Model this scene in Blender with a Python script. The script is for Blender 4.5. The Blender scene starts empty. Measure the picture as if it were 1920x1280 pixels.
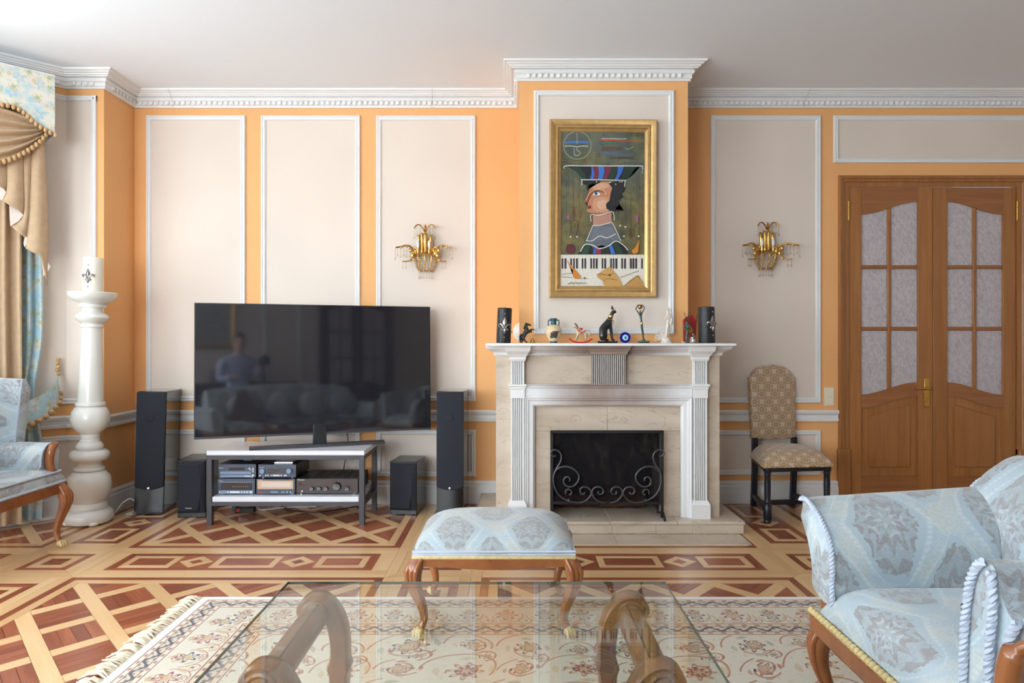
import bpy, bmesh, math, random
from mathutils import Vector, Matrix
random.seed(7)
PI = math.pi
SC = bpy.context.scene
COL = SC.collection

# ------------------------------------------------------------------ camera
CAM_H = 1.10
FPX = 1280.0                                   # focal length in pixels of the 1920 px wide frame
cam_data = bpy.data.cameras.new('camera'); cam_data.sensor_width = 36.0; cam_data.lens = 24.0
cam_data.clip_start = 0.02; cam_data.clip_end = 60
cam = bpy.data.objects.new('camera', cam_data); COL.objects.link(cam)
cam.location = (0, 0, CAM_H); cam.rotation_euler = (PI/2, 0, 0)
SC.camera = cam

# ------------------------------------------------------------------ world, light, exposure
SC.view_settings.view_transform = 'Standard'; SC.view_settings.look = 'None'
SC.view_settings.gamma = 1.0; SC.view_settings.use_curve_mapping = False
SC.view_settings.exposure = 0.64
world = bpy.data.worlds.new('daylight'); SC.world = world; world.use_nodes = True
_bg = world.node_tree.nodes['Background']
_bg.inputs[0].default_value = (0.80, 0.90, 1.0, 1); _bg.inputs[1].default_value = 3.0
SC.cycles.use_denoising = True
SC.cycles.use_light_tree = False; SC.cycles.max_bounces = 8; SC.cycles.diffuse_bounces = 4; SC.cycles.glossy_bounces = 4
SC.cycles.use_adaptive_sampling = True; SC.cycles.adaptive_threshold = 0.08; SC.cycles.adaptive_min_samples = 20; SC.cycles.transparent_max_bounces = 12
SC.cycles.sample_clamp_indirect = 6.0
SC.cycles.caustics_reflective = False; SC.cycles.caustics_refractive = False

def area_light(name, loc, target, sx, sy, power, color=(1, 1, 1)):
    d = bpy.data.lights.new(name, 'AREA'); d.shape = 'RECTANGLE'; d.size = sx; d.size_y = sy
    d.energy = power; d.color = color
    o = bpy.data.objects.new(name, d); COL.objects.link(o); o.location = loc
    v = Vector(target) - Vector(loc)
    o.rotation_euler = v.to_track_quat('-Z', 'Y').to_euler()
    return o
XL = -4.406                                    # bay window wall
YB = -1.90                                     # wall behind the camera
XR = 4.25                                      # right hand wall
YW = 4.647                                     # fireplace wall
CEIL = 2.79
DAY = (0.88, 0.945, 1.0)
# daylight standing in each window opening of the bay, plus an added fill at the rear wall
for _y, _w, _e in ((1.75, 1.38, 31), (-0.05, 1.38, 49), (-1.325, 0.68, 29)):
    area_light('window_daylight', (XL-0.025, _y, 1.56), (0, _y, 2.80), _w, 1.75, _e, DAY)
_q = Vector((-3.605, 3.501, 1.52)) + Vector((-0.707, 0.707, 0))*0.022
area_light('window_daylight', _q, _q + Vector((0.707, -0.707, 0)), 1.4, 1.65, 18, DAY)
area_light('window_daylight', (-2.35, YB-0.025, 1.56), (-2.35, 3.0, 2.65), 2.45, 1.75, 97, DAY)  # unseen rear source, added to even out the light on the fireplace wall

# ------------------------------------------------------------------ helpers
def S(r, g, b):
    f = lambda c: (c/255/12.92) if c/255 <= 0.04045 else ((c/255+0.055)/1.055)**2.4
    return (f(r), f(g), f(b), 1.0)
def P(x, y, d):                                # a place in the room: seen at pixel x, y, standing d metres away
    return Vector(((x-960)*d/FPX, d, CAM_H-(y-640)*d/FPX))

class E:                                       # small expression builder over math nodes
    def __init__(s, nt, sock): s.nt = nt; s.s = sock
    def op(s, o, *a):
        n = s.nt.nodes.new('ShaderNodeMath'); n.operation = o
        for i, v in enumerate((s,)+a):
            if isinstance(v, E): s.nt.links.new(v.s, n.inputs[i])
            else: n.inputs[i].default_value = v
        return E(s.nt, n.outputs[0])
    def __add__(s, o): return s.op('ADD', o)
    __radd__ = __add__
    def __sub__(s, o): return s.op('SUBTRACT', o)
    def __rsub__(s, o): return (s*-1.0)+o
    def __mul__(s, o): return s.op('MULTIPLY', o)
    __rmul__ = __mul__
    def __truediv__(s, o): return s.op('DIVIDE', o)
    def __neg__(s): return s*-1.0
    def fract(s): return s.op('FRACT')
    def floor(s): return s.op('FLOOR')
    def abs(s): return s.op('ABSOLUTE')
    def sin(s): return s.op('SINE')
    def cos(s): return s.op('COSINE')
    def sqrt(s): return s.op('SQRT')
    def pow(s, e): return s.op('POWER', e)
    def atan2(s, o): return s.op('ARCTAN2', o)
    def min(s, o): return s.op('MINIMUM', o)
    def max(s, o): return s.op('MAXIMUM', o)
    def lt(s, o): return s.op('LESS_THAN', o)
    def gt(s, o): return s.op('GREATER_THAN', o)
    def between(s, a, b): return s.gt(a)*s.lt(b)
    def clamp(s): return s.max(0.0).min(1.0)
    def ramp(s, a, b):
        n = s.nt.nodes.new('ShaderNodeMapRange'); n.interpolation_type = 'SMOOTHSTEP'
        s.nt.links.new(s.s, n.inputs[0]); n.inputs[1].default_value = a; n.inputs[2].default_value = b
        return E(s.nt, n.outputs[0])

class NT:                                      # a material under construction
    def __init__(s, name):
        s.m = bpy.data.materials.new(name); s.m.use_nodes = True; s.nt = s.m.node_tree
        s.b = s.nt.nodes['Principled BSDF']; s.out = s.nt.nodes['Material Output']
        s._tc = None
    def tc(s):
        if not s._tc: s._tc = s.nt.nodes.new('ShaderNodeTexCoord')
        return s._tc
    def xyz(s, which='Object'):
        sep = s.nt.nodes.new('ShaderNodeSeparateXYZ')
        if which == 'Position':
            g = s.nt.nodes.new('ShaderNodeNewGeometry'); s.nt.links.new(g.outputs['Position'], sep.inputs[0])
        else: s.nt.links.new(s.tc().outputs[which], sep.inputs[0])
        return [E(s.nt, sep.outputs[i]) for i in range(3)]
    def vec(s, x, y, z=0.0):
        c = s.nt.nodes.new('ShaderNodeCombineXYZ')
        for i, v in enumerate((x, y, z)):
            if isinstance(v, E): s.nt.links.new(v.s, c.inputs[i])
            else: c.inputs[i].default_value = v
        return c.outputs[0]
    def noise(s, vec=None, scale=5.0, detail=3.0, rough=0.55, dist=0.0, which='Object'):
        n = s.nt.nodes.new('ShaderNodeTexNoise'); n.inputs['Scale'].default_value = scale
        n.inputs['Detail'].default_value = detail; n.inputs['Roughness'].default_value = rough
        n.inputs['Distortion'].default_value = dist
        s.nt.links.new(vec if vec is not None else s.tc().outputs[which], n.inputs['Vector'])
        return E(s.nt, n.outputs['Fac'])
    def voronoi(s, vec=None, scale=5.0, feature='F1', which='Object', out='Distance'):
        n = s.nt.nodes.new('ShaderNodeTexVoronoi'); n.feature = feature; n.inputs['Scale'].default_value = scale
        s.nt.links.new(vec if vec is not None else s.tc().outputs[which], n.inputs['Vector'])
        return E(s.nt, n.outputs[out])
    def rand(s):
        g = s.nt.nodes.new('ShaderNodeNewGeometry'); o = s.nt.nodes.new('ShaderNodeObjectInfo')
        return (E(s.nt, g.outputs['Random Per Island'])+E(s.nt, o.outputs['Random'])).fract()
    def mix(s, a, b, f):
        n = s.nt.nodes.new('ShaderNodeMix'); n.data_type = 'RGBA'
        if isinstance(f, E): s.nt.links.new(f.s, n.inputs[0])
        else: n.inputs[0].default_value = f
        for v, i in ((a, 6), (b, 7)):
            if isinstance(v, (tuple, list)): n.inputs[i].default_value = v
            else: s.nt.links.new(v, n.inputs[i])
        return n.outputs[2]
    def set(s, key, v):
        i = s.b.inputs[key]
        if isinstance(v, E): s.nt.links.new(v.s, i)
        elif hasattr(v, 'is_output'): s.nt.links.new(v, i)
        else: i.default_value = v
    def bump(s, h, strength=0.3, dist=0.01):
        n = s.nt.nodes.new('ShaderNodeBump'); n.inputs['Strength'].default_value = strength
        n.inputs['Distance'].default_value = dist
        s.nt.links.new(h.s, n.inputs['Height']); s.nt.links.new(n.outputs[0], s.b.inputs['Normal'])

MATS = {}
def plain(name, col, rough=0.5, metal=0.0, vary=0.0, vscale=8.0, bump=None, coat=0.0, spec=None, sheen=0.0, which='Object'):
    t = NT(name)
    if vary:
        n = t.noise(scale=vscale, which=which)
        c2 = tuple(c*(1-vary) for c in col[:3])+(1.0,)
        t.set('Base Color', t.mix(col, c2, n.ramp(0.3, 0.7)))
    else: t.set('Base Color', col)
    t.set('Roughness', rough); t.set('Metallic', metal)
    if coat: t.set('Coat Weight', coat); t.set('Coat Roughness', 0.08)
    if spec is not None: t.set('Specular IOR Level', spec)
    if sheen: t.set('Sheen Weight', sheen)
    if bump: t.bump(t.noise(scale=bump[0], detail=2, which=which), bump[1], 0.003)
    MATS[name] = t.m
    return t.m

class MB:                                      # mesh builder: everything added ends up in ONE mesh object
    def __init__(s): s.v = []; s.f = []; s.uv = {}; s.col = {}
    def add(s, vs, fs, uvs=None, col=None):
        o = len(s.v); s.v += [tuple(p) for p in vs]
        for k, f in enumerate(fs):
            if uvs is not None: s.uv[len(s.f)] = uvs[k]
            if col is not None: s.col[len(s.f)] = col
            s.f.append(tuple(i+o for i in f))
        return s
    def box(s, x0, x1, y0, y1, z0, z1):
        x0, x1 = min(x0, x1), max(x0, x1); y0, y1 = min(y0, y1), max(y0, y1); z0, z1 = min(z0, z1), max(z0, z1)
        vs = [(x0, y0, z0), (x1, y0, z0), (x1, y1, z0), (x0, y1, z0), (x0, y0, z1), (x1, y0, z1), (x1, y1, z1), (x0, y1, z1)]
        return s.add(vs, [(0, 3, 2, 1), (4, 5, 6, 7), (0, 1, 5, 4), (1, 2, 6, 5), (2, 3, 7, 6), (3, 0, 4, 7)])
    def prism(s, poly, h0, h1, fn=None):       # poly in 2D (counter clockwise), fn(a, b, h) -> 3D
        fn = fn or (lambda a, b, h: (a, b, h)); n = len(poly)
        vs = [fn(a, b, h0) for a, b in poly]+[fn(a, b, h1) for a, b in poly]
        fs = [tuple(range(n-1, -1, -1)), tuple(range(n, 2*n))]+[(i, (i+1) % n, n+(i+1) % n, n+i) for i in range(n)]
        return s.add(vs, fs)
    def flat(s, poly, fn, h, col=None):
        return s.add([fn(a, b, h) for a, b in poly], [tuple(range(len(poly)))], col=col)
    def lathe(s, prof, n=24, c=(0, 0, 0), a0=0.0, a1=2*PI, sx=1.0, sy=1.0, axis='z'):
        full = abs(a1-a0-2*PI) < 1e-6; m = n if full else n+1
        def put(r, z, a):
            x, y = r*math.cos(a)*sx, r*math.sin(a)*sy
            if axis == 'y': return (c[0]+x, c[1]+z, c[2]+y)
            if axis == 'x': return (c[0]+z, c[1]+x, c[2]+y)
            return (c[0]+x, c[1]+y, c[2]+z)
        vs = [put(r, z, a0+(a1-a0)*j/n) for r, z in prof for j in range(m)]
        fs = []
        for i in range(len(prof)-1):
            for j in range(n):
                k = (j+1) % m
                fs.append((i*m+j, i*m+k, (i+1)*m+k, (i+1)*m+j))
        if prof[0][0] > 1e-5 and full: fs.append(tuple(range(m-1, -1, -1)))
        if prof[-1][0] > 1e-5 and full: fs.append(tuple((len(prof)-1)*m+j for j in range(m)))
        return s.add(vs, fs)
    def ball(s, c, r, n=10, m=7, rz=None, ry=None):
        rx = r; ry = ry or r; rz = rz or r
        vs = []; fs = []
        for i in range(m+1):
            t = -PI/2+PI*i/m
            for j in range(n):
                a = 2*PI*j/n
                vs.append((c[0]+rx*math.cos(t)*math.cos(a), c[1]+ry*math.cos(t)*math.sin(a), c[2]+rz*math.sin(t)))
        for i in range(m):
            for j in range(n): fs.append((i*n+j, i*n+(j+1) % n, (i+1)*n+(j+1) % n, (i+1)*n+j))
        return s.add(vs, fs)
    def tube(s, path, r, n=8, closed=False, flatten=1.0, up=None):
        pts = [Vector(p) for p in path]; L = len(pts); rr = r if isinstance(r, (list, tuple)) else [r]*L
        prev = None; vs = []; fs = []
        for i, p in enumerate(pts):
            a = pts[(i-1) % L] if (closed or i > 0) else pts[i]; b = pts[(i+1) % L] if (closed or i < L-1) else pts[i]
            t = (b-a).normalized() if (b-a).length > 1e-9 else Vector((0, 0, 1))
            if prev is None:
                u = Vector(up) if up else (Vector((0, 0, 1)) if abs(t.z) < 0.9 else Vector((1, 0, 0)))
            else: u = prev
            u = (u-t*u.dot(t)); u = u.normalized() if u.length > 1e-6 else t.orthogonal().normalized()
            prev = u; w = t.cross(u)
            for j in range(n):
                an = 2*PI*j/n+(PI/n)
                vs.append(p+u*(math.cos(an)*rr[i])+w*(math.sin(an)*rr[i]*flatten))
        for i in range(L if closed else L-1):
            for j in range(n):
                k = (j+1) % n; i2 = (i+1) % L
                fs.append((i*n+j, i*n+k, i2*n+k, i2*n+j))
        if not closed: fs += [tuple(range(n-1, -1, -1)), tuple((L-1)*n+j for j in range(n))]
        return s.add(vs, fs)
    def rope(s, path, r, pitch=0.03, n=5):     # two twisted strands
        pts = resample(path, pitch/7)
        for ph in (0, PI):
            q = []; d = 0.0
            for i, p in enumerate(pts):
                a = pts[max(i-1, 0)]; b = pts[min(i+1, len(pts)-1)]; t = (b-a).normalized()
                u = t.orthogonal().normalized() if i == 0 else (u-t*u.dot(t)).normalized()
                w = t.cross(u); an = ph+2*PI*d/pitch
                q.append(p+(u*math.cos(an)+w*math.sin(an))*r*0.5)
                if i < len(pts)-1: d += (pts[i+1]-p).length
            s.tube(q, r*0.62, n)
        return s
    def grid(s, fn, nu, nv, uvf=None, close_u=False):
        vs = [fn(i/nu, j/nv) for j in range(nv+1) for i in range(nu+(0 if close_u else 1))]
        m = nu if close_u else nu+1; fs = []; uvs = []
        for j in range(nv):
            for i in range(nu):
                k = (i+1) % m
                fs.append((j*m+i, j*m+k, (j+1)*m+k, (j+1)*m+i))
                if uvf: uvs.append([uvf(i/nu, j/nv), uvf((i+1)/nu, j/nv), uvf((i+1)/nu, (j+1)/nv), uvf(i/nu, (j+1)/nv)])
        return s.add(vs, fs, uvs if uvf else None)
    def loft(s, secs, caps=True, closed=True, uvscale=None):
        n = len(secs[0]); vs = [p for sec in secs for p in sec]; fs = []; uvs = []
        ls = [0.0]
        for i in range(1, len(secs)): ls.append(ls[-1]+(Vector(secs[i][0])-Vector(secs[i-1][0])).length)
        for i in range(len(secs)-1):
            cs = [0.0]
            for j in range(n): cs.append(cs[-1]+(Vector(secs[i][(j+1) % n])-Vector(secs[i][j])).length)
            for j in range(n if closed else n-1):
                k = (j+1) % n
                fs.append((i*n+j, i*n+k, (i+1)*n+k, (i+1)*n+j))
                uvs.append([(ls[i], cs[j]), (ls[i], cs[j+1]), (ls[i+1], cs[j+1]), (ls[i+1], cs[j])])
        if caps and closed:
            c0 = [(Vector(p).x+Vector(p).y, Vector(p).z) for p in secs[0]]; c1 = [(Vector(p).x+Vector(p).y, Vector(p).z) for p in secs[-1]]
            fs += [tuple(range(n-1, -1, -1)), tuple((len(secs)-1)*n+j for j in range(n))]
            uvs += [c0[::-1], c1]
        return s.add(vs, fs, uvs)
    def sweep(s, prof, path, closed=False):    # prof (out, z) swept along a plan polyline, room side on the left
        pts = [Vector((p[0], p[1])) for p in path]; L = len(pts); secs = []
        for i, p in enumerate(pts):
            d0 = (p-pts[i-1]).normalized() if (closed or i > 0) else None
            d1 = (pts[(i+1) % L]-p).normalized() if (closed or i < L-1) else None
            d0 = d0 if d0 is not None else d1; d1 = d1 if d1 is not None else d0
            n0 = Vector((-d0.y, d0.x)); n1 = Vector((-d1.y, d1.x)); m = (n0+n1)
            m = m/(m.length_squared/2) if m.length > 1e-6 else n0
            secs.append([(p.x+m.x*o, p.y+m.y*o, z) for o, z in prof])
        if closed: secs.append(secs[0])
        return s.loft(secs, caps=not closed)
    def build(s, name, mat, parent=None, smooth=None, bevel=0.0, fix=True, seg=2, sub=0):
        me = bpy.data.meshes.new(name); me.from_pydata(s.v, [], s.f)
        if s.uv:
            l = me.uv_layers.new(name='UVMap')
            for k, u in s.uv.items():
                for q, li in enumerate(me.polygons[k].loop_indices): l.data[li].uv = u[q]
        if s.col:
            ca = me.color_attributes.new('Col', 'FLOAT_COLOR', 'CORNER')
            for k, c in s.col.items():
                for li in me.polygons[k].loop_indices: ca.data[li].color = c
        if fix:
            bm = bmesh.new(); bm.from_mesh(me); bmesh.ops.recalc_face_normals(bm, faces=bm.faces); bm.to_mesh(me); bm.free()
        if smooth is not None:
            me.shade_smooth()
            if smooth < 180: me.set_sharp_from_angle(angle=math.radians(smooth))
        me.materials.append(MATS[mat] if isinstance(mat, str) else mat)
        o = bpy.data.objects.new(name, me); COL.objects.link(o)
        if bevel:
            m = o.modifiers.new('bevel', 'BEVEL'); m.width = bevel; m.segments = seg; m.limit_method = 'ANGLE'; m.angle_limit = math.radians(40)
            if smooth is None: me.shade_smooth(); me.set_sharp_from_angle(angle=math.radians(35))
            m.harden_normals = False
        if sub:
            m = o.modifiers.new('subsurf', 'SUBSURF'); m.levels = sub; m.render_levels = sub
        adopt(o, parent)
        return o

LOCALS = set()
def adopt(o, parent):
    if parent is None: return
    o.parent = parent
    if parent.type == 'EMPTY' and parent.name not in LOCALS:
        o.matrix_parent_inverse = Matrix.Translation(parent.location).inverted()
def resample(path, step):                       # even spacing along the whole path
    pts = [Vector(p) for p in path]; cum = [0.0]
    for a, b in zip(pts, pts[1:]): cum.append(cum[-1]+(b-a).length)
    n = max(1, int(round(cum[-1]/step))); out = []; k = 0
    for i in range(n+1):
        d = cum[-1]*i/n
        while k < len(pts)-2 and cum[k+1] < d: k += 1
        L = cum[k+1]-cum[k]
        out.append(pts[k].lerp(pts[k+1], (d-cum[k])/L if L > 1e-9 else 0))
    return out
def spline(pts, n=8, closed=False):            # Catmull-Rom through the points
    p = [Vector(q) for q in pts]; L = len(p); out = []
    for i in range(L if closed else L-1):
        a = p[(i-1) % L] if (closed or i > 0) else p[i]*2-p[i+1]; b = p[i]; c = p[(i+1) % L]
        d = p[(i+2) % L] if (closed or i < L-2) else c*2-b
        for k in range(n):
            t = k/n
            out.append(0.5*((2*b)+(c-a)*t+(2*a-5*b+4*c-d)*t*t+(3*b-a-3*c+d)*t**3))
    if not closed: out.append(p[-1].copy())
    return out
def arc(cx, cy, r, a0, a1, n=12, r1=None):
    r1 = r if r1 is None else r1
    return [(cx+(r+(r1-r)*i/n)*math.cos(math.radians(a0+(a1-a0)*i/n)), cy+(r+(r1-r)*i/n)*math.sin(math.radians(a0+(a1-a0)*i/n))) for i in range(n+1)]
def tag(o, label=None, cat=None, group=None, kind=None):
    if label: o['label'] = label
    if cat: o['category'] = cat
    if group: o['group'] = group
    if kind: o['kind'] = kind
    return o
def thing(name, label, cat, loc=(0, 0, 0), rotz=0.0, group=None, local=False, kind=None):
    o = bpy.data.objects.new(name, None); COL.objects.link(o); o.empty_display_size = 0.1
    o.location = loc; o.rotation_euler = (0, 0, rotz)
    if local: LOCALS.add(o.name)
    return tag(o, label, cat, group, kind)
def skin(name, verts, edges, mat, parent, sub=2, root=0):
    # verts: (x, y, z, radius or (ra, rb))
    me = bpy.data.meshes.new(name); me.from_pydata([v[:3] for v in verts], edges, [])
    o = bpy.data.objects.new(name, me); COL.objects.link(o)
    m = o.modifiers.new('skin', 'SKIN'); m.use_smooth_shade = True
    for i, v in enumerate(verts):
        r = v[3]; me.skin_vertices[0].data[i].radius = r if isinstance(r, tuple) else (r, r)
        me.skin_vertices[0].data[i].use_root = (i == root)
    s = o.modifiers.new('subsurf', 'SUBSURF'); s.levels = sub; s.render_levels = sub
    dg = bpy.context.evaluated_depsgraph_get()
    me2 = bpy.data.meshes.new_from_object(o.evaluated_get(dg))
    bpy.data.objects.remove(o); me2.name = name
    me2.shade_smooth(); me2.materials.clear(); me2.materials.append(MATS[mat])
    o = bpy.data.objects.new(name, me2); COL.objects.link(o); adopt(o, parent)
    return o
def chain(*idx): return [(a, b) for a, b in zip(idx, idx[1:])]
def text(name, body, size, mat, parent, loc, rot=(PI/2, 0, 0), depth=0.0004):
    c = bpy.data.curves.new(name, 'FONT'); c.body = body; c.size = size; c.extrude = depth; c.align_x = 'LEFT'
    o = bpy.data.objects.new(name, c); COL.objects.link(o)
    dg = bpy.context.evaluated_depsgraph_get(); me = bpy.data.meshes.new_from_object(o.evaluated_get(dg))
    bpy.data.objects.remove(o)
    me.transform(Matrix.Translation(loc) @ Matrix.Rotation(rot[2], 4, 'Z') @ Matrix.Rotation(rot[0], 4, 'X'))
    me.materials.clear(); me.materials.append(MATS[mat])
    o = bpy.data.objects.new(name, me); COL.objects.link(o); adopt(o, parent)
    return o
def copy_tree(o, parent=None):
    c = o.copy(); COL.objects.link(c)
    if parent is not None: c.parent = parent
    for ch in list(o.children): copy_tree(ch, c)
    return c
# ------------------------------------------------------------------ materials
plain('white_trim', S(232, 231, 230), 0.38, vary=0.03, vscale=3)
plain('ceiling_paint', S(242, 248, 255), 0.8, bump=(60, 0.05))
plain('white_gloss', S(226, 224, 217), 0.25, coat=0.3)
plain('candle_white', S(236, 230, 215), 0.45)
plain('black_metal', S(62, 60, 66), 0.45, vary=0.1)
plain('iron', S(92, 92, 98), 0.38, 0.7, vary=0.25, vscale=40)
plain('black_gloss', S(12, 12, 14), 0.06, coat=0.5)
plain('black_ash', S(17, 17, 20), 0.22, vary=0.3, vscale=30)
plain('speaker_cloth', S(32, 35, 45), 0.85, bump=(700, 0.4))
plain('black_plastic', S(26, 26, 30), 0.4)
plain('bluegrey_plastic', S(64, 74, 92), 0.35)
plain('midblue_plastic', S(120, 138, 165), 0.3)
plain('silver', S(200, 200, 205), 0.25, 1.0)
plain('pewter', S(165, 160, 155), 0.3, 0.9)
plain('brass', S(205, 160, 80), 0.25, 1.0)
plain('gold', S(236, 190, 108), 0.26, 1.0, vary=0.25, vscale=60)
plain('dark_gold', S(190, 140, 70), 0.3, 1.0, vary=0.2, vscale=60)
plain('white_plastic', S(235, 232, 225), 0.35)
plain('ivory_plastic', S(238, 226, 200), 0.35)
plain('bulb_glass', S(235, 238, 245), 0.2)
plain('amp_metal', S(66, 56, 54), 0.4, 0.3)
plain('display_gold', S(196, 165, 130), 0.3)
plain('display_dark', S(40, 30, 32), 0.15)
plain('red_plastic', S(190, 40, 40), 0.35)
plain('print_white', S(225, 228, 232), 0.4)
plain('white_board', S(220, 222, 228), 0.28)
plain('navy_glass', S(20, 28, 130), 0.1, coat=0.4)
plain('sky_glass', S(150, 205, 225), 0.15)
plain('pale_glass', S(225, 235, 235), 0.15)
plain('black_ink', S(10, 10, 14), 0.3)
plain('black_resin', S(20, 21, 24), 0.22, coat=0.3)
plain('black_matt', S(30, 29, 31), 0.55)
plain('bronze', S(70, 82, 76), 0.4, 0.5, vary=0.5, vscale=60)
plain('verdigris', S(86, 120, 105), 0.5, 0.3, vary=0.5, vscale=70)
plain('plaster', S(226, 214, 200), 0.7, vary=0.12, vscale=60)
plain('vase_cream', S(224, 200, 158), 0.45, vary=0.1, vscale=40)
plain('vase_teal', S(44, 86, 100), 0.35)
plain('vase_brown', S(78, 62, 58), 0.5)
plain('toy_red', S(200, 35, 45), 0.35)
plain('toy_cream', S(215, 195, 160), 0.5, vary=0.2, vscale=60)
plain('dark_candle', S(34, 33, 36), 0.4, vary=0.35, vscale=120, bump=(220, 0.5))
plain('red_glass', S(170, 45, 40), 0.3)
plain('cable_white', S(225, 222, 215), 0.5)
plain('cable_black', S(22, 22, 24), 0.5)
plain('tan_cloth', S(196, 166, 132), 0.75, vary=0.10, vscale=30, bump=(500, 0.25), sheen=0.2)
plain('lining_cloth', S(236, 222, 212), 0.8)
plain('bead_wood', S(206, 166, 116), 0.55, vary=0.15, vscale=50)
plain('gilt_cream', S(220, 196, 140), 0.4, vary=0.2, vscale=60)
plain('rope_cord', S(190, 197, 212), 0.7)
plain('skin_tone', S(205, 160, 135), 0.6)
plain('shirt', S(178, 186, 214), 0.8)
plain('trousers', S(40, 42, 55), 0.8)
plain('hair', S(50, 36, 28), 0.7)
plain('fire_brick', S(78, 56, 48), 0.9, vary=0.5, vscale=14)
plain('photo_print', S(190, 185, 175), 0.5, vary=0.5, vscale=18)
plain('rug_fringe', S(226, 212, 186), 0.85)
plain('taupe_fringe', S(150, 124, 108), 0.9, vary=0.3, vscale=60)
plain('cabinet_dark', S(58, 34, 24), 0.35, vary=0.2)
plain('soil_base', S(70, 42, 26), 0.7)
plain('brass_stud', S(196, 160, 100), 0.3, 0.9)
plain('chair_black', S(26, 28, 38), 0.35)
plain('foam_white', S(238, 236, 232), 0.4)

def wall_paint(name, col):
    t = NT(name)
    x, y, z = t.xyz('Position')
    n = t.noise(t.vec(x*1.0, y*1.0, z*1.0), scale=0.9, detail=2)
    c2 = tuple(c*0.93 for c in col[:3])+(1.0,)
    t.set('Base Color', t.mix(col, c2, n.ramp(0.35, 0.65))); t.set('Roughness', 0.72)
    w = t.noise(t.vec(x*1.0, y*1.0, z*1.0), scale=420, detail=1)
    t.bump(w, 0.12, 0.002)
    MATS[name] = t.m
wall_paint('orange_paint', S(241, 179, 117))
wall_paint('cream_paint', S(229, 214, 201))

def soot_white():                              # white painted surround with smoke staining above the fire
    t = NT('sooty_white'); x, y, z = t.xyz('Position')
    u = (x-0.56)*1.0
    n = t.noise(t.vec(x*6.0, y*6.0, z*3.0), scale=1.0, detail=4)
    reach = (1.0-(u*u)/(0.42*0.42)).clamp()
    m = (reach*z.ramp(0.66, 0.76)*(0.55+0.60*n)).clamp()
    t.set('Base Color', t.mix(S(230, 229, 230), S(136, 108, 92), m)); t.set('Roughness', 0.45)
    MATS['sooty_white'] = t.m
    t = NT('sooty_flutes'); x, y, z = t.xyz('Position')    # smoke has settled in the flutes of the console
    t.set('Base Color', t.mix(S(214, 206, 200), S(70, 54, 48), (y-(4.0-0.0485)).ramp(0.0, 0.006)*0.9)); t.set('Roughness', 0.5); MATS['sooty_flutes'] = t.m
soot_white()
def marble():
    t = NT('beige_marble'); x, y, z = t.xyz('Position')
    n1 = t.noise(t.vec(x*1.6, y*1.6, z*5.0), scale=1.4, detail=5, dist=0.6)
    n2 = t.noise(t.vec(x*2.2+4.0, y*2.2, z*9.0), scale=1.2, detail=6, dist=1.2)
    vein = (1.0-((n2-0.5).abs()*90.0)).clamp()
    c = t.mix(S(208, 193, 176), S(192, 174, 154), n1.ramp(0.3, 0.72))
    sp = t.noise(t.vec(x, y, z), scale=260, detail=1)
    c = t.mix(c, S(168, 142, 118), sp.ramp(0.56, 0.75)*0.35)
    c = t.mix(c, S(140, 112, 90), vein*0.42)
    t.set('Base Color', c); t.set('Roughness', 0.32); MATS['beige_marble'] = t.m
marble()

def wood(name, a, b, dark, rough=0.35, which='Object', sx=1.0, sy=1.0, sz=1.0, coat=0.2, rnd=0.0, planks=0.0):
    t = NT(name); x, y, z = t.xyz(which)
    if which == 'UV': x, y, z = x, y, x*0.0
    r = t.rand()
    off = r*37.0
    g = t.noise(t.vec(x*sx+off, y*sy+off, z*sz), scale=1.0, detail=5, rough=0.6, dist=0.4)
    c = t.mix(a, b, g.ramp(0.28, 0.72))
    fine = t.noise(t.vec(x*sx*4.0+off, y*sy*5.0, z*sz*4.0), scale=1.0, detail=3)
    c = t.mix(c, dark, fine.ramp(0.55, 0.8)*0.45)
    if planks:
        k = (y/planks+r*9.0).floor()
        wn = t.nt.nodes.new('ShaderNodeTexWhiteNoise'); wn.noise_dimensions = '1D'
        t.nt.links.new((k+r*11.0).s, wn.inputs['W'])
        c = t.mix(c, dark, E(t.nt, wn.outputs['Value'])*0.55)
    if rnd: c = t.mix(c, dark, r*rnd)
    t.set('Base Color', c); t.set('Roughness', rough)
    if coat: t.set('Coat Weight', coat); t.set('Coat Roughness', 0.15)
    MATS[name] = t.m
wood('door_oak', S(174, 117, 63), S(156, 99, 50), S(126, 77, 38), 0.42, sx=34, sy=34, sz=1.6, rnd=0.25)
wood('door_oak_cross', S(168, 110, 63), S(148, 92, 50), S(122, 72, 38), 0.42, sx=1.6, sy=34, sz=34, rnd=0.25)
wood('cherry', S(160, 98, 54), S(138, 78, 40), S(104, 54, 28), 0.25, sx=8, sy=8, sz=8, coat=0.4)
wood('table_wood', S(142, 98, 62), S(124, 82, 50), S(92, 58, 34), 0.28, sx=9, sy=9, sz=9, coat=0.35)
wood('parquet_dark', S(178, 104, 72), S(150, 82, 56), S(116, 58, 41), 0.26, which='UV', sx=3.0, sy=34.0, coat=0.25, rnd=0.7)
wood('parquet_light', S(236, 198, 150), S(226, 184, 132), S(202, 154, 102), 0.28, which='UV', sx=2.6, sy=30.0, coat=0.25, rnd=0.5)
wood('log_wood', S(110, 70, 48), S(80, 48, 34), S(40, 26, 20), 0.8, sx=10, sy=10, sz=10, coat=0)
MATS['parquet_dark'].node_tree.nodes['Principled BSDF'].inputs['Specular IOR Level'].default_value = 0.4

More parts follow.
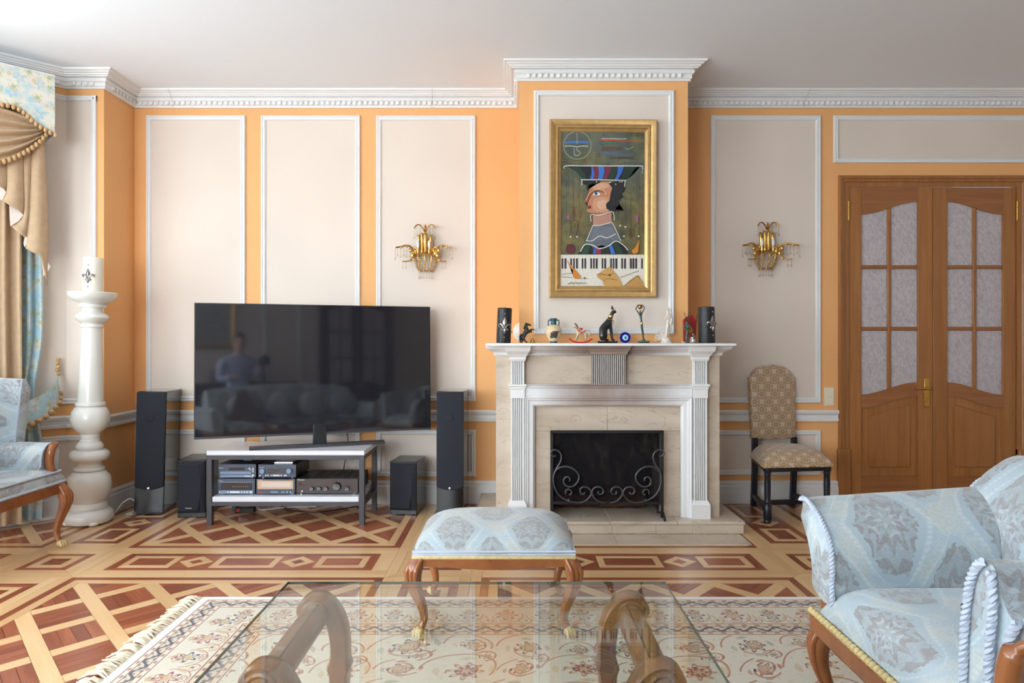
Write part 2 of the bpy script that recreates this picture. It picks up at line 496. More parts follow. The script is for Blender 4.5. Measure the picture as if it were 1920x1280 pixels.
def damask(name, base, cream, grey, pale, pu=0.34, pv=0.46, which='UV', rough=0.5, ox=0.0, oy=0.0):
    t = NT(name); x, y, z = t.xyz(which)
    wob = t.noise(t.vec(x*5.0, y*5.0, 0.0), scale=1.0, detail=1)
    wob2 = t.noise(t.vec(x*5.0+7.0, y*5.0+3.0, 0.0), scale=1.0, detail=1)
    x = x+(wob-0.5)*0.05+ox; y = y+(wob2-0.5)*0.05+oy
    nz = t.noise(t.vec(x*60.0, y*60.0, 0.0), scale=1.0, detail=2)
    lace = (t.noise(t.vec(x*44.0, y*44.0, 0.0), scale=1.0, detail=0, dist=1.2)-0.5).abs().lt(0.055)
    scroll = (t.noise(t.vec(x*92.0, y*92.0, 9.0), scale=1.0, detail=0, dist=0.8)-0.5).abs().lt(0.07)
    patch = t.noise(t.vec(x*7.0+3.0, y*7.0, 0.0), scale=1.0, detail=2)
    c = t.mix(base, cream, (patch.ramp(0.44, 0.58)*(0.55+0.45*nz)).clamp()*0.85)
    c = t.mix(c, pale, (lace.max(scroll))*patch.ramp(0.36, 0.55)*0.35)
    hgt = nz*0.3+lace*patch*0.5
    for k in (0.0, 0.5):
        u = ((x/pu+k).fract()-0.5)*pu; v = ((y/pv+k).fract()-0.5)*pv
        vv = v/(pv*0.42)
        low = vv.lt(0.0)                                   # round foot, pointed tip
        q = (1.0-vv.abs()).clamp()
        w = (q.pow(0.55)*low+q.pow(0.9)*(1.0-low))*(pu*0.36)
        sdf = u.abs()/(w+0.0005); on = vv.abs().lt(1.0)
        edge = t.noise(t.vec(x*70.0, y*70.0, 4.0), scale=1.0, detail=1)
        inner = (sdf+(edge-0.5)*0.35).lt(0.70)*(vv.abs()+(edge-0.5)*0.25).lt(0.78)
        halo = sdf.lt(0.90)*vv.abs().lt(0.92)
        rim = sdf.between(0.93, 1.06)*on*((v*420.0).sin()*0.5+0.7)
        c = t.mix(c, base, halo*0.85)
        c = t.mix(c, pale, rim.clamp()*0.5)
        ang = v.atan2(u); rr = (u*u+v*v).sqrt()
        rows = ((sdf.max(vv.abs()))*17.0+((ang*6.0).sin()).abs()*3.4).sin().gt(0.15)     # scalloped rows of lace
        c = t.mix(c, grey, inner*(0.22+0.40*rows+0.26*(lace.max(scroll))).clamp())
        fl = (rr*150.0+(ang*5.0).cos()*1.6).sin().gt(0.55)*rr.lt(pu*0.15)
        c = t.mix(c, pale, fl*inner*0.38)
        hgt = hgt+inner*lace*0.6+rim*0.4
    t.set('Base Color', c); t.set('Roughness', rough); t.set('Sheen Weight', 0.3)
    t.bump(hgt, 0.22, 0.002)
    MATS[name] = t.m
damask('blue_damask', S(171, 187, 195), S(192, 192, 182), S(146, 139, 138), S(206, 214, 219))
damask('stool_damask', S(169, 183, 190), S(188, 185, 172), S(146, 140, 134), S(198, 208, 212), 0.30, 0.40, ox=0.07, oy=0.05)
def chair_damask():
    t = NT('gold_damask'); x, y, z = t.xyz('UV')
    c = S(186, 160, 130); out = None
    col = t.mix(S(208, 186, 164), S(196, 172, 148), t.noise(t.vec(x*20.0, y*20.0, 0.0)))
    for k in (0.0, 0.5):
        u = ((x/0.094+k).fract()-0.5)*0.094; v = ((y/0.100+k).fract()-0.5)*0.100
        rr = (u*u+v*v*0.9+u.abs()*v*0.25).sqrt()
        col = t.mix(col, S(158, 128, 94), rr.between(0.027, 0.033)*0.95)
        col = t.mix(col, S(180, 152, 120), rr.lt(0.027)*0.7)
        pet = rr.lt(((v.atan2(u))*6.0).cos()*0.005+0.016)
        col = t.mix(col, S(152, 120, 86), pet*0.8)
        col = t.mix(col, S(196, 172, 140), rr.lt(0.005))
    t.set('Base Color', col); t.set('Roughness', 0.38); t.set('Sheen Weight', 0.3); MATS['gold_damask'] = t.m
chair_damask()
def floral(name, base, which='UV', blue=0.55):
    t = NT(name); x, y, z = t.xyz(which)
    n = t.noise(t.vec(x*9.0, y*9.0, 0.0), detail=2, scale=1.0)
    c = t.mix(S(178, 208, 218), base, n.ramp(blue-0.10, blue+0.08))
    for (sc, ox, colr, cc) in ((7.0, 0.0, S(226, 214, 204), S(208, 190, 130)), (9.0, 3.3, S(158, 196, 214), S(220, 214, 200)), (11.0, 6.1, S(216, 200, 150), S(150, 180, 150))):
        v = t.nt.nodes.new('ShaderNodeTexVoronoi'); v.inputs['Scale'].default_value = sc; v.inputs['Randomness'].default_value = 0.8
        t.nt.links.new(t.vec(x+ox, y+ox*0.7, 0.0), v.inputs['Vector'])
        sp = t.nt.nodes.new('ShaderNodeSeparateXYZ'); t.nt.links.new(v.outputs['Position'], sp.inputs[0])
        du = x+ox-E(t.nt, sp.outputs[0]); dv = y+ox*0.7-E(t.nt, sp.outputs[1])
        d = (du*du+dv*dv).sqrt(); a = dv.atan2(du)
        m = d.lt(((a*5.0).cos()*0.010+0.030)*(7.0/sc))
        c = t.mix(c, colr, m*0.65); c = t.mix(c, cc, d.lt(0.011)*0.65)
        c = t.mix(c, S(150, 182, 160), d.between(0.036*7/sc, 0.042*7/sc)*(a*3.0).sin().gt(0.5)*0.4)
    t.set('Base Color', c); t.set('Roughness', 0.7); t.set('Sheen Weight', 0.2); MATS[name] = t.m
floral('floral_cloth', S(226, 222, 208), blue=0.47)
floral('floral_curtain', S(212, 220, 222), blue=0.58)

RUG_A, RUG_B = 1.75, 1.16
def rug_mat():
    t = NT('persian_wool'); x, y, z = t.xyz('Object')
    ex = RUG_A-x.abs(); ey = RUG_B-y.abs(); e = ex.min(ey); side = ex.lt(ey)
    s = y*side+x*(1.0-side)
    cream = S(214, 205, 187); red = S(140, 34, 50); navy = S(58, 50, 78); terra = S(172, 104, 72); gold = S(196, 170, 124); sage = S(166, 160, 140)
    wn = t.noise(t.vec(x*3.0, y*3.0, 0.0), scale=1.0, detail=2)
    c = t.mix(cream, S(212, 200, 178), wn.ramp(0.4, 0.7)*0.5)
    # field: staggered palmettes, curling vines and leaves
    sp = t.noise(t.vec(x*40.0, y*40.0, 0.0), scale=1.0, detail=2)
    c = t.mix(c, gold, (sp.ramp(0.58, 0.70))*e.gt(0.385)*0.55)
    for (pu, pv, ox, oy, R, n, ca, cb, cc) in (
            (0.40, 0.34, 0.0, 0.0, 0.056, 8.0, terra, red, gold), (0.40, 0.34, 0.20, 0.17, 0.052, 7.0, navy, gold, sage), (0.40, 0.34, 0.20, 0.0, 0.034, 6.0, red, gold, terra), (0.40, 0.34, 0.0, 0.17, 0.036, 9.0, sage, terra, gold),
            (0.20, 0.17, 0.10, 0.085, 0.022, 5.0, red, gold, navy), (0.20, 0.34, 0.05, 0.25, 0.018, 6.0, navy, terra, red)):
        wx_ = t.noise(t.vec(x*2.2+ox, y*2.2, 0.0), scale=1.0, detail=0); wy_ = t.noise(t.vec(x*2.2, y*2.2+5.0+oy, 0.0), scale=1.0, detail=0)
        px = x+(wx_-0.5)*0.16; py = y+(wy_-0.5)*0.16
        u = (((px+ox)/pu).fract()-0.5)*pu; v = (((py+oy)/pv).fract()-0.5)*pv
        r = (u*u+v*v).sqrt(); a = v.atan2(u)
        pr = ((a*n).cos()*0.30+0.80)*R; inf = e.gt(0.385)
        sw_ = (a+ox*20.0).sin().gt(-0.35)
        vine = (r-R*1.7-a*R*0.22).abs().lt(0.0036)*sw_
        leaf = (r-R*1.55).abs().lt((a*4.0+1.0).sin()*R*0.26-R*0.05)*(1.0-sw_*0.3)
        c = t.mix(c, terra, vine*inf*0.85)
        c = t.mix(c, cc, leaf*inf*0.85)
        c = t.mix(c, ca, r.lt(pr)*inf*0.95)
        c = t.mix(c, S(216, 196, 160), r.lt(pr*0.82)*(r.gt(pr*0.62))*inf*0.9)
        c = t.mix(c, cb, r.lt(pr*0.58)*inf*0.9)
        c = t.mix(c, gold, r.lt(R*0.22)*inf)
    # main border with flowers
    bm = e.between(0.125, 0.275)
    for (per, off, ce, R, n, ca, cb) in ((0.30, 0.0, 0.20, 0.044, 7.0, red, gold), (0.30, 0.15, 0.20, 0.038, 6.0, navy, gold), (0.15, 0.075, 0.158, 0.017, 5.0, terra, red), (0.15, 0.0, 0.250, 0.015, 5.0, gold, navy), (0.15, 0.075, 0.245, 0.013, 6.0, red, sage)):
        u = (((s+off)/per).fract()-0.5)*per; v = e-ce; r = (u*u+v*v).sqrt(); a = v.atan2(u)
        pr = ((a*n).cos()*0.28+0.78)*R
        c = t.mix(c, terra, (r-R*1.45-a*R*0.15).abs().lt(0.003)*a.sin().gt(-0.3)*bm*0.7)
        c = t.mix(c, gold, (r-R*1.35).abs().lt((a*3.0).sin()*R*0.22-R*0.05)*bm*0.8)
        c = t.mix(c, ca, r.lt(pr)*bm*0.9); c = t.mix(c, cream, r.lt(pr*0.72)*bm*0.8); c = t.mix(c, cb, r.lt(pr*0.45)*bm)
    # guard stripes
    for (e0, e1, main, bgc) in ((0.035, 0.120, navy, S(222, 206, 184)), (0.280, 0.380, navy, S(214, 194, 162))):
        g = e.between(e0, e1); mid = (e0+e1)/2; w = (e1-e0)/2
        c = t.mix(c, bgc, g)
        q = (e-mid)/w
        core = q.abs().lt(0.42)
        c = t.mix(c, S(204, 190, 166), core*g)
        wave = (q*2.6-(s*(2*PI/0.085)).sin()*0.8).abs().lt(0.36)
        dots = ((s*(2*PI/0.0425)).sin()*(q*9.0).cos()).gt(0.45)
        c = t.mix(c, main, core*g*wave*0.9); c = t.mix(c, main, core*g*dots*0.65)
        od = ((s*(2*PI/0.05)).sin()).gt(0.35)*q.abs().between(0.58, 0.82)
        c = t.mix(c, red, od*g*0.7)
        c = t.mix(c, S(120, 50, 62), (q.abs()-0.46).abs().lt(0.045)*g*0.9)
        c = t.mix(c, S(110, 60, 70), (q.abs()-0.95).abs().lt(0.05)*g*0.9)
    c = t.mix(c, S(236, 232, 226), e.lt(0.033))
    pile = t.noise(t.vec(x*260.0, y*260.0, 0.0), scale=1.0, detail=1)
    t.set('Base Color', c); t.set('Roughness', 0.95); t.set('Sheen Weight', 0.2); t.bump(pile, 0.5, 0.003)
    MATS['persian_wool'] = t.m
rug_mat()

def colour_attr(name, rough=0.6):
    t = NT(name); a = t.nt.nodes.new('ShaderNodeVertexColor'); a.layer_name = 'Col'
    n = t.noise(scale=120, detail=2)
    t.set('Base Color', t.mix(a.outputs[0], (0.02, 0.02, 0.02, 1), n.ramp(0.5, 0.9)*0.35)); t.set('Roughness', rough)
    MATS[name] = t.m
colour_attr('oil_paint', 0.5); colour_attr('colour_print', 0.4)
def canvas_ground():
    t = NT('canvas_ground'); x, y, z = t.xyz('Position')
    n = t.noise(t.vec(x*9.0, 0.0, z*9.0), scale=1.0, detail=5, dist=0.8); m = t.noise(t.vec(x*3.0+3.0, 0.0, z*3.0), scale=1.0, detail=2)
    c = t.mix(S(62, 66, 52), S(120, 112, 66), n.ramp(0.3, 0.7))
    c = t.mix(c, S(88, 100, 100), z.ramp(1.75, 2.35)*m.ramp(0.3, 0.6)*0.8)
    c = t.mix(c, S(128, 104, 54), m.ramp(0.5, 0.75)*0.7)
    f = t.noise(t.vec(x*50.0, 0.0, z*18.0), scale=1.0, detail=2)
    c = t.mix(c, S(40, 38, 30), f.ramp(0.55, 0.8)*0.6)
    t.set('Base Color', c); t.set('Roughness', 0.5); MATS['canvas_ground'] = t.m
canvas_ground()
def sooty_firebox():
    t = NT('sooty_firebox'); x, y, z = t.xyz('Position')
    n = t.noise(t.vec(x*5.0, y*5.0, z*5.0), scale=1.0, detail=5); m = t.noise(t.vec(x*12.0, y*5.0, z*3.0), scale=1.0, detail=3)
    c = t.mix(S(28, 25, 28), S(134, 116, 102), (n.ramp(0.42, 0.62)*m.ramp(0.35, 0.6)))
    t.set('Base Color', c); t.set('Roughness', 0.9); MATS['sooty_firebox'] = t.m
sooty_firebox()
def thin_glass(name, tint, rough=0.0, ior=1.5, base_reflect=0.0, bumpy=None):
    m = bpy.data.materials.new(name); m.use_nodes = True; nt = m.node_tree; nt.nodes.clear()
    out = nt.nodes.new('ShaderNodeOutputMaterial'); tr = nt.nodes.new('ShaderNodeBsdfTransparent'); gl = nt.nodes.new('ShaderNodeBsdfGlossy')
    mx = nt.nodes.new('ShaderNodeMixShader'); fr = nt.nodes.new('ShaderNodeFresnel'); fr.inputs[0].default_value = ior
    tr.inputs[0].default_value = tint; gl.inputs['Roughness'].default_value = rough
    ge = nt.nodes.new('ShaderNodeNewGeometry'); mr = nt.nodes.new('ShaderNodeMapRange')   # a ray leaves the slab at the angle it entered
    mr.inputs[3].default_value = ior; mr.inputs[4].default_value = 1/ior
    nt.links.new(ge.outputs['Backfacing'], mr.inputs[0]); nt.links.new(mr.outputs[0], fr.inputs[0])
    nt.links.new(fr.outputs[0], mx.inputs[0]); nt.links.new(tr.outputs[0], mx.inputs[1]); nt.links.new(gl.outputs[0], mx.inputs[2])
    nt.links.new(mx.outputs[0], out.inputs[0]); MATS[name] = m
thin_glass('clear_glass', (0.93, 0.96, 0.95, 1)); thin_glass('table_glass', (0.945, 0.96, 0.945, 1), ior=1.55)
thin_glass('crystal', (0.94, 0.93, 0.90, 1), 0.02, 1.9)
plain('glass_edge', S(84, 102, 96), 0.15)
plain('screen_black', S(40, 39, 42), 0.45, 0.3)
def frosted():
    t = NT('patterned_glass'); x, y, z = t.xyz('Position')
    n = t.noise(t.vec(x*60.0+z*16.0, y*10.0, z*34.0), scale=1.0, detail=2, dist=1.0)
    t.set('Base Color', t.mix(S(200, 192, 195), S(174, 164, 168), n.ramp(0.3, 0.75))); t.set('Roughness', 0.18); t.set('Specular IOR Level', 0.7)
    t.bump(n, 0.5, 0.006); MATS['patterned_glass'] = t.m
frosted()
t_ = NT('screen_glass'); t_.set('Base Color', S(33, 34, 40)); t_.set('Roughness', 0.05); t_.set('Specular IOR Level', 1.0); MATS['screen_glass'] = t_.m
def mesh_screen():
    m = bpy.data.materials.new('spark_mesh'); m.use_nodes = True; nt = m.node_tree; nt.nodes.clear()
    out = nt.nodes.new('ShaderNodeOutputMaterial'); tr = nt.nodes.new('ShaderNodeBsdfTransparent'); df = nt.nodes.new('ShaderNodeBsdfDiffuse')
    df.inputs[0].default_value = S(40, 38, 40); mx = nt.nodes.new('ShaderNodeMixShader'); mx.inputs[0].default_value = 0.45
    nt.links.new(tr.outputs[0], mx.inputs[1]); nt.links.new(df.outputs[0], mx.inputs[2]); nt.links.new(mx.outputs[0], out.inputs[0]); MATS['spark_mesh'] = m
mesh_screen()
# ------------------------------------------------------------------ the setting
WS = 4.647/1280.0
def wx(px): return (px-960)*WS
def wz(py): return CAM_H-(py-640)*WS

# floor: sub-floor with parquet pieces laid on it
floor = MB().box(XL-0.1, XR+0.1, YB-0.1, YW+0.1, -0.06, -0.012).build('floor', 'soil_base')
tag(floor, 'patterned parquet floor of reddish dark tiles and pale wooden strips', 'floor', kind='structure')
def clip(poly, a, b, c):                       # keep a*x + b*y <= c
    out = []
    for i, p in enumerate(poly):
        q = poly[(i+1) % len(poly)]; dp = a*p[0]+b*p[1]-c; dq = a*q[0]+b*q[1]-c
        if dp <= 0: out.append(p)
        if dp*dq < 0:
            k = dp/(dp-dq); out.append((p[0]+(q[0]-p[0])*k, p[1]+(q[1]-p[1])*k))
    return out
def area2(poly): return abs(sum(p[0]*q[1]-q[0]*p[1] for p, q in zip(poly, poly[1:]+poly[:1])))/2
def inset(poly, d):
    n = len(poly); sgn = 1 if sum(p[0]*q[1]-q[0]*p[1] for p, q in zip(poly, poly[1:]+poly[:1])) > 0 else -1
    out = []
    for i in range(n):
        a = Vector(poly[i-1]); b = Vector(poly[i]); c = Vector(poly[(i+1) % n])
        d0 = (b-a).normalized(); d1 = (c-b).normalized()
        n0 = Vector((-d0.y, d0.x))*sgn; n1 = Vector((-d1.y, d1.x))*sgn; m = n0+n1
        m = m/(max(m.length_squared, 0.15)/2)
        out.append((b.x+m.x*d, b.y+m.y*d))
    return out
PIECES = []                                    # (kind, polygon, grain direction, height)
def piece(kind, poly, g, h=0.0):
    for a, b, c in ((0, 1, YW+0.02), (0, -1, 0.9-0.0), (-1, 0, 4.42), (1, 0, XR+0.02)):
        poly = clip(poly, a, b, c)
        if len(poly) < 3: return
    if area2(poly) < 6e-5: return
    PIECES.append((kind, poly, g, h))
def ring(kind, x0, x1, y0, y1, w):             # four mitred strips
    piece(kind, [(x0, y0), (x1, y0), (x1-w, y0+w), (x0+w, y0+w)], (1, 0))
    piece(kind, [(x0+w, y1-w), (x1-w, y1-w), (x1, y1), (x0, y1)], (1, 0))
    piece(kind, [(x0, y0), (x0+w, y0+w), (x0+w, y1-w), (x0, y1)], (0, 1))
    piece(kind, [(x1-w, y0+w), (x1, y0), (x1, y1), (x1-w, y1-w)], (0, 1))
def rect(kind, x0, x1, y0, y1, g, h=0.0): piece(kind, [(x0, y0), (x1, y0), (x1, y1), (x0, y1)], g, h)
PW, PL, BW = 1.453, 1.600, 0.456               # panel width, panel length, band width
X0, Y0 = -2.05, 3.641
def lattice_panel(x0, y0):
    x1, y1 = x0+PW, y0+PL
    ring('d', x0, x1, y0, y1, 0.036); ring('l', x0+0.036, x1-0.036, y0+0.036, y1-0.036, 0.044)
    ax0, ax1, ay0, ay1 = x0+0.08, x1-0.08, y0+0.08, y1-0.08
    cx = (ax1-ax0)/4; cy = (ay1-ay0)/4
    def toxy(p, q): return (ax0+(p+q)/2*cx, ay0+(p-q)/2*cy)
    def put(kind, p0, p1, q0, q1, g):
        poly = [toxy(p0, q0), toxy(p1, q0), toxy(p1, q1), toxy(p0, q1)]
        for a, b, c in ((1, 0, ax1), (-1, 0, -ax0), (0, 1, ay1), (0, -1, -ay0)):
            poly = clip(poly, a, b, c)
            if len(poly) < 3: return
        piece(kind, poly, g)
    gp = Vector((cx, cy)).normalized(); gq = Vector((cx, -cy)).normalized(); w = 0.125
    for k in range(0, 9): put('l', k-w, k+w, -5, 5, gq)
    for k in range(0, 9):
        for m in range(-4, 5):
            put('l', k+w, k+1-w, m-w, m+w, gp)
            if m < 4:
                near = y0 < 2.0
                if near:
                    nn = 4
                    for i in range(nn):
                        a = (1-2*w)/nn
                        if (k+m) % 2: put('d', k+w+a*i, k+w+a*(i+1), m+w, m+1-w, gq)
                        else: put('d', k+w, k+1-w, m+w+a*i, m+w+a*(i+1), gp)
                else: put('d', k+w, k+1-w, m+w, m+1-w, gq if (k+m) % 2 else gp)
def band_rect(c0, c1, cc, horiz):              # long inlaid field between two corner squares
    f = (lambda a, b: (a, b)) if horiz else (lambda a, b: (b, a))
    g = (1, 0) if horiz else (0, 1); gt = (0, 1) if horiz else (1, 0)
    def pc(kind, pts, gg, h=0.0): piece(kind, [f(*p) for p in pts], gg, h)
    h = 0.128; a0, a1, b0, b1 = c0, c1, cc-h, cc+h; w = 0.03
    pc('d', [(a0, b0), (a1, b0), (a1-w, b0+w), (a0+w, b0+w)], g); pc('d', [(a0+w, b1-w), (a1-w, b1-w), (a1, b1), (a0, b1)], g)
    pc('d', [(a0, b0), (a0+w, b0+w), (a0+w, b1-w), (a0, b1)], gt); pc('d', [(a1-w, b0+w), (a1, b0), (a1, b1), (a1-w, b1-w)], gt)
    pc('d', [(a0+w, b0+w), (a1-w, b0+w), (a1-w, b1-w), (a0+w, b1-w)], g, -0.0012)
    L = a1-a0; m = (a0+a1)/2; ih = 0.088
    def lrect(x0, x1):
        v = 0.034
        pc('l', [(x0, cc-ih), (x1, cc-ih), (x1-v, cc-ih+v), (x0+v, cc-ih+v)], g); pc('l', [(x0+v, cc+ih-v), (x1-v, cc+ih-v), (x1, cc+ih), (x0, cc+ih)], g)
        pc('l', [(x0, cc-ih), (x0+v, cc-ih+v), (x0+v, cc+ih-v), (x0, cc+ih)], gt); pc('l', [(x1-v, cc-ih+v), (x1, cc-ih), (x1, cc+ih), (x1-v, cc+ih-v)], gt)
        pc('d', [(x0+v, cc-ih+v), (x1-v, cc-ih+v), (x1-v, cc+ih-v), (x0+v, cc+ih-v)], g)
    def diamond(x):
        r = 0.085; q = 0.42
        o = [(x-r, cc), (x, cc-r), (x+r, cc), (x, cc+r)]; i_ = [(x+(p[0]-x)*q, cc+(p[1]-cc)*q) for p in o]
        for k in range(4): pc('l', [o[k], o[(k+1) % 4], i_[(k+1) % 4], i_[k]], g)
        pc('d', i_, g)
    lrect(a0+0.046, a0+0.296); lrect(a1-0.296, a1-0.046); lrect(m-0.158, m+0.158)
    d1 = (a0+0.296+m-0.158)/2; diamond(d1); diamond(2*m-d1)
def corner(xc, yc):
    r = 0.125; ring('d', xc-r, xc+r, yc-r, yc+r, 0.034); r -= 0.034; ring('l', xc-r, xc+r, yc-r, yc+r, 0.042); r -= 0.042
    rect('d', xc-r, xc+r, yc-r, yc+r, (1, 0))
    R, q, mid = BW/2, 0.125, (BW/2+0.125)/2
    ring('l', xc-R, xc+R, yc-R, yc+R, R-mid); ring('l', xc-mid, xc+mid, yc-mid, yc+mid, mid-q)
for i in range(-2, 3):
    for j in range(-1, 1):
        x0 = X0+i*(PW+BW); y0 = Y0+j*(PL+BW)
        lattice_panel(x0, y0)
        yb = y0-BW                              # band in front of the panel
        for (s0, s1) in ((yb, yb+0.05), (yb+0.05, yb+0.10), (y0-0.10, y0-0.05), (y0-0.05, y0)):
            cut = x0+PW*(0.35 if (s0*100) % 2 < 1 else 0.62)
            rect('l', x0, cut, s0, s1, (1, 0)); rect('l', cut, x0+PW, s0, s1, (1, 0))
        rect('l', x0, x0+0.08, yb+0.10, y0-0.10, (0, 1)); rect('l', x0+PW-0.08, x0+PW, yb+0.10, y0-0.10, (0, 1))
        band_rect(x0+0.08, x0+PW-0.08, y0-BW/2, True)
        xb = x0-BW                              # band at the left of the panel
        for (s0, s1) in ((xb, xb+0.05), (xb+0.05, xb+0.10), (x0-0.10, x0-0.05), (x0-0.05, x0)):
            cut = y0+PL*(0.30 if (s0*100) % 2 < 1 else 0.58)
            rect('l', s0, s1, y0, cut, (0, 1)); rect('l', s0, s1, cut, y0+PL, (0, 1))
        rect('l', xb+0.10, x0-0.10, y0, y0+0.08, (1, 0)); rect('l', xb+0.10, x0-0.10, y0+PL-0.08, y0+PL, (1, 0))
        band_rect(y0+0.08, y0+PL-0.08, x0-BW/2, False)
        corner(x0-BW/2, y0-BW/2)
def seen_size(poly):
    cx = sum(p[0] for p in poly)/len(poly); cy = sum(p[1] for p in poly)/len(poly)
    if cy < 0.6: return 0
    px = 960+cx*FPX/cy; py = 640+CAM_H*FPX/cy
    if px < -40 or px > 1960 or py > 1300: return 0
    if -1.30 < cx < 2.2 and 0.6 < cy < 2.90: return 0          # under the rug
    if -0.21 < cx < 1.33 and cy > 3.69: return 0               # under the hearth
    return area2(poly)*(FPX/cy)**2*CAM_H/cy
def slab(mb, poly, g, h):
    if sum(p[0]*q[1]-q[0]*p[1] for p, q in zip(poly, poly[1:]+poly[:1])) < 0: poly = poly[::-1]
    poly = inset(poly, 0.0007); n = len(poly); g = Vector(g).normalized()
    top = [(p[0], p[1], h) for p in poly]; low = [(p[0], p[1], -0.011) for p in poly]
    uv = lambda p: (p[0]*g.x+p[1]*g.y, -p[0]*g.y+p[1]*g.x)
    fs = [tuple(range(n))]+[(n+i, n+(i+1) % n, (i+1) % n, i) for i in range(n)]
    al = top+low
    mb.add(al, fs, [[uv(al[i]) for i in f] for f in fs])
for kind, nm, mt in (('d', 'parquet_tile', 'parquet_dark'), ('l', 'parquet_strip', 'parquet_light')):
    lst = sorted((p for p in PIECES if p[0] == kind), key=lambda p: -seen_size(p[1]))
    rest = MB()
    for k, (kd, poly, g, h) in enumerate(lst):
        if k < 290 and seen_size(poly) > 12:
            m = MB(); slab(m, poly, g, h); m.build(nm, mt, floor, fix=False)
        else: slab(rest, poly, g, h)
    r = rest.build(nm+'_remainder', mt, floor, fix=False); r['kind'] = 'stuff'

# ceiling
tag(MB().box(XL-0.15, XR+0.15, YB-0.15, YW+0.15, CEIL, CEIL+0.1).build('ceiling', 'ceiling_paint'), 'plain white plastered ceiling', 'ceiling', kind='structure')
# walls
DX0, DX1, DZ = 2.262, 3.478, 2.19
w = MB().box(-2.9, DX0, YW, YW+0.12, 0, CEIL).box(DX1, XR+0.12, YW, YW+0.12, 0, CEIL).box(DX0, DX1, YW, YW+0.12, DZ, CEIL)
tag(w.build('wall_back', 'orange_paint'), 'orange painted wall behind the television and the fireplace', 'wall', kind='structure')
tag(MB().box(0.045, 1.075, 4.17, YW, 1.03, CEIL).build('wall_chimney_breast', 'orange_paint'), 'orange chimney breast standing out above the fireplace', 'wall', kind='structure')
tag(MB().prism([(-2.57, 4.30), (-2.57, YW), (-2.95, YW), (-2.95, 4.44), (-2.806, 4.30)], 0, CEIL).build('wall_corner_pier', 'orange_paint'), 'orange wall pier at the corner beside the white column', 'wall', kind='structure')
BA = Vector((-2.806, 4.30, 0)); BD = Vector((-0.70711, -0.70711, 0)); BN = Vector((0.70711, -0.70711, 0)); BLEN = 2.2627
def bay(t, o, z): p = BA+BD*t+BN*o; return (p.x, p.y, z)
def slabs(mb, rects, fn, d0, d1):
    for a0, a1, z0, z1 in rects: mb.prism([(a0, z0), (a1, z0), (a1, z1), (a0, z1)], d0, d1, lambda a, z, h: fn(a, h, z))
    return mb
wb = slabs(MB(), [(0, 0.36, 0, CEIL), (1.90, BLEN, 0, CEIL), (0.36, 1.90, 0, 0.62), (0.36, 1.90, 2.42, CEIL)], bay, -0.14, 0)
tag(wb.build('wall_bay', 'orange_paint'), 'slanted bay wall behind the curtains', 'wall', kind='structure')
def leftw(a, o, z): return (XL+o, a, z)
WIN = [(1.00, 2.50), (-0.80, 0.70), (-1.70, -0.95)]
rects = [(YB-0.12, 2.70, 0, 0.60), (YB-0.12, 2.70, 2.50, CEIL)]
edges_ = [2.70, 2.50, 1.00, 0.70, -0.80, -0.95, -1.70, YB-0.12]
for k in range(0, 8, 2): rects.append((edges_[k+1], edges_[k], 0.60, 2.50))
tag(slabs(MB(), rects, leftw, -0.14, 0).build('wall_left', 'cream_paint'), 'window wall at the left of the room', 'wall', kind='structure')
tag(MB().box(XR, XR+0.12, YB, YW, 0, CEIL).build('wall_right', 'cream_paint'), 'plain wall at the right of the room', 'wall', kind='structure')
tag(MB().box(XL-0.14, -3.65, YB-0.12, YB, 0, CEIL).box(-1.05, XR+0.12, YB-0.12, YB, 0, CEIL).box(-3.65, -1.05, YB-0.12, YB, 0, 0.60).box(-3.65, -1.05, YB-0.12, YB, 2.50, CEIL).build('wall_rear', 'cream_paint'), 'cream wall at the near end of the room', 'wall', kind='structure')
def window(n, fn, a0, a1, z0, z1, label):
    fr = MB()
    for r in ((a0, a0+0.06, z0, z1), (a1-0.06, a1, z0, z1), (a0, a1, z0, z0+0.06), (a0, a1, z1-0.06, z1), ((a0+a1)/2-0.03, (a0+a1)/2+0.03, z0, z1)):
        slabs(fr, [r], fn, -0.10, -0.03)
    f = fr.build('window_%d' % n, 'white_trim'); tag(f, label, 'window', kind='structure')
    for q0, q1 in ((a0+0.06, (a0+a1)/2-0.03), ((a0+a1)/2+0.03, a1-0.06)):
        slabs(MB(), [(q0, q1, z0+0.06, z1-0.06)], fn, -0.067, -0.063).build('pane', 'clear_glass', f)
    slabs(MB(), [(a0-0.04, a1+0.04, z0-0.035, z0)], fn, -0.03, 0.10).build('window_sill', 'white_trim', f)
window(1, bay, 0.36, 1.90, 0.62, 2.42, 'wide white window of the slanted bay')
for k, (a0, a1) in enumerate(WIN): window(2+k, leftw, a0, a1, 0.60, 2.50, 'tall white window in the left wall, number %s from the bay' % ('one', 'two', 'three')[k])

window(5, lambda a, o, z: (a, YB+o, z), -3.65, -1.05, 0.60, 2.50, 'wide white window added behind the camera to balance the daylight')  # invented opening, added to go with the rear fill light
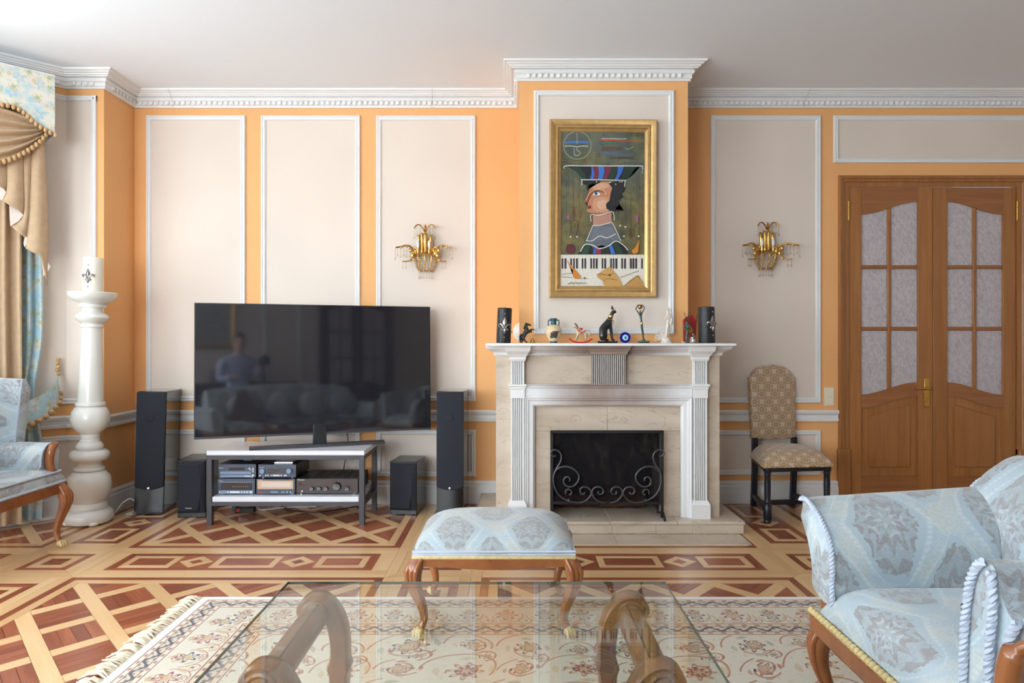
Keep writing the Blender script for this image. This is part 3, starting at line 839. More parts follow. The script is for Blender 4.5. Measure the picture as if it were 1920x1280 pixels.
# cornice round the whole room, with a dentil course
ROOM = [(XR, YB), (XR, YW), (1.075, YW), (1.075, 4.17), (0.045, 4.17), (0.045, YW), (-2.57, YW), (-2.57, 4.30), (-2.806, 4.30), (XL, 2.70), (XL, YB)]
Z = 2.6865
cprof = [(0, Z), (0.012, Z), (0.014, Z+0.010), (0.020, Z+0.014), (0.020, Z+0.036), (0.030, Z+0.042), (0.034, Z+0.050), (0.034, Z+0.056), (0.026, Z+0.057), (0.030, Z+0.064),
         (0.050, Z+0.064), (0.053, Z+0.070), (0.062, Z+0.072), (0.064, Z+0.080), (0.074, Z+0.082), (0.080, Z+0.090), (0.092, Z+0.092), (0.095, CEIL), (0, CEIL)]
cor = MB().sweep(cprof, ROOM, closed=True).build('trim_1', 'white_trim', smooth=None)
tag(cor, 'white stepped plaster cornice with small dentils under the ceiling', 'cornice', kind='structure')
den = MB()
for (p, q) in zip(ROOM, ROOM[1:]+ROOM[:1]):
    a, b = Vector(p), Vector(q); d = (b-a); L = d.length; d.normalize(); nrm = Vector((-d.y, d.x))
    if a.y < 0 and b.y < 0: continue
    n = max(1, int(L/0.036))
    for k in range(n):
        t = (k+0.5)*L/n; w_ = 0.0115
        if t < 0.03 or t > L-0.03: continue
        c = a+d*t
        if c.y < 0.5: continue
        den.prism([(-w_, 0.018), (w_, 0.018), (w_, 0.029), (-w_*0.4, 0.033), (-w_, 0.029)][::1], Z+0.015, Z+0.037, lambda s_, o, h: (c.x+d.x*s_+nrm.x*o, c.y+d.y*s_+nrm.y*o, h))
dn = den.build('dentil_course', 'white_trim', cor); dn['kind'] = 'stuff'
for px_ in (325, 810, 1505):                    # fine joints where lengths of cornice meet
    x_ = wx(px_)
    MB().loft([[(xx+(z-Z)*0.12, YW-o-0.0009, z-0.0006) for o, z in cprof[1:-1]] for xx in (x_, x_+0.0022)], caps=False, closed=False).build('joint_line', 'joint_grey' if 'joint_grey' in MATS else plain('joint_grey', S(160, 154, 150), 0.8), cor)
# chair rail and baseboard
rail = [(0, 0.559), (0.018, 0.559), (0.020, 0.575), (0.012, 0.580), (0.014, 0.600), (0.026, 0.612), (0.030, 0.626), (0.022, 0.635), (0, 0.635)]
base = [(0, 0), (0.022, 0), (0.022, 0.118), (0.014, 0.126), (0.018, 0.140), (0.010, 0.152), (0, 0.155)]
LPATH = [(-0.094, YW), (-2.57, YW), (-2.57, 4.30), (-2.806, 4.30), (XL, 2.70), (XL, YB)]
RPATH = [(2.215, YW), (1.216, YW)]
QPATH = [(XR, YB), (XR, YW), (3.53, YW)]
n_ = 2
for prof, nm, lb in ((rail, 'trim', 'white moulded chair rail'), (base, 'baseboard', 'tall white baseboard')):
    for path, side, where in ((LPATH, 'left', 'running behind the television to the bay'), (RPATH, 'back', 'between the fireplace and the oak door'), (QPATH, 'right', 'beyond the oak door')):
        nm2 = ('trim_%d' % n_) if nm == 'trim' else 'baseboard_'+side
        n_ += nm == 'trim'
        tag(MB().sweep(prof, path).build(nm2, 'white_trim', bevel=0.0), lb+' '+where, 'trim', kind='structure')
# framed wall panels
mprof = [(0, 0), (0, 0.010), (0.004, 0.016), (0.011, 0.017), (0.014, 0.012), (0.020, 0.012), (0.023, 0.016), (0.028, 0.015), (0.035, 0.006), (0.036, 0)]
def wall_panel(fn, a0, a1, z0, z1, label):
    global n_
    secs = []
    for (sa, sz, a, z) in ((1, 1, a0, z0), (-1, 1, a1, z0), (-1, -1, a1, z1), (1, -1, a0, z1), (1, 1, a0, z0)):
        secs.append([fn(a+sa*o, h, z+sz*o) for o, h in mprof])
    m = MB().loft(secs, caps=False).build('trim_%d' % n_, 'white_trim'); n_ += 1
    tag(m, label, 'panel', kind='structure')
    slabs(MB(), [(a0+0.03, a1-0.03, z0+0.03, z1-0.03)], fn, 0.0, 0.003).build('panel_field', 'cream_paint', m)
backw = lambda a, h, z: (a, YW-h, z)
breast = lambda a, h, z: (a, 4.17-h, z)
UP, LO = (wz(752), wz(217)), (wz(893), wz(805))
nm3 = ('leftmost', 'middle', 'rightmost')
for k, (p0, p1) in enumerate(((275, 461), (490, 676), (706, 892))):
    wall_panel(backw, wx(p0), wx(p1), UP[0], UP[1], 'tall cream wall panel in a white frame, %s of three behind the television' % nm3[k])
    wall_panel(backw, wx(p0), wx(p1), LO[0], LO[1], 'low cream wall panel in a white frame, %s of three behind the television' % nm3[k])
wall_panel(backw, wx(1332), wx(1538), wz(755), UP[1], 'tall cream wall panel in a white frame behind the gold upholstered chair')
wall_panel(backw, wx(1332), wx(1538), wz(890), wz(806), 'low cream wall panel in a white frame behind the gold upholstered chair')
wall_panel(backw, wx(1562), 3.56, wz(306), UP[1], 'long cream wall panel in a white frame over the oak door')
wall_panel(breast, 0.1336, 0.990, 1.1456, 2.631, 'cream panel in a white frame on the chimney breast round the painting')
# the panel that turns the corner into the bay
def corner_panel(z0, z1, label):
    global n_
    path = [(-2.613, 4.30), (-2.806, 4.30), bay(0.30, 0, 0)[:2]]
    m = MB()
    for zz, s in ((z0, 1), (z1, -1)): m.sweep([(h, zz+s*o) for o, h in mprof], path)
    m.loft([[(-2.613-o, 4.30-h, z) for o, h in mprof] for z in (z0, z1)])
    t = m.build('trim_%d' % n_, 'white_trim'); n_ += 1; tag(t, label, 'panel', kind='structure')
    slabs(MB(), [(-2.806, -2.64, z0+0.03, z1-0.03)], lambda a, h, z: (a, 4.30-h, z), 0.0, 0.003).build('panel_field', 'cream_paint', t)
    slabs(MB(), [(0.0, 0.30, z0+0.03, z1-0.03)], bay, 0.0, 0.003).build('panel_field', 'cream_paint', t)
corner_panel(0.707, 2.645, 'tall cream panel turning the corner behind the white column')
corner_panel(0.20, 0.51, 'low cream panel turning the corner behind the white column')

# doors
def smooth01(s): s = max(0, min(1, s)); return s*s*(3-2*s)
def double_door(nm, label, fn, x0, xm, x1, H, oak='door_oak', cross='door_oak_cross', lever=True):
    d = thing(nm, label, 'door', fn(xm, 0, 0), kind='structure')
    cw = 0.075
    prof = [(0, -0.02), (0, 0.022), (0.006, 0.030), (0.020, 0.030), (0.026, 0.022), (0.040, 0.020), (0.046, 0.012), (cw, 0.010), (cw, -0.02)]
    a0, a1, zt = x0-cw, x1+cw, H+cw
    secs = [[fn(a0+o, h, 0) for o, h in prof], [fn(a0+o, h, zt-o) for o, h in prof], [fn(a1-o, h, zt-o) for o, h in prof], [fn(a1-o, h, 0) for o, h in prof]]
    MB().loft(secs).build('door_casing', oak, d)
    for a in ((a0-0.008, a0+cw), (a1-cw, a1+0.008)):
        slabs(MB(), [(a[0], a[1], 0.0, 0.37)], fn, -0.02, 0.036).build('plinth_block', oak, d, bevel=0.004)
    for sgn, e0, e1 in ((1, x0+0.003, xm-0.002), (-1, x1-0.003, xm+0.002)):
        W = abs(e1-e0); A = lambda s: e0+sgn*s
        F = lambda s, h, z: fn(A(s), h, z)
        sl, sr = 0.087, W-0.098
        top = lambda s: 1.968+(2.055-1.968)*smooth01((s-sl)/(sr-sl)) if H > 2 else 0
        gb = lambda s: 0.737+0.085*smooth01((s-sl)/(sr-sl)); pt = lambda s: 0.646+0.084*smooth01((s-sl)/(sr-sl))
        N = 14; ss = [sl+(sr-sl)*i/N for i in range(N+1)]
        leaf = slabs(MB(), [(0, sl, 0.008, H-0.004), (sr, W, 0.008, H-0.004)], F, -0.035, 0.0).build('door_leaf', oak, d, bevel=0.002)
        slabs(MB(), [(sl, sr, 0.008, 0.18)], F, -0.035, 0.0).build('rail', cross, leaf)
        for lo, hi in ((pt, gb), (top, lambda s: H-0.004)):
            m = MB()
            m.loft([[F(s, -0.035, lo(s)), F(s, 0, lo(s)), F(s, 0, hi(s)), F(s, -0.035, hi(s))] for s in ss]); m.build('rail', cross, leaf)
        ms = (sl+sr)/2; mw = 0.013
        hz = [1.608, 1.187]
        for c0, c1 in ((sl, ms-mw), (ms+mw, sr)):
            for lo, hi in ((lambda s: hz[0]+mw, top), (lambda s: hz[1]+mw, lambda s: hz[0]-mw), (gb, lambda s: hz[1]-mw)):
                q = [c0+(c1-c0)*i/6 for i in range(7)]
                MB().loft([[F(s, -0.021, lo(s)), F(s, -0.015, lo(s)), F(s, -0.015, hi(s)), F(s, -0.021, hi(s))] for s in q]).build('pane', 'patterned_glass', leaf)
            for zz in hz: slabs(MB(), [(c0, c1, zz-mw, zz+mw)], F, -0.032, -0.002).build('muntin', cross, leaf, bevel=0.006)
        slabs(MB(), [(ms-mw, ms+mw, gb(ms)-0.005, top(ms)+0.005)], F, -0.032, -0.003).build('muntin', oak, leaf, bevel=0.006)
        # lower panel: sunk ground, moulding and raised field
        MB().loft([[F(s, -0.03, 0.18), F(s, -0.012, 0.18), F(s, -0.012, pt(s)), F(s, -0.03, pt(s))] for s in ss]).build('panel', oak, leaf)
        i0, i1 = sl+0.055, sr-0.055; q = [i0+(i1-i0)*i/N for i in range(N+1)]
        MB().loft([[F(s, -0.02, 0.235), F(s, -0.003, 0.245), F(s, -0.003, pt(s)-0.065), F(s, -0.02, pt(s)-0.052)] for s in q]).build('raised_field', oak, leaf)
        for zz in (1.93, 0.20):
            o = MB()
            for (za, zb) in ((zz, zz+0.035), (zz+0.038, zz+0.082), (zz+0.085, zz+0.12)): o.lathe([(0.007, za), (0.007, zb)], 10, F(-0.004, 0.008, 0))
            o.ball(F(-0.004, 0.008, zz-0.004), 0.007, 8, 5).ball(F(-0.004, 0.008, zz+0.124), 0.007, 8, 5)
            o.build('hinge', 'brass', leaf, smooth=40)
        if sgn == 1 and lever:
            hp = slabs(MB(), [(W-0.058, W-0.022, 0.655, 0.848)], F, 0.0, 0.006).build('handle_plate', 'brass', leaf, bevel=0.002)
            c = F(W-0.040, 0.0, 0.782)
            hh = MB().tube([F(W-0.040, 0.0, 0.782), F(W-0.040, 0.045, 0.782), F(W-0.055, 0.052, 0.782), F(W-0.145, 0.050, 0.780)], [0.008, 0.008, 0.009, 0.0065], 10)
            hh.lathe([(0.0, -0.004), (0.012, -0.004), (0.012, 0.004), (0, 0.004)], 12, F(W-0.040, 0.008, 0.70), axis='y')
            hh.build('lever_handle', 'brass', leaf, smooth=50)
    return d
dfn = lambda a, h, z: (a, YW-h+0.012, z)
double_door('door_1', 'oak double door with arched patterned glass panes and brass lever', dfn, wx(1592), wx(1751), wx(1908), 2.153)
rear = lambda a, h, z: (a, YB+h+0.036, z)
double_door('door_2', 'dark glazed double door in the wall behind the camera', rear, 1.55, 2.13, 2.71, 2.153, 'cabinet_dark', 'cabinet_dark', False)
# dim hallway wall behind the oak door
tag(MB().box(DX0-0.1, DX1+0.1, YW+0.9, YW+0.95, 0, CEIL).build('wall_hallway', 'cream_paint'), 'hallway wall beyond the oak door', 'wall', kind='structure')
# white upright strips on the rear wall
for k, a in enumerate((-1.2, 0.62, 1.15)):
    slabs(MB(), [(a, a+0.05, 0.0, CEIL-0.1)], lambda a_, h, z: (a_, YB+h, z), 0, 0.02).build('trim_%d' % n_, 'white_trim')['kind'] = 'structure'; n_ += 1
# ------------------------------------------------------------------ fireplace
FY, FS, FC = 4.0, 4.0/1280, 0.5608             # front of the marble, metres per pixel there, centre line
def fx(px): return (px-960)*FS
def fz(py): return CAM_H-(py-640)*FS
ST = 0.075                                      # top of the hearth step
fp = thing('fireplace', 'beige marble fireplace with white fluted pilasters and a stepped hearth', 'fireplace', (FC, 4.2, 0))
ox0, ox1, oz1 = 0.225, 0.884, 0.575             # firebox opening
bx0, bx1 = -0.094, 1.2156
for nm, x0, x1, z0, z1 in (('marble_slab', bx0, 0.134, ST, 1.031), ('marble_slab', 0.988, bx1, ST, 1.031), ('marble_slab', 0.134, 0.988, 0.725, 1.031)):
    MB().box(x0, x1, FY, YW, z0, z1).build(nm, 'beige_marble', fp)
# inner surround slabs, joint over the middle of the opening
for x0, x1, z0, z1 in ((0.134, ox0, ST, oz1-0.0008), (ox1, 0.988, ST, oz1-0.0008), (0.134, FC-0.0008, oz1, 0.725), (FC+0.0008, 0.988, oz1, 0.725)):
    MB().box(x0, x1, FY+0.012, FY+0.10, z0, z1).build('surround_slab', 'beige_marble', fp, bevel=0.001)
# firebox lined with sooty brick
fb = MB().box(ox0-0.02, ox0, FY+0.10, 4.5, ST, 0.72).box(ox1, ox1+0.02, FY+0.10, 4.5, ST, 0.72).box(ox0, ox1, 4.48, 4.5, ST, 0.72).box(ox0, ox1, FY+0.10, 4.5, 0.70, 0.72)
fb.build('firebox', 'sooty_firebox', fp)
# white architrave round the surround slabs
ap = [(0, 0), (0, 0.030), (0.008, 0.036), (0.016, 0.030), (0.022, 0.030), (0.028, 0.022), (0.050, 0.020), (0.056, 0.012), (0.062, 0.004), (0.062, 0)]
a0, a1, at = 0.072, 1.0495, 0.782
secs = [[(a0+o, FY-h, ST) for o, h in ap], [(a0+o, FY-h, at-o) for o, h in ap], [(a1-o, FY-h, at-o) for o, h in ap], [(a1-o, FY-h, ST) for o, h in ap]]
MB().loft(secs).build('architrave', 'sooty_white', fp)
# entablature band and the moulding over it
MB().box(0.072, 1.0495, FY-0.032, FY, 0.782, 0.832).build('frieze_band', 'sooty_white', fp, bevel=0.002)
bp = [(0, 0.828), (0.036, 0.828), (0.042, 0.834), (0.036, 0.840), (0.046, 0.846), (0.050, 0.852), (0, 0.852)]
MB().loft([[(x, FY-h, z) for h, z in bp] for x in (0.066, 1.056)]).build('band_moulding', 'sooty_white', fp)
# pilasters
def pilaster(xc, white='white_trim'):
    hw = 0.0385
    poly = [(-hw, 0), (-hw, 0.040)]
    n = 5; fw = 2*(hw-0.007)/n
    for k in range(n):
        c = -hw+0.007+fw*(k+0.5)
        poly += [(c-fw*0.36, 0.040), (c-fw*0.26, 0.026), (c+fw*0.26, 0.026), (c+fw*0.36, 0.040)]
    poly += [(hw, 0.040), (hw, 0)]
    p = MB().prism(poly[::-1], 0.17, 0.985, lambda a, b, h: (xc+a, FY-b, h)).build('pilaster', white, fp)
    pl = [(0, 0), (0, 0.056), (0.0, 0.056)]
    MB().loft([[(xc-w, FY, z), (xc-w, FY-d, z), (xc+w, FY-d, z), (xc+w, FY, z)] for w, d, z in ((0.0535, 0.058, ST), (0.0535, 0.058, 0.155), (0.0415, 0.046, 0.176), (0.0415, 0.046, 0.178))]).build('plinth', white, p)
    MB().loft([[(xc-w, FY, z), (xc-w, FY-d, z), (xc+w, FY-d, z), (xc+w, FY, z)] for w, d, z in ((0.042, 0.044, 0.772), (0.042, 0.044, 0.820), (0.046, 0.048, 0.828), (0.046, 0.048, 0.836), (0.052, 0.054, 0.842), (0.052, 0.054, 0.852), (0.040, 0.042, 0.853))]).build('cap_block', white, p)
    MB().loft([[(xc-w, FY, z), (xc-w, FY-d, z), (xc+w, FY-d, z), (xc+w, FY, z)] for w, d, z in ((0.042, 0.044, 0.985), (0.048, 0.052, 0.998), (0.048, 0.052, 1.008), (0.058, 0.066, 1.026), (0.070, 0.088, 1.044), (0.074, 0.096, 1.060), (0.076, 0.100, 1.074))]).build('capital', white, p)
pilaster(0.032); pilaster(1.0935)
# fluted console in the middle
hw = 0.095; poly = [(-hw, 0), (-hw, 0.050)]; n = 17; fw = 2*hw/n
for k in range(n):
    c = -hw+fw*(k+0.5); poly += [(c-fw*0.30, 0.050), (c-fw*0.20, 0.036), (c+fw*0.20, 0.036), (c+fw*0.30, 0.050)]
poly += [(hw, 0.050), (hw, 0)]
MB().prism(poly[::-1], 0.852, 1.032, lambda a, b, h: (FC+a, FY-b, h)).build('fluted_console', 'sooty_flutes', fp)
MB().loft([[(FC-w, FY, z), (FC-w, FY-d, z), (FC+w, FY-d, z), (FC+w, FY, z)] for w, d, z in ((0.098, 0.054, 1.022), (0.106, 0.062, 1.030), (0.106, 0.062, 1.038), (0.118, 0.080, 1.056), (0.122, 0.096, 1.066), (0.122, 0.098, 1.074))]).build('console_cap', 'sooty_white', fp)
# mantel shelf and the moulding under it
mp = [(0, 1.018), (0.010, 1.018), (0.016, 1.028), (0.012, 1.034), (0.030, 1.044), (0.052, 1.056), (0.058, 1.066), (0.058, 1.074), (0, 1.074)]
MB().sweep(mp, [(bx1, YW), (bx1, FY), (bx0, FY), (bx0, YW)]).build('mantel_moulding', 'sooty_white', fp)
MB().box(-0.150, 1.2720, 3.862, YW, 1.074, 1.090).build('mantel_shelf', 'white_trim', fp, bevel=0.004)
# hearth: raised step of slabs with risers, and slabs let into the floor
xs = [-0.21, 0.175, 0.56, 0.945, 1.328]
for x0, x1 in zip(xs, xs[1:]):
    MB().box(x0+0.0006, x1-0.0006, 3.885, YW, 0.056, ST).build('hearth_slab', 'beige_marble', fp, bevel=0.004)
xr = [-0.206, 0.02, 0.30, 0.57, 0.82, 1.03, 1.322]
for x0, x1 in zip(xr, xr[1:]):
    MB().box(x0+0.0006, x1-0.0006, 3.892, 3.93, 0.004, 0.0556).build('riser_slab', 'beige_marble', fp, bevel=0.001)
MB().box(-0.206, 1.322, 3.93, YW, 0.002, 0.0555).build('hearth_core', 'beige_marble', fp)
for x0, x1 in ((-0.20, 0.28), (0.28, 0.575), (0.575, 0.84), (0.84, 1.07), (1.07, 1.30)):
    MB().box(x0+0.0006, x1-0.0006, 3.69, 3.892, -0.01, 0.003).build('floor_slab', 'beige_marble', fp, bevel=0.001)

# logs lying in the firebox
for k, (x0, x1, y, z, r) in enumerate(((0.27, 0.52, 4.22, 0.048, 0.044), (0.54, 0.80, 4.20, 0.038, 0.034), (0.60, 0.84, 4.36, 0.052, 0.048))):
    m = MB(); pts = [(x0+(x1-x0)*i/6, y+0.006*math.sin(i*2+k), ST+z+0.003*math.cos(i*3)) for i in range(7)]
    m.tube(pts, [r*(0.94+0.1*math.sin(i*2.3+k)) for i in range(7)], 9)
    tag(m.build('firewood_log', 'log_wood', smooth=50), ('charred log at the left of the firebox', 'thin charred log in the middle of the firebox', 'reddish log at the right of the firebox')[k], 'log', 'logs in the firebox')

# wrought iron fire screen
sy = 3.955
scr = thing('fire_screen', 'black wrought iron fire screen with scrollwork before the firebox', 'fire screen', (0.55, sy, ST))
def sp(zx, zy, dy=0.0): px, py = 1010+zx*0.15625, 790+zy*0.15625; v = P(px, py, sy); return Vector((v.x, sy+dy, v.z))
L_, R_, T_, B_ = sp(158, 0).x, sp(1482, 0).x, sp(0, 122).z, sp(0, 972).z
for x in (L_, R_):
    MB().box(x-0.008, x+0.008, sy-0.006, sy+0.006, ST+0.004, T_).build('post', 'screen_black', scr, bevel=0.001)
    foot = spline([(x, sy+0.13, ST+0.006), (x, sy+0.06, ST+0.02), (x, sy, ST+0.045), (x, sy-0.05, ST+0.03), (x, sy-0.075, ST+0.012), (x, sy-0.062, ST+0.006), (x, sy-0.05, ST+0.018)], 5)
    MB().tube(foot, 0.006, 8).build('foot', 'screen_black', scr, smooth=60)
MB().box(L_-0.008, R_+0.008, sy-0.006, sy+0.006, T_-0.008, T_+0.008).build('top_bar', 'screen_black', scr, bevel=0.001)
MB().box(L_, R_, sy-0.005, sy+0.005, B_-0.009, B_+0.006).build('bottom_bar', 'screen_black', scr, bevel=0.001)
MB().box(L_, R_, sy+0.007, sy+0.009, B_, T_).build('mesh_panel', 'spark_mesh', scr)
SCR = [
    [(205, 400), (185, 415), (155, 400), (145, 370), (165, 342), (205, 338), (250, 365), (272, 420), (255, 490), (215, 555), (185, 620), (175, 690), (190, 780), (230, 860), (290, 915), (360, 945), (440, 965), (520, 970)],
    [(185, 620), (230, 560), (310, 535), (390, 550), (455, 600), (482, 660), (465, 720), (420, 765), (360, 778), (310, 750), (298, 700), (325, 662), (362, 668), (375, 695), (360, 708)],
    [(480, 968), (560, 945), (615, 890), (628, 840), (600, 795), (550, 780), (505, 795), (493, 830), (515, 862), (548, 858), (550, 840)],
    [(320, 870), (325, 825), (355, 808), (385, 825), (393, 855), (375, 875), (362, 862)],
    [(790, 970), (720, 955), (660, 905), (638, 850), (655, 800), (700, 778), (750, 790), (775, 830), (755, 862), (720, 862), (708, 842), (722, 832)]]
for k, pts in enumerate(SCR):
    for s in (0, 1):
        q = spline([sp(1640-a, b, -0.012) if s else sp(a, b, -0.012) for a, b in pts], 6)
        n = len(q); MB().tube(q, [0.0052*(0.6+0.4*min(1, i/6, (n-1-i)/6)) for i in range(n)], 8).build('scroll', 'iron', scr, smooth=60)
for a in (360, 1280): MB().ball(sp(a, 940, -0.012), 0.010, 10, 7).build('collar', 'iron', scr, smooth=80)

# ------------------------------------------------------------------ painting over the mantel
PD = 4.145; pn = thing('painting', 'surreal portrait painting in a gold frame above the mantel', 'painting', P(1130, 556, PD))
def pp(zx, zy, h): px, py = 1000+zx*0.2814, 210+zy*0.2814; v = P(px, py, PD); return (v.x, PD-h, v.z)
fprof = [(0, -0.02), (0, 0.022), (8, 0.030), (30, 0.024), (40, 0.018), (46, 0.024), (54, 0.024), (60, 0.014), (72, 0.008), (78, 0.002), (78, -0.02)]
c4 = ((108, 54, 1, 1), (820, 58, -1, 1), (817, 1236, -1, -1), (104, 1236, 1, -1))
MB().loft([[pp(x+sx_*o, y+sy_*o, h) for o, h in fprof] for x, y, sx_, sy_ in c4+c4[:1]], caps=False).build('frame', 'gold_frame' if 'gold_frame' in MATS else plain('gold_frame', S(206, 166, 108), 0.38, 0.6, vary=0.15, vscale=25), pn, smooth=30)
MB().prism([(170, 1180), (760, 1180), (760, 110), (170, 110)], -0.012, 0.0, lambda a, b, h: pp(a, b, h)).build('canvas', 'canvas_ground', pn)
pic = MB(); layer = [0.0006]
def shp(col, pts, sm=0, closed=True):
    q = [(p.x, p.y) for p in (spline([(a, b, 0) for a, b in pts], sm, True) if sm else [Vector((a, b, 0)) for a, b in pts])]
    layer[0] += 0.00003
    bm = bmesh.new(); vs = [bm.verts.new((a, b, 0)) for a, b in q]
    try: bm.faces.new(vs); bmesh.ops.triangulate(bm, faces=bm.faces)
    except Exception: pass
    bm.verts.index_update()
    pic.add([pp(v.co.x, v.co.y, layer[0]) for v in bm.verts], [tuple(v.index for v in f.verts) for f in bm.faces], col=S(*col)); bm.free()
def line(col, pts, w=3.0, sm=0, w2=None):
    q = spline([(a, b, 0) for a, b in pts], sm) if sm else [Vector((a, b, 0)) for a, b in pts]
    layer[0] += 0.00003; l, r = [], []
    for i, p in enumerate(q):
        t = (q[min(i+1, len(q)-1)]-q[max(i-1, 0)]); t = t.normalized() if t.length else Vector((1, 0, 0)); n = Vector((-t.y, t.x, 0))
        ww = w if w2 is None else w+(w2-w)*i/max(1, len(q)-1)
        l.append(p+n*ww/2); r.append(p-n*ww/2)
    vs = [pp(p.x, p.y, layer[0]) for p in l+r]; k = len(q)
    pic.add(vs, [(i, i+1, k+i+1, k+i) for i in range(k-1)], col=S(*col))
shp((222, 214, 200), [(182, 950), (748, 950), (748, 1166), (180, 1166)])
for i in range(21): x = 196+i*26; line((150, 140, 135), [(x, 952), (x, 1046)], 1.2)
for a, b in ((188, 200), (207, 220), (246, 257), (265, 276), (284, 297), (322, 333), (340, 351), (380, 391), (398, 409), (415, 428), (455, 466), (472, 485), (512, 523), (529, 540), (546, 559), (586, 597), (604, 617), (643, 656), (660, 673), (678, 691), (719, 729)):
    shp((48, 36, 46), [(a, 975), (b, 975), (b, 1043), (a, 1043)])
for x, y0, y1 in ((222, 400, 690), (266, 420, 640), (306, 400, 640), (614, 480, 745), (690, 420, 690), (705, 400, 850), (650, 480, 770), (236, 400, 560), (560, 670, 820)): line((52, 50, 38), [(x, y0), (x, y1)], 1.6)
# faint figures in the upper part
line((150, 156, 120), arc(293, 222, 92, 0, 360, 40), 5); line((70, 110, 170), [(208, 205), (290, 200), (368, 204)], 16, 4)
line((205, 205, 190), [(208, 228), (250, 226), (290, 232), (330, 226), (365, 229)], 5, 4); line((160, 160, 140), [(290, 140), (290, 215)], 4); line((165, 165, 145), [(272, 245), (275, 285), (295, 292), (312, 270), (290, 255), (292, 240)], 5, 5)
line((190, 70, 40), [(445, 183), (500, 192), (540, 186), (600, 196), (640, 192), (708, 197)], 11, 4, 4); line((200, 190, 170), [(455, 178), (620, 180)], 5); line((40, 120, 80), [(450, 210), (510, 208), (570, 211)], 13, 4, 7)
for i in range(15): line((96, 70, 50), [(462+i*9, 234), (462+i*9, 254)], 4)
line((96, 70, 50), [(455, 232), (590, 236)], 3); line((96, 70, 50), [(455, 256), (590, 256)], 3); line((160, 160, 130), [(608, 240), (630, 248), (655, 238), (670, 230)], 4, 4)
line((80, 105, 150), [(470, 272), (540, 276), (600, 286), (670, 282)], 9, 4, 4)
for i in range(16): line((86, 62, 44), [(510+i*10, 298), (510+i*10, 314)], 4)
for x, y in ((345, 330), (430, 290), (430, 330), (240, 335), (506, 345)): line((92, 70, 46), arc(x, y, 12, 0, 330, 10), 3)
line((120, 110, 80), [(195, 322), (300, 335), (400, 355)], 3, 3); line((120, 110, 80), [(520, 350), (620, 330), (740, 335)], 3, 3)
# hat
shp((24, 26, 26), [(222, 362), (712, 362), (668, 382), (650, 430), (606, 455), (330, 455), (306, 420), (284, 395)])
hs = [((30, 56, 40), 250, 300, 330, 360), ((22, 24, 26), 330, 385, 365, 378), ((58, 98, 180), 385, 405, 375, 402), ((112, 36, 56), 395, 430, 402, 428), ((54, 110, 190), 430, 472, 428, 458), ((112, 36, 56), 476, 520, 460, 486), ((30, 56, 40), 520, 560, 490, 528), ((54, 100, 180), 562, 602, 540, 560), ((26, 50, 36), 610, 690, 575, 606)]
for c, a, b, c2, d in hs:
    m1, m2 = (a+c2)/2+8, (b+d)/2+8
    shp(c, [(a, 364), (b, 364), (m2, 405), (d, 454), (c2, 454), (m1, 410)])
line((212, 214, 206), [(204, 376), (206, 362), (230, 358), (470, 360), (700, 360), (728, 362), (728, 380)], 6); line((190, 196, 190), [(728, 370), (724, 410)], 3)
# skirt at the bottom with stripes, lace shoulders, neck
shp((22, 30, 26), [(295, 946), (350, 880), (400, 850), (560, 850), (610, 885), (632, 946)])
for c, a, b, t0, t1 in (((40, 70, 46), 318, 360, 372, 396), ((56, 96, 176), 396, 416, 408, 424), ((138, 44, 66), 414, 450, 424, 444), ((26, 44, 34), 452, 500, 446, 486), ((60, 104, 186), 518, 546, 486, 505), ((32, 60, 42), 556, 600, 512, 540)): shp(c, [(a, 945), (b, 945), (t1, 840), (t0, 840)])
shp((96, 100, 108), [(352, 862), (400, 752), (526, 732), (582, 860), (548, 862), (500, 896), (452, 888), (400, 908), (375, 880)])
for i in range(26): x = 372+i*7.6; line((140, 144, 150), [(410+i*4.3, 762), (x+4, 850+6*math.sin(i))], 1.6)
line((232, 232, 226), [(352, 858), (392, 858), (440, 826), (490, 838), (548, 812)], 4, 5); line((232, 232, 226), [(312, 930), (345, 882), (396, 888), (440, 910), (500, 892), (548, 860), (596, 884), (628, 920)], 5, 5)
line((225, 225, 220), [(396, 756), (378, 800), (352, 862)], 4, 3); line((225, 225, 220), [(524, 736), (556, 800), (582, 860)], 4, 3)
shp((178, 128, 110), [(396, 684), (520, 668), (522, 736), (460, 752), (398, 758)])
for i in range(14): line((196, 152, 134), [(402+i*8.6, 688), (402+i*8.6, 750)], 1.6)
line((228, 222, 216), [(384, 730), (384, 684), (440, 688), (520, 664), (536, 690), (538, 720)], 4, 4); line((228, 222, 216), [(396, 756), (440, 756), (524, 734)], 4, 4)
# head
shp((186, 128, 96), [(366, 478), (440, 466), (530, 476), (524, 560), (510, 600), (505, 660), (440, 676), (388, 674), (360, 664), (357, 648), (366, 636), (360, 627), (363, 616), (360, 608), (345, 604), (341, 596), (358, 560), (372, 520)], 4)
shp((200, 146, 114), [(405, 580), (470, 566), (508, 596), (502, 655), (450, 668), (400, 650)], 5); shp((212, 164, 134), [(430, 596), (470, 586), (494, 606), (486, 640), (450, 650), (424, 632)], 5); shp((206, 156, 126), [(385, 482), (470, 474), (510, 490), (470, 512), (400, 512)], 5)
shp((140, 72, 40), [(344, 600), (356, 560), (384, 524), (420, 514), (460, 520), (482, 546), (452, 534), (418, 528), (392, 546), (372, 586), (366, 604)])
line((232, 196, 150), [(350, 590), (372, 545), (415, 517), (462, 524), (484, 548)], 3.5, 4)
shp((232, 226, 216), [(392, 550), (408, 534), (430, 534), (448, 548), (424, 556)], 4); shp((70, 110, 150), arc(417, 543, 12, 0, 360, 14)[:-1]); shp((14, 14, 18), arc(417, 543, 5, 0, 360, 10)[:-1]); line((60, 34, 24), [(390, 550), (408, 532), (432, 532), (452, 549)], 4, 4)
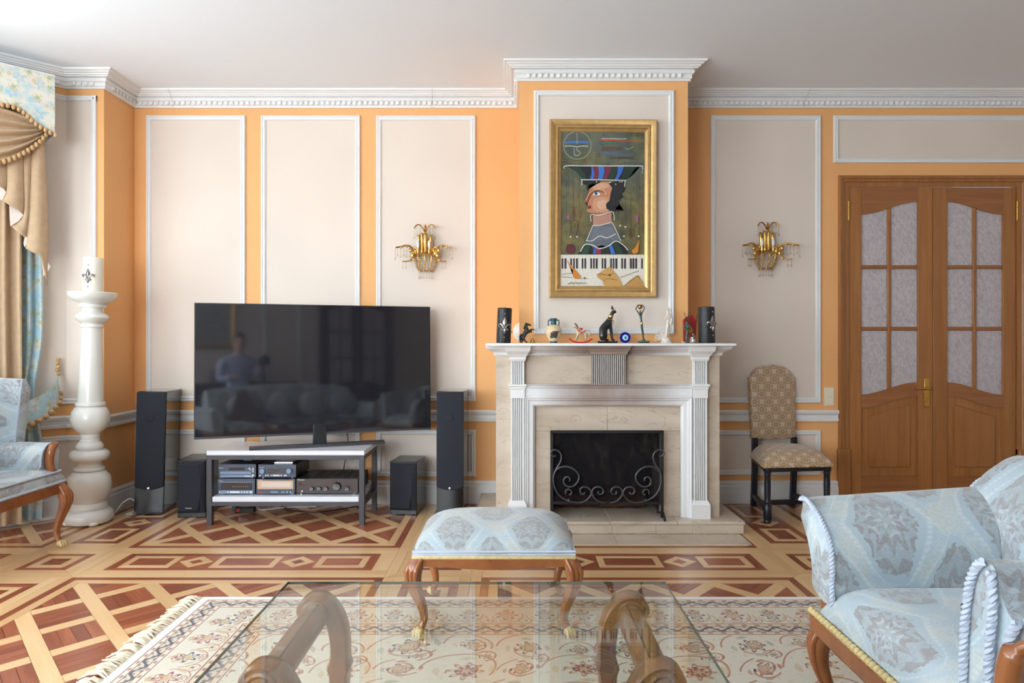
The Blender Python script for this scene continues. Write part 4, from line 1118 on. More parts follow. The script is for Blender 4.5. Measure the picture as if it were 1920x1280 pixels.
shp((150, 60, 48), [(362, 626), (382, 620), (384, 630), (370, 636), (384, 642), (360, 648)]); line((110, 60, 44), [(344, 602), (356, 606), (366, 602)], 4, 3)
shp((24, 21, 24), [(505, 474), (606, 462), (608, 520), (586, 548), (600, 566), (566, 590), (574, 616), (550, 632), (552, 650), (600, 655), (560, 660), (524, 660), (490, 646), (484, 612), (506, 590), (514, 540), (524, 505)], 3)
shp((24, 21, 24), [(330, 462), (440, 458), (436, 476), (400, 480), (372, 488), (366, 526), (354, 512), (356, 490), (340, 484)], 3)
for i in range(5): line((62, 58, 62), [(540+i*12, 474), (534+i*12, 560), (506+i*12, 620+i*4)], 2, 4)
line((216, 218, 212), [(322, 490), (324, 456), (340, 452), (600, 456), (610, 462), (606, 500)], 5, 2)
for x, y in ((420, 466), (510, 470), (548, 482), (575, 466), (590, 466)): shp((225, 228, 230), arc(x, y, 4, 0, 360, 8)[:-1])
# still life pieces
shp((88, 30, 36), [(218, 900), (232, 882), (262, 880), (276, 902), (272, 936), (246, 944), (220, 934)], 4); shp((206, 130, 40), [(706, 850), (702, 880), (696, 930), (680, 944), (660, 940), (656, 922), (676, 904)], 4)
shp((205, 126, 36), [(228, 994), (258, 1030), (296, 1072), (314, 1096), (300, 1112), (272, 1108), (262, 1080), (262, 1052)], 4); line((214, 140, 50), [(222, 990), (262, 1044)], 3, 2, 14)
shp((196, 150, 82), [(424, 1084), (500, 1034), (520, 1044), (596, 1160), (480, 1162), (462, 1126), (440, 1112)], 2); line((120, 80, 36), [(424, 1084), (446, 1078), (508, 1090), (530, 1070)], 4, 4); line((130, 90, 44), [(462, 1126), (500, 1110), (560, 1120)], 4, 4); shp((110, 74, 40), arc(508, 1086, 9, 0, 360, 10)[:-1])
shp((190, 142, 78), [(606, 1160), (690, 1090), (706, 1104), (734, 1162)], 2); line((70, 46, 26), [(606, 1158), (690, 1090), (708, 1108)], 4)
for c, pts in (((96, 58, 44), (266, 640)), ((120, 92, 60), (306, 640)), ((86, 62, 40), (645, 780))):
    for k in range(5): shp(c, arc(pts[0], pts[1]+k*16, 10-abs(k-2)*2, 0, 360, 10)[:-1])
line((96, 72, 46), arc(648, 800, 24, 0, 360, 16), 4); line((96, 72, 46), arc(648, 812, 24, 0, 180, 10), 3); line((90, 64, 44), [(240, 735), (266, 720), (298, 735), (290, 790), (284, 825)], 5, 4); line((90, 64, 44), [(246, 735), (250, 780), (246, 820)], 5, 4)
for x, y in ((248, 832), (290, 832), (577, 758), (612, 766), (602, 828), (700, 828)): shp((228, 222, 210), arc(x, y, 6, 0, 360, 8)[:-1])
line((120, 110, 80), [(577, 758), (630, 762)], 3); shp((150, 96, 128), [(224, 690), (238, 690), (240, 712), (222, 712)], 3); shp((150, 96, 138), [(684, 690), (694, 690), (698, 730), (684, 730)], 3)
line((60, 50, 46), [(190, 1080), (255, 1074)], 2.5); line((60, 50, 46), [(190, 1098), (258, 1104)], 2.5); line((60, 50, 46), [(576, 1102), (700, 1058)], 2.5); shp((90, 84, 84), arc(342, 1106, 7, 0, 360, 10)[:-1]); line((110, 100, 96), [(300, 1110), (370, 1110)], 2)
sg = [(228, 1140)]
for i in range(30): sg.append((232+i*4.2, 1140+(9*math.sin(i*2.1)+4*math.sin(i*0.9))*(1-i*0.018)))
line((60, 54, 54), sg, 2.2, 3)
pic.build('painted_image', 'oil_paint', pn, fix=False)
# ------------------------------------------------------------------ things on the mantel
MT = 1.0905; MU = 0.003125
def q_(px, py, dy=0.0, y0=4.0): return (fx(px), y0+dy, MT+(643-py)*MU)
def fleur(parent, f, s, mat='pewter'):          # f(a, b, h): a across, b up, h off the surface; s = scale
    m = MB()
    def blob(a, b, ra, rb, h=0.0): m.loft([[f(a+ra*math.cos(t)*k, b+rb*math.sin(t)*k, h+s*0.05*(1-k*k)) for t in [2*PI*i/12 for i in range(12)]] for k in (1.0, 0.7, 0.35, 0.05)])
    def tb(pts, rr): m.tube([f(a*s, b*s, 0.03*s) for a, b in pts], [r*s for r in rr], 7)
    m.loft([[f(a*k*s, (b-0.25)*k*s+0.25*s, s*0.09*(1-k)) for a, b in ((0, 0.62), (0.10, 0.42), (0.15, 0.25), (0.10, 0.08), (0.04, -0.08), (-0.04, -0.08), (-0.10, 0.08), (-0.15, 0.25), (-0.10, 0.42))] for k in (1, 0.6, 0.1)])
    for g in (1, -1):
        tb([(0.05*g, -0.08), (0.12*g, 0.06), (0.24*g, 0.17), (0.36*g, 0.14), (0.38*g, 0.03), (0.30*g, -0.02)], [0.05, 0.06, 0.07, 0.07, 0.05, 0.03])
        tb([(0.04*g, -0.16), (0.13*g, -0.22), (0.20*g, -0.18), (0.19*g, -0.12)], [0.05, 0.05, 0.04, 0.02])
    tb([(-0.16, -0.12), (0.16, -0.12)], [0.045, 0.045]); tb([(0, -0.14), (0, -0.3), (0, -0.42)], [0.08, 0.09, 0.02])
    m.build('fleur_de_lis', mat, parent, smooth=50)
    for b in (0.82, -0.66): MB().ball(f(0, b*s, 0.01*s), 0.05*s, 8, 6).build('stud', mat, parent, smooth=80)
def candle(nm, label, xc, yc, r, h, z0, mat, az, fs, lean=0.0, vc=0.5):
    t = thing(nm, label, 'candle', (xc, yc, z0), local=True); t.rotation_euler = (0, lean, 0)
    prof = [(0, 0), (r*0.97, 0), (r, 0.004), (r, h-0.006), (r*0.97, h-0.001), (r*0.86, h), (r*0.8, h-0.005), (r*0.3, h-0.008), (0, h-0.008)]
    MB().lathe(prof, 32).build('wax_body', mat, t, smooth=45)
    MB().tube([(0, 0, h-0.012), (0.001, 0, h+0.002), (0.003, 0, h+0.008)], 0.0013, 6).build('wick', 'black_matt', t)
    def f(a, b, hh): an = az+a/r; return ((r+hh)*math.sin(an), -(r+hh)*math.cos(an), h*vc+b)
    fleur(t, f, fs)
    return t
candle('pillar_candle', 'black pillar candle with silver fleur-de-lis at the left end of the mantel', fx(944), 4.0, 0.0425, 0.206, MT, 'dark_candle', 0.10, 0.092, 0.04, 0.46)
candle('pillar_candle', 'black pillar candle with silver fleur-de-lis at the right end of the mantel', fx(1325.5), 4.0, 0.0475, 0.212, MT, 'dark_candle', 0.52, 0.092, -0.02, 0.50)

# white domed fitting on the side of the chimney breast
d = thing('wall_fitting', 'white domed fitting with a brass pin on the side of the chimney breast', 'fitting', (0.045, 4.28, 1.16))
MB().lathe([(0.0, -0.040), (0.022, -0.036), (0.042, -0.024), (0.055, -0.008), (0.058, 0.0)], 24, (0.045, 4.28, 1.16), axis='x').build('dome', 'foam_white', d, smooth=60)
MB().tube([(0.010, 4.28, 1.16), (-0.010, 4.28, 1.16)], 0.004, 8).ball((-0.010, 4.28, 1.16), 0.007, 8, 6).build('pin', 'brass', d, smooth=60)

# rearing horse
h = thing('horse_figurine', 'small black rearing horse figurine on the mantel', 'figurine', q_(985, 643))
V_ = [q_(981.5, 629)+(0.0145,), q_(988, 620)+(0.0135,), q_(986, 612)+(0.0105,), q_(988.5, 607)+(0.0085,), q_(996, 610)+(0.0048,),
      q_(992, 621, -0.008)+(0.006,), q_(996, 617, -0.010)+(0.0045,), q_(1003, 618, -0.010)+(0.003,), q_(993, 622, 0.008)+(0.006,), q_(996.5, 618, 0.010)+(0.0045,), q_(996, 624, 0.010)+(0.003,),
      q_(981, 634, -0.008)+(0.009,), q_(983.5, 638, -0.009)+(0.005,), q_(989, 642.5, -0.010)+(0.004,), q_(978.5, 634, 0.008)+(0.009,), q_(979.5, 639, 0.009)+(0.005,), q_(977, 642.5, 0.010)+(0.004,)]
skin('body', V_, chain(0, 1, 2, 3, 4)+chain(1, 5, 6, 7)+chain(1, 8, 9, 10)+chain(0, 11, 12, 13)+chain(0, 14, 15, 16), 'black_matt', h)
MB().tube([q_(978, 626), q_(975, 630), q_(975, 637), q_(976.5, 642)], [0.004, 0.006, 0.006, 0.002], 7).build('tail', 'black_matt', h, smooth=80)
m = MB()
for k in range(5): m.ball(q_(986.5-k*0.9, 606+k*2.2), 0.006, 7, 5)
m.build('mane', 'black_matt', h, smooth=80)
# gold trinket
g = thing('gold_trinket', 'tiny gold figure beside the rearing horse', 'figurine', q_(998.5, 643, -0.02))
gm = MB().lathe([(0.020, 0), (0.021, 0.004), (0.016, 0.010), (0.010, 0.018), (0.008, 0.024), (0.004, 0.030), (0, 0.034)], 12, q_(998.5, 643, -0.02))
gm.build('body', 'gold', g, smooth=40)
for a in (0.0, 1.6, 3.1, 4.7): MB().ball((fx(998.5)+0.016*math.cos(a), 3.98+0.014*math.sin(a), MT+0.012), 0.005, 8, 6).build('bead', 'gold', g, smooth=80)
# vase
v = thing('amphora_vase', 'cream Greek style amphora with teal neck and handles on the mantel', 'vase', q_(1038, 643))
c = q_(1038, 643); S_ = MU
MB().lathe([(7*S_, 3*S_), (9*S_, 6*S_), (13*S_, 13*S_), (15.2*S_, 20*S_), (15*S_, 25*S_), (12.5*S_, 30*S_), (9*S_, 33*S_), (6*S_, 34.5*S_)], 32, c).build('body', 'vase_cream', v, smooth=60)
MB().lathe([(0, 0), (7.3*S_, 0), (7.3*S_, 1.6*S_), (6*S_, 3*S_), (7*S_, 3.4*S_)], 32, c).build('foot', 'vase_teal', v, smooth=40)
MB().lathe([(9.5*S_, 32.5*S_), (6*S_, 34.5*S_), (5.2*S_, 38*S_), (5*S_, 43*S_), (6.6*S_, 45*S_), (6.6*S_, 46.4*S_), (4.5*S_, 46.4*S_), (4.2*S_, 42*S_)], 28, c).build('neck', 'vase_teal', v, smooth=50)
for s in (1, -1):
    MB().tube(spline([(c[0]+s*5*S_, c[1], c[2]+42*S_), (c[0]+s*8.5*S_, c[1], c[2]+43.5*S_), (c[0]+s*10*S_, c[1], c[2]+40*S_), (c[0]+s*9.8*S_, c[1], c[2]+32*S_)], 5), 0.0036, 7).build('handle', 'vase_teal', v, smooth=70)
fig = MB()
for (a0, a1, z0, z1) in ((-0.45, 0.15, 10, 20), (-0.2, 0.5, 12, 23), (-0.05, 0.75, 20, 24), (-0.6, -0.2, 9, 14), (0.1, 0.45, 9, 13), (-0.25, 0.0, 22, 28)):
    def prof(z): return (9+6.2*math.sin(min(1, (z-6)/15)*PI/2) if z < 21 else 15.2-0.9*(z-21)**1.15*0.35)*S_+0.0009
    fig.grid(lambda i, j: (c[0]+prof(z0+(z1-z0)*j)*math.sin(a0+(a1-a0)*i), c[1]-prof(z0+(z1-z0)*j)*math.cos(a0+(a1-a0)*i), c[2]+(z0+(z1-z0)*j)*S_), 5, 5)
fig.build('painted_warrior', 'vase_brown', v, smooth=60)
# rocking horse
r = thing('rocking_horse', 'toy cream rocking horse on red rockers on the mantel', 'toy', q_(1089, 643))
for dy in (-0.016, 0.016):
    MB().tube(spline([q_(1067.5, 634.5, dy), q_(1076, 640, dy), q_(1089, 642, dy), q_(1102, 640, dy), q_(1110.5, 634, dy)], 6), 0.0042, 8).build('rocker', 'toy_red', r, smooth=70)
for x in (1080, 1098): MB().tube([q_(x, 637.5, -0.019), q_(x, 637.5, 0.019)], 0.0028, 8).build('crossbar', 'toy_red', r, smooth=70)
V_ = [q_(1098, 622)+(0.0115,), q_(1085, 622)+(0.0115,), q_(1080.5, 615)+(0.008,), q_(1078, 609)+(0.0068,), q_(1075.5, 614.5)+(0.0045,)]
for (x, y, dy) in ((1082, 630, -0.010), (1079, 637.5, -0.013), (1084, 630, 0.010), (1081, 637.5, 0.013), (1098, 630, -0.010), (1098, 637.5, -0.013), (1100, 630, 0.010), (1099, 637.5, 0.013)): V_.append(q_(x, y, dy)+(0.0046,))
skin('body', V_, chain(0, 1, 2, 3, 4)+chain(1, 5, 6)+chain(1, 7, 8)+chain(0, 9, 10)+chain(0, 11, 12), 'toy_cream', r)
MB().tube(spline([q_(1077.5, 606), q_(1081, 609), q_(1084, 616)], 5), 0.0035, 6).build('mane', 'black_matt', r, smooth=70)
MB().tube(spline([q_(1101, 619), q_(1105, 622), q_(1105, 630)], 5), [0.004]*5+[0.006]*5+[0.003], 6).build('tail', 'toy_cream', r, smooth=70)
MB().tube([q_(1087, 615.8, -0.013), q_(1091, 616.2, 0), q_(1087, 615.8, 0.013)], 0.006, 7).tube([q_(1083, 619, -0.0125), q_(1091, 624, -0.0135), q_(1099, 619, -0.0125)], 0.0032, 6).tube([q_(1077, 612, -0.007), q_(1083, 619, -0.0125)], 0.002, 6).build('saddle', 'toy_red', r, smooth=70)
# cat
k = thing('cat_statue', 'black seated Egyptian cat statue with gold collar on the mantel', 'statue', q_(1138, 643))
V_ = [q_(1128.5, 627)+((0.031, 0.028),), q_(1131.5, 615)+(0.027,), q_(1138, 605)+(0.021,), q_(1144, 597)+(0.014,), q_(1147, 589)+(0.0125,), q_(1150, 583)+(0.015,), q_(1156.5, 585)+(0.0075,),
      q_(1144.5, 612, -0.010)+(0.011,), q_(1146.5, 625, -0.011)+(0.007,), q_(1147.5, 636, -0.011)+(0.006,), q_(1152, 638, -0.012)+(0.006,),
      q_(1144.5, 612, 0.010)+(0.011,), q_(1146.5, 625, 0.011)+(0.007,), q_(1147.5, 636, 0.011)+(0.006,), q_(1152, 638, 0.012)+(0.006,),
      q_(1131, 635, -0.016)+(0.012,), q_(1141, 638, -0.018)+(0.007,)]
skin('body', V_, chain(0, 1, 2, 3, 4, 5, 6)+chain(2, 7, 8, 9, 10)+chain(2, 11, 12, 13, 14)+chain(0, 15, 16), 'black_resin', k)
MB().box(fx(1120), fx(1157), 3.975, 4.025, MT, MT+0.012).build('base', 'black_resin', k, bevel=0.003)
for dy in (-0.007, 0.007):
    MB().loft([[(fx(1148)+a*s-0.003*(1-s), 4.0+dy+b*s, MT+(643-z)*MU) for a, b in ((-0.006, -0.004), (0.006, -0.004), (0.005, 0.004), (-0.006, 0.004))] for s, z in ((1, 580), (0.8, 576.5), (0.1, 572.5))]).build('ear', 'black_resin', k, smooth=40)
MB().lathe([(0.0135, -0.006), (0.0150, -0.002), (0.0150, 0.004), (0.0138, 0.008)], 20, q_(1145.6, 593.4), sx=1.05).build('collar', 'gold', k, smooth=50)
m = MB()
for i in range(14): a = 2*PI*i/14; m.ball((fx(1143.6)+0.0185*math.cos(a), 4.0+0.0165*math.sin(a), MT+(643-598.8)*MU-0.004*math.cos(a)), 0.0030, 6, 5)
m.build('bead_necklace', 'gold', k, smooth=80)
MB().tube([q_(1149.5, 600), q_(1150.5, 604), q_(1149.2, 608)], [0.003, 0.004, 0.002], 6).build('chest_ornament', 'toy_cream', k, smooth=70)
MB().tube([q_(1149, 577), q_(1152, 580), q_(1154, 583)], [0.003, 0.005, 0.002], 6).build('face_stripe', 'vase_cream', k, smooth=70)
# evil eye
e = thing('eye_amulet', 'round dark blue glass eye amulet leaning beside the cat', 'amulet', q_(1172, 643, -0.01))
c = (fx(1172), 3.99, MT+0.0325)
for nm, rr, y0, y1, mt in (('disc', 0.0325, 0.010, 0.0, 'navy_glass'), ('white_ring', 0.0165, 0.0, -0.0012, 'pale_glass'), ('blue_iris', 0.0135, -0.0012, -0.0022, 'sky_glass'), ('pupil', 0.0055, -0.0022, -0.0032, 'black_ink')):
    MB().lathe([(0, y0), (rr*0.93, y0), (rr, (y0*2+y1)/3), (rr, (y0+2*y1)/3), (rr*0.93, y1), (0, y1)], 32, c, axis='y').build(nm, mt, e, smooth=50)
# dancer holding a globe
s = thing('dancer_statuette', 'slender dark bronze dancer holding a gold ball overhead', 'statuette', q_(1207, 643))
b = MB()
for i in range(9): a = 2*PI*i/9; b.ball((fx(1207)+0.022*math.cos(a), 4.0+0.016*math.sin(a), MT+0.007), 0.014, 8, 6, rz=0.0068)
b.ball((fx(1207), 4.0, MT+0.014), 0.012, 8, 6, rz=0.012).build('rocky_base', 'verdigris', s, smooth=60)
V_ = [q_(1203, 603)+(0.0070,), q_(1202, 597)+(0.0055,), q_(1201, 590)+(0.0068,), q_(1200.5, 585)+(0.0042,), q_(1200, 581.5)+(0.0052,),
      q_(1196, 585)+(0.0036,), q_(1192, 578)+(0.003,), q_(1197, 570.5)+(0.0026,), q_(1205, 584)+(0.0036,), q_(1209, 577)+(0.003,), q_(1203.5, 570.5)+(0.0026,),
      q_(1202.6, 612, -0.004)+(0.0056,), q_(1204.5, 625, -0.003)+(0.0042,), q_(1206, 638, -0.003)+(0.0034,), q_(1204, 612, 0.004)+(0.0056,), q_(1206, 625, 0.004)+(0.0042,), q_(1207, 638, 0.004)+(0.0034,)]
skin('figure', V_, chain(0, 1, 2, 3, 4)+chain(2, 5, 6, 7)+chain(2, 8, 9, 10)+chain(0, 11, 12, 13)+chain(0, 14, 15, 16), 'bronze', s)
MB().ball(q_(1200.3, 575), 0.0145, 14, 10).build('ball', 'dark_gold', s, smooth=80)
MB().lathe([(0.0075, -0.006), (0.0085, 0), (0.0072, 0.006)], 14, q_(1203.2, 606)).build('sash', 'gold', s, smooth=60)
# white goddess
w = thing('goddess_statuette', 'cream plaster statuette of a standing goddess before a shell', 'statuette', q_(1249, 643))
c = q_(1249, 643)
MB().lathe([(0, 0), (0.034, 0), (0.035, 0.006), (0.028, 0.010), (0.026, 0.020), (0.022, 0.028), (0.014, 0.034), (0, 0.036)], 20, c).build('base', 'plaster', w, smooth=50)
sh = MB()
for i in range(9):
    a = math.radians(70+i*15); L = 0.058
    sh.tube([(c[0]-0.004, c[1]+0.008, c[2]+0.026), (c[0]-0.004+math.cos(a)*L*0.6, c[1]+0.012, c[2]+0.026+math.sin(a)*L*0.6), (c[0]-0.004+math.cos(a)*L, c[1]+0.004, c[2]+0.026+math.sin(a)*L)], [0.004, 0.006, 0.005], 7)
sh.build('shell', 'plaster', w, smooth=70)
V_ = [q_(1253, 607)+(0.0125,), q_(1252.5, 601)+(0.0095,), q_(1253, 593)+(0.0120,), q_(1252, 586.5)+(0.0055,), q_(1251, 581)+(0.0088,),
      q_(1247.5, 593, -0.004)+(0.0055,), q_(1245.5, 600, -0.008)+(0.0048,), q_(1250, 595, -0.014)+(0.0038,), q_(1258, 593, -0.002)+(0.0055,), q_(1259.5, 602, -0.004)+(0.0048,), q_(1256, 609, -0.012)+(0.0038,),
      q_(1250.5, 616, -0.004)+(0.0095,), q_(1249.5, 625, -0.005)+(0.0072,), q_(1248.5, 634, -0.005)+(0.006,), q_(1254, 616, 0.003)+(0.0095,), q_(1253, 625, 0.003)+(0.0072,), q_(1252, 634, 0.002)+(0.006,)]
skin('figure', V_, chain(0, 1, 2, 3, 4)+chain(2, 5, 6, 7)+chain(2, 8, 9, 10)+chain(0, 11, 12, 13)+chain(0, 14, 15, 16), 'plaster', w)
MB().tube(spline([q_(1252, 577.5, 0.004), q_(1257, 582, 0.006), q_(1259, 592, 0.006), q_(1260, 606, 0.004), q_(1257, 620, 0.004)], 5), [0.008]*8+[0.0065]*8+[0.005]*5, 8).build('long_hair', 'plaster', w, smooth=70)
# green musician figurine
u = thing('musician_figurine', 'small green bronze figurine holding a round gold lute', 'figurine', q_(1288.5, 643))
V_ = [q_(1288.5, 622)+(0.0095,), q_(1288.5, 616)+(0.0085,), q_(1288.5, 611)+(0.0105,), q_(1287.8, 606.5)+(0.005,), q_(1287.6, 602.5)+(0.0075,), q_(1282.5, 611, -0.003)+(0.005,), q_(1281, 616, -0.009)+(0.0042,), q_(1286, 619, -0.014)+(0.0038,),
      q_(1293.5, 612, -0.003)+(0.005,), q_(1296, 617, -0.008)+(0.0042,), q_(1295, 621, -0.014)+(0.0038,), q_(1287, 630, -0.002)+(0.0066,), q_(1287, 639, -0.002)+(0.0056,), q_(1290, 630, 0.003)+(0.0066,), q_(1290, 639, 0.003)+(0.0056,)]
skin('figure', V_, chain(0, 1, 2, 3, 4)+chain(2, 5, 6, 7)+chain(2, 8, 9, 10)+chain(0, 11, 12)+chain(0, 13, 14), 'verdigris', u)
MB().lathe([(0.008, 0), (0.010, 0.002), (0.006, 0.006), (0.002, 0.011), (0, 0.012)], 12, q_(1287.6, 601.2)).build('hat', 'bronze', u, smooth=50)
MB().lathe([(0.0, -0.004), (0.012, -0.004), (0.014, 0), (0.012, 0.004), (0, 0.004)], 18, q_(1294.5, 620, -0.020), axis='y').tube([q_(1294.5, 620, -0.020), q_(1283, 617, -0.022)], 0.0026, 7).build('lute', 'dark_gold', u, smooth=50)
MB().box(fx(1284.5), fx(1292.5), 3.988, 4.012, MT, MT+0.010).build('base', 'verdigris', u, bevel=0.003)
# reed diffuser and its red card
f = thing('reed_diffuser', 'clear glass reed diffuser with dark reeds beside the right black candle', 'diffuser', q_(1306, 643, 0.075))
c = q_(1306, 643, 0.075)
MB().lathe([(0, 0), (0.022, 0), (0.023, 0.004), (0.023, 0.036), (0.010, 0.046), (0.009, 0.056), (0.0075, 0.056), (0.008, 0.046), (0.020, 0.034), (0.020, 0.004), (0, 0.004)], 24, c).build('bottle', 'crystal', f, smooth=40)
MB().lathe([(0, 0.005), (0.0195, 0.005), (0.0195, 0.022), (0, 0.022)], 20, c).build('oil', 'pale_glass', f, smooth=40)
for (x, y, dy) in ((1290, 584, 0.02), (1302, 583, 0.03), (1297, 590, 0.01), (1316, 588, 0.02)): MB().tube([(c[0], c[1], c[2]+0.008), q_(x, y, 0.075+dy)], 0.0021, 6).build('reed', 'black_matt', f)
rc = thing('red_fan', 'red fan shaped ornament standing behind the reed diffuser', 'ornament', q_(1302, 643, 0.13))
MB().prism([(1292, 640), (1316, 640), (1317, 600), (1309, 588), (1298, 592), (1291, 598)], 0.128, 0.140, lambda a, b_, hh: q_(a, b_, hh)).build('panel', 'red_glass', rc, bevel=0.002)
MB().prism([(1289, 643), (1318, 643), (1318, 640), (1289, 640)], 0.115, 0.152, lambda a, b_, hh: q_(a, b_, hh)).build('stand', 'plaster', rc, bevel=0.001)

# ------------------------------------------------------------------ wall sconces
def sconce():
    t = thing('wall_sconce', 'gilt crystal wall sconce with two white candle bulbs left of the chimney breast', 'wall sconce', (wx(799), YW-0.004, wz(475)), group='pair of crystal wall sconces', local=True)
    K = 0.1094*WS
    def c(zx, zy, o=0.05): return ((zx-640)*K, -o, -(zy-690)*K)
    MB().lathe([(0, 0), (0.030, 0), (0.028, 0.006), (0.012, 0.012), (0, 0.014)], 20, (0, 0, c(0, 560)[2]), axis='y', sy=2.0).build('back_plate', 'gold', t, smooth=40)
    bp_ = MB().tube([(0, 0.0, c(0, 640)[2]), c(640, 640, 0.05)], 0.006, 8); bp_.build('bracket', 'gold', t, smooth=50)
    for zx, z0, z1, r in ((535, 380, 720, 0.0115), (590, 360, 720, 0.010), (650, 360, 720, 0.0125), (735, 380, 720, 0.0115)):
        MB().lathe([(r*0.6, c(0, z1)[2]), (r*1.3, c(0, z1-25)[2]), (r, c(0, z1-60)[2]), (r*0.85, c(0, z0+40)[2]), (r*1.2, c(0, z0+20)[2]), (r*0.4, c(0, z0)[2])], 10, c(zx, 690, 0.06 if zx in (590, 650) else 0.045)[:2]+(0,)).build('stem', 'gold', t, smooth=50)
    for zx in (528, 716):
        MB().lathe([(0.004, c(0, 640)[2]), (0.0085, c(0, 600)[2]), (0.0100, c(0, 560)[2]), (0.007, c(0, 520)[2]), (0.002, c(0, 490)[2])], 12, c(zx, 690, 0.075)[:2]+(0,)).build('candle_bulb', 'bulb_glass', t, smooth=70)
        MB().lathe([(0.006, c(0, 720)[2]), (0.009, c(0, 680)[2]), (0.008, c(0, 640)[2])], 10, c(zx, 690, 0.075)[:2]+(0,)).build('bulb_holder', 'gold', t, smooth=50)
    MB().lathe([(0.003, c(0, 345)[2]), (0.011, c(0, 320)[2]), (0.006, c(0, 290)[2]), (0.009, c(0, 260)[2]), (0.003, c(0, 225)[2]), (0, c(0, 205)[2])], 10, c(645, 690, 0.055)[:2]+(0,)).build('finial', 'dark_gold', t, smooth=50)
    stuff = MB()
    def drop(p, L=0.022, r=0.0055):
        stuff.lathe([(0.0006, L*0.0), (r*0.35, -L*0.12), (r, -L*0.55), (r*0.75, -L*0.82), (0, -L)], 6, p)
        stuff.ball((p[0], p[1], p[2]+0.002), 0.0028, 6, 4)
    for s in (-1, 1):
        M_ = lambda pts, o: [c(640+s*(a-640), b, oo) for (a, b), oo in zip(pts, o)]
        MB().tube(spline(M_([(632, 350), (605, 290), (555, 228), (500, 235), (462, 290)], [0.05, 0.055, 0.06, 0.065, 0.07]), 5), 0.0044, 7).build('top_curl', 'dark_gold', t, smooth=60)
        MB().tube(spline(M_([(560, 760), (480, 740), (430, 660), (400, 600), (340, 585), (250, 615), (170, 632)], [0.04, 0.05, 0.06, 0.075, 0.09, 0.11, 0.12]), 5), 0.0055, 7).build('arm', 'dark_gold', t, smooth=60)
        MB().tube(spline(M_([(470, 740), (420, 810), (360, 850), (300, 858), (275, 850)], [0.06, 0.07, 0.085, 0.1, 0.1]), 5), 0.0034, 7).build('lower_curl', 'dark_gold', t, smooth=60)
        MB().tube(spline(M_([(430, 640), (470, 600), (500, 650), (470, 700), (430, 690)], [0.06]*5), 5), 0.0034, 7).build('leaf_scroll', 'gold', t, smooth=60)
        for a, b in ((250, 615), (345, 585), (420, 620), (190, 628), (330, 856), (455, 690), (440, 770)):
            o = 0.05+(470-a)/470*0.1
            MB().lathe([(0.002, -0.003), (0.008, -0.001), (0.0095, 0.003), (0.005, 0.004)], 8, c(640+s*(a-640), b, o)).build('leaf_cup', 'gold', t, smooth=40)
        for a, b, o, L in ((165, 640, 0.12, 0.055), (205, 635, 0.125, 0.040), (250, 625, 0.11, 0.045), (300, 605, 0.1, 0.05), (345, 600, 0.095, 0.06), (395, 615, 0.08, 0.05), (280, 860, 0.1, 0.028), (330, 862, 0.09, 0.028), (465, 295, 0.07, 0.05), (500, 245, 0.065, 0.045), (560, 235, 0.06, 0.04)):
            p = c(640+s*(a-640), b, o); n = int(L/0.011)
            for i in range(n): stuff.ball((p[0], p[1], p[2]-0.005-i*0.010), 0.0046, 6, 4)
            drop((p[0], p[1], p[2]-0.005-n*0.010), 0.026, 0.0085)
    for s in (-1, 1):
        for a, b, rx, rz_, o in ((470, 690, 0.016, 0.026, 0.05), (430, 740, 0.014, 0.018, 0.062), (400, 660, 0.012, 0.016, 0.07), (500, 640, 0.010, 0.022, 0.045), (345, 600, 0.012, 0.008, 0.09), (260, 625, 0.012, 0.007, 0.11), (395, 830, 0.012, 0.010, 0.075)):
            MB().ball(c(640+s*(a-640), b, o), rx, 8, 6, rz=rz_, ry=0.006).build('gilt_leaf', 'gold', t, smooth=60)
    # basket of beads
    bead = MB(); gbead = MB()
    for i in range(8):
        k = i/7; rad = 0.078*math.cos(k*0.95)+0.0; zz = c(0, 745+255*k)[2]
        n = int(14-5*k)
        for j in range(n):
            a = PI*(j+0.5*(i % 2))/max(1, n-1)
            if a > PI: continue
            (gbead if (i+j) % 2 else bead).ball((rad*math.cos(a), -0.012-rad*0.95*math.sin(a), zz), 0.0074, 7, 5)
    b2 = bead.build('bead_basket', 'crystal', t, smooth=60); b2['kind'] = 'stuff'
    b3 = gbead.build('gold_bead_basket', 'gold', t, smooth=60); b3['kind'] = 'stuff'
    MB().lathe([(0.079, c(0, 752)[2]), (0.083, c(0, 745)[2]), (0.079, c(0, 735)[2])], 20, (0, -0.012, 0), a0=PI, a1=2*PI).build('basket_rim', 'gold', t, smooth=60)
    for k in (0.12, 0.5, 0.88, 0.31, 0.69):
        a = PI+PI*k
        MB().tube([(0.080*math.cos(a)*math.cos(i/6*0.95), -0.012+0.076*math.sin(a)*math.cos(i/6*0.95), c(0, 745+255*i/6)[2]) for i in range(7)], 0.0022, 6).build('basket_rib', 'gold', t, smooth=60)
    MB().lathe([(0.043, c(0, 1012)[2]), (0.049, c(0, 1003)[2]), (0.046, c(0, 990)[2])], 20, (0, -0.012, 0), a0=PI, a1=2*PI).build('lower_rim', 'dark_gold', t, smooth=60)
    for j in range(8):
        a = PI+PI*(j+0.5)/8; p = (0.046*math.cos(a), -0.012+0.044*math.sin(a), c(0, 1014)[2])
        for i in range(2): stuff.ball((p[0], p[1], p[2]-0.006-i*0.010), 0.0038, 6, 4)
        drop((p[0], p[1], p[2]-0.026), 0.024, 0.0066)
    for j in range(9):
        a = PI+PI*(j+0.5)/9; drop((0.083*math.cos(a), -0.014+0.08*math.sin(a), c(0, 738)[2]+0.006), 0.020, 0.0075)
    st = stuff.build('crystal_drops', 'crystal', t, smooth=None); st['kind'] = 'stuff'
    return t
sc1 = sconce()
LOCALS.add('wall_sconce.001')
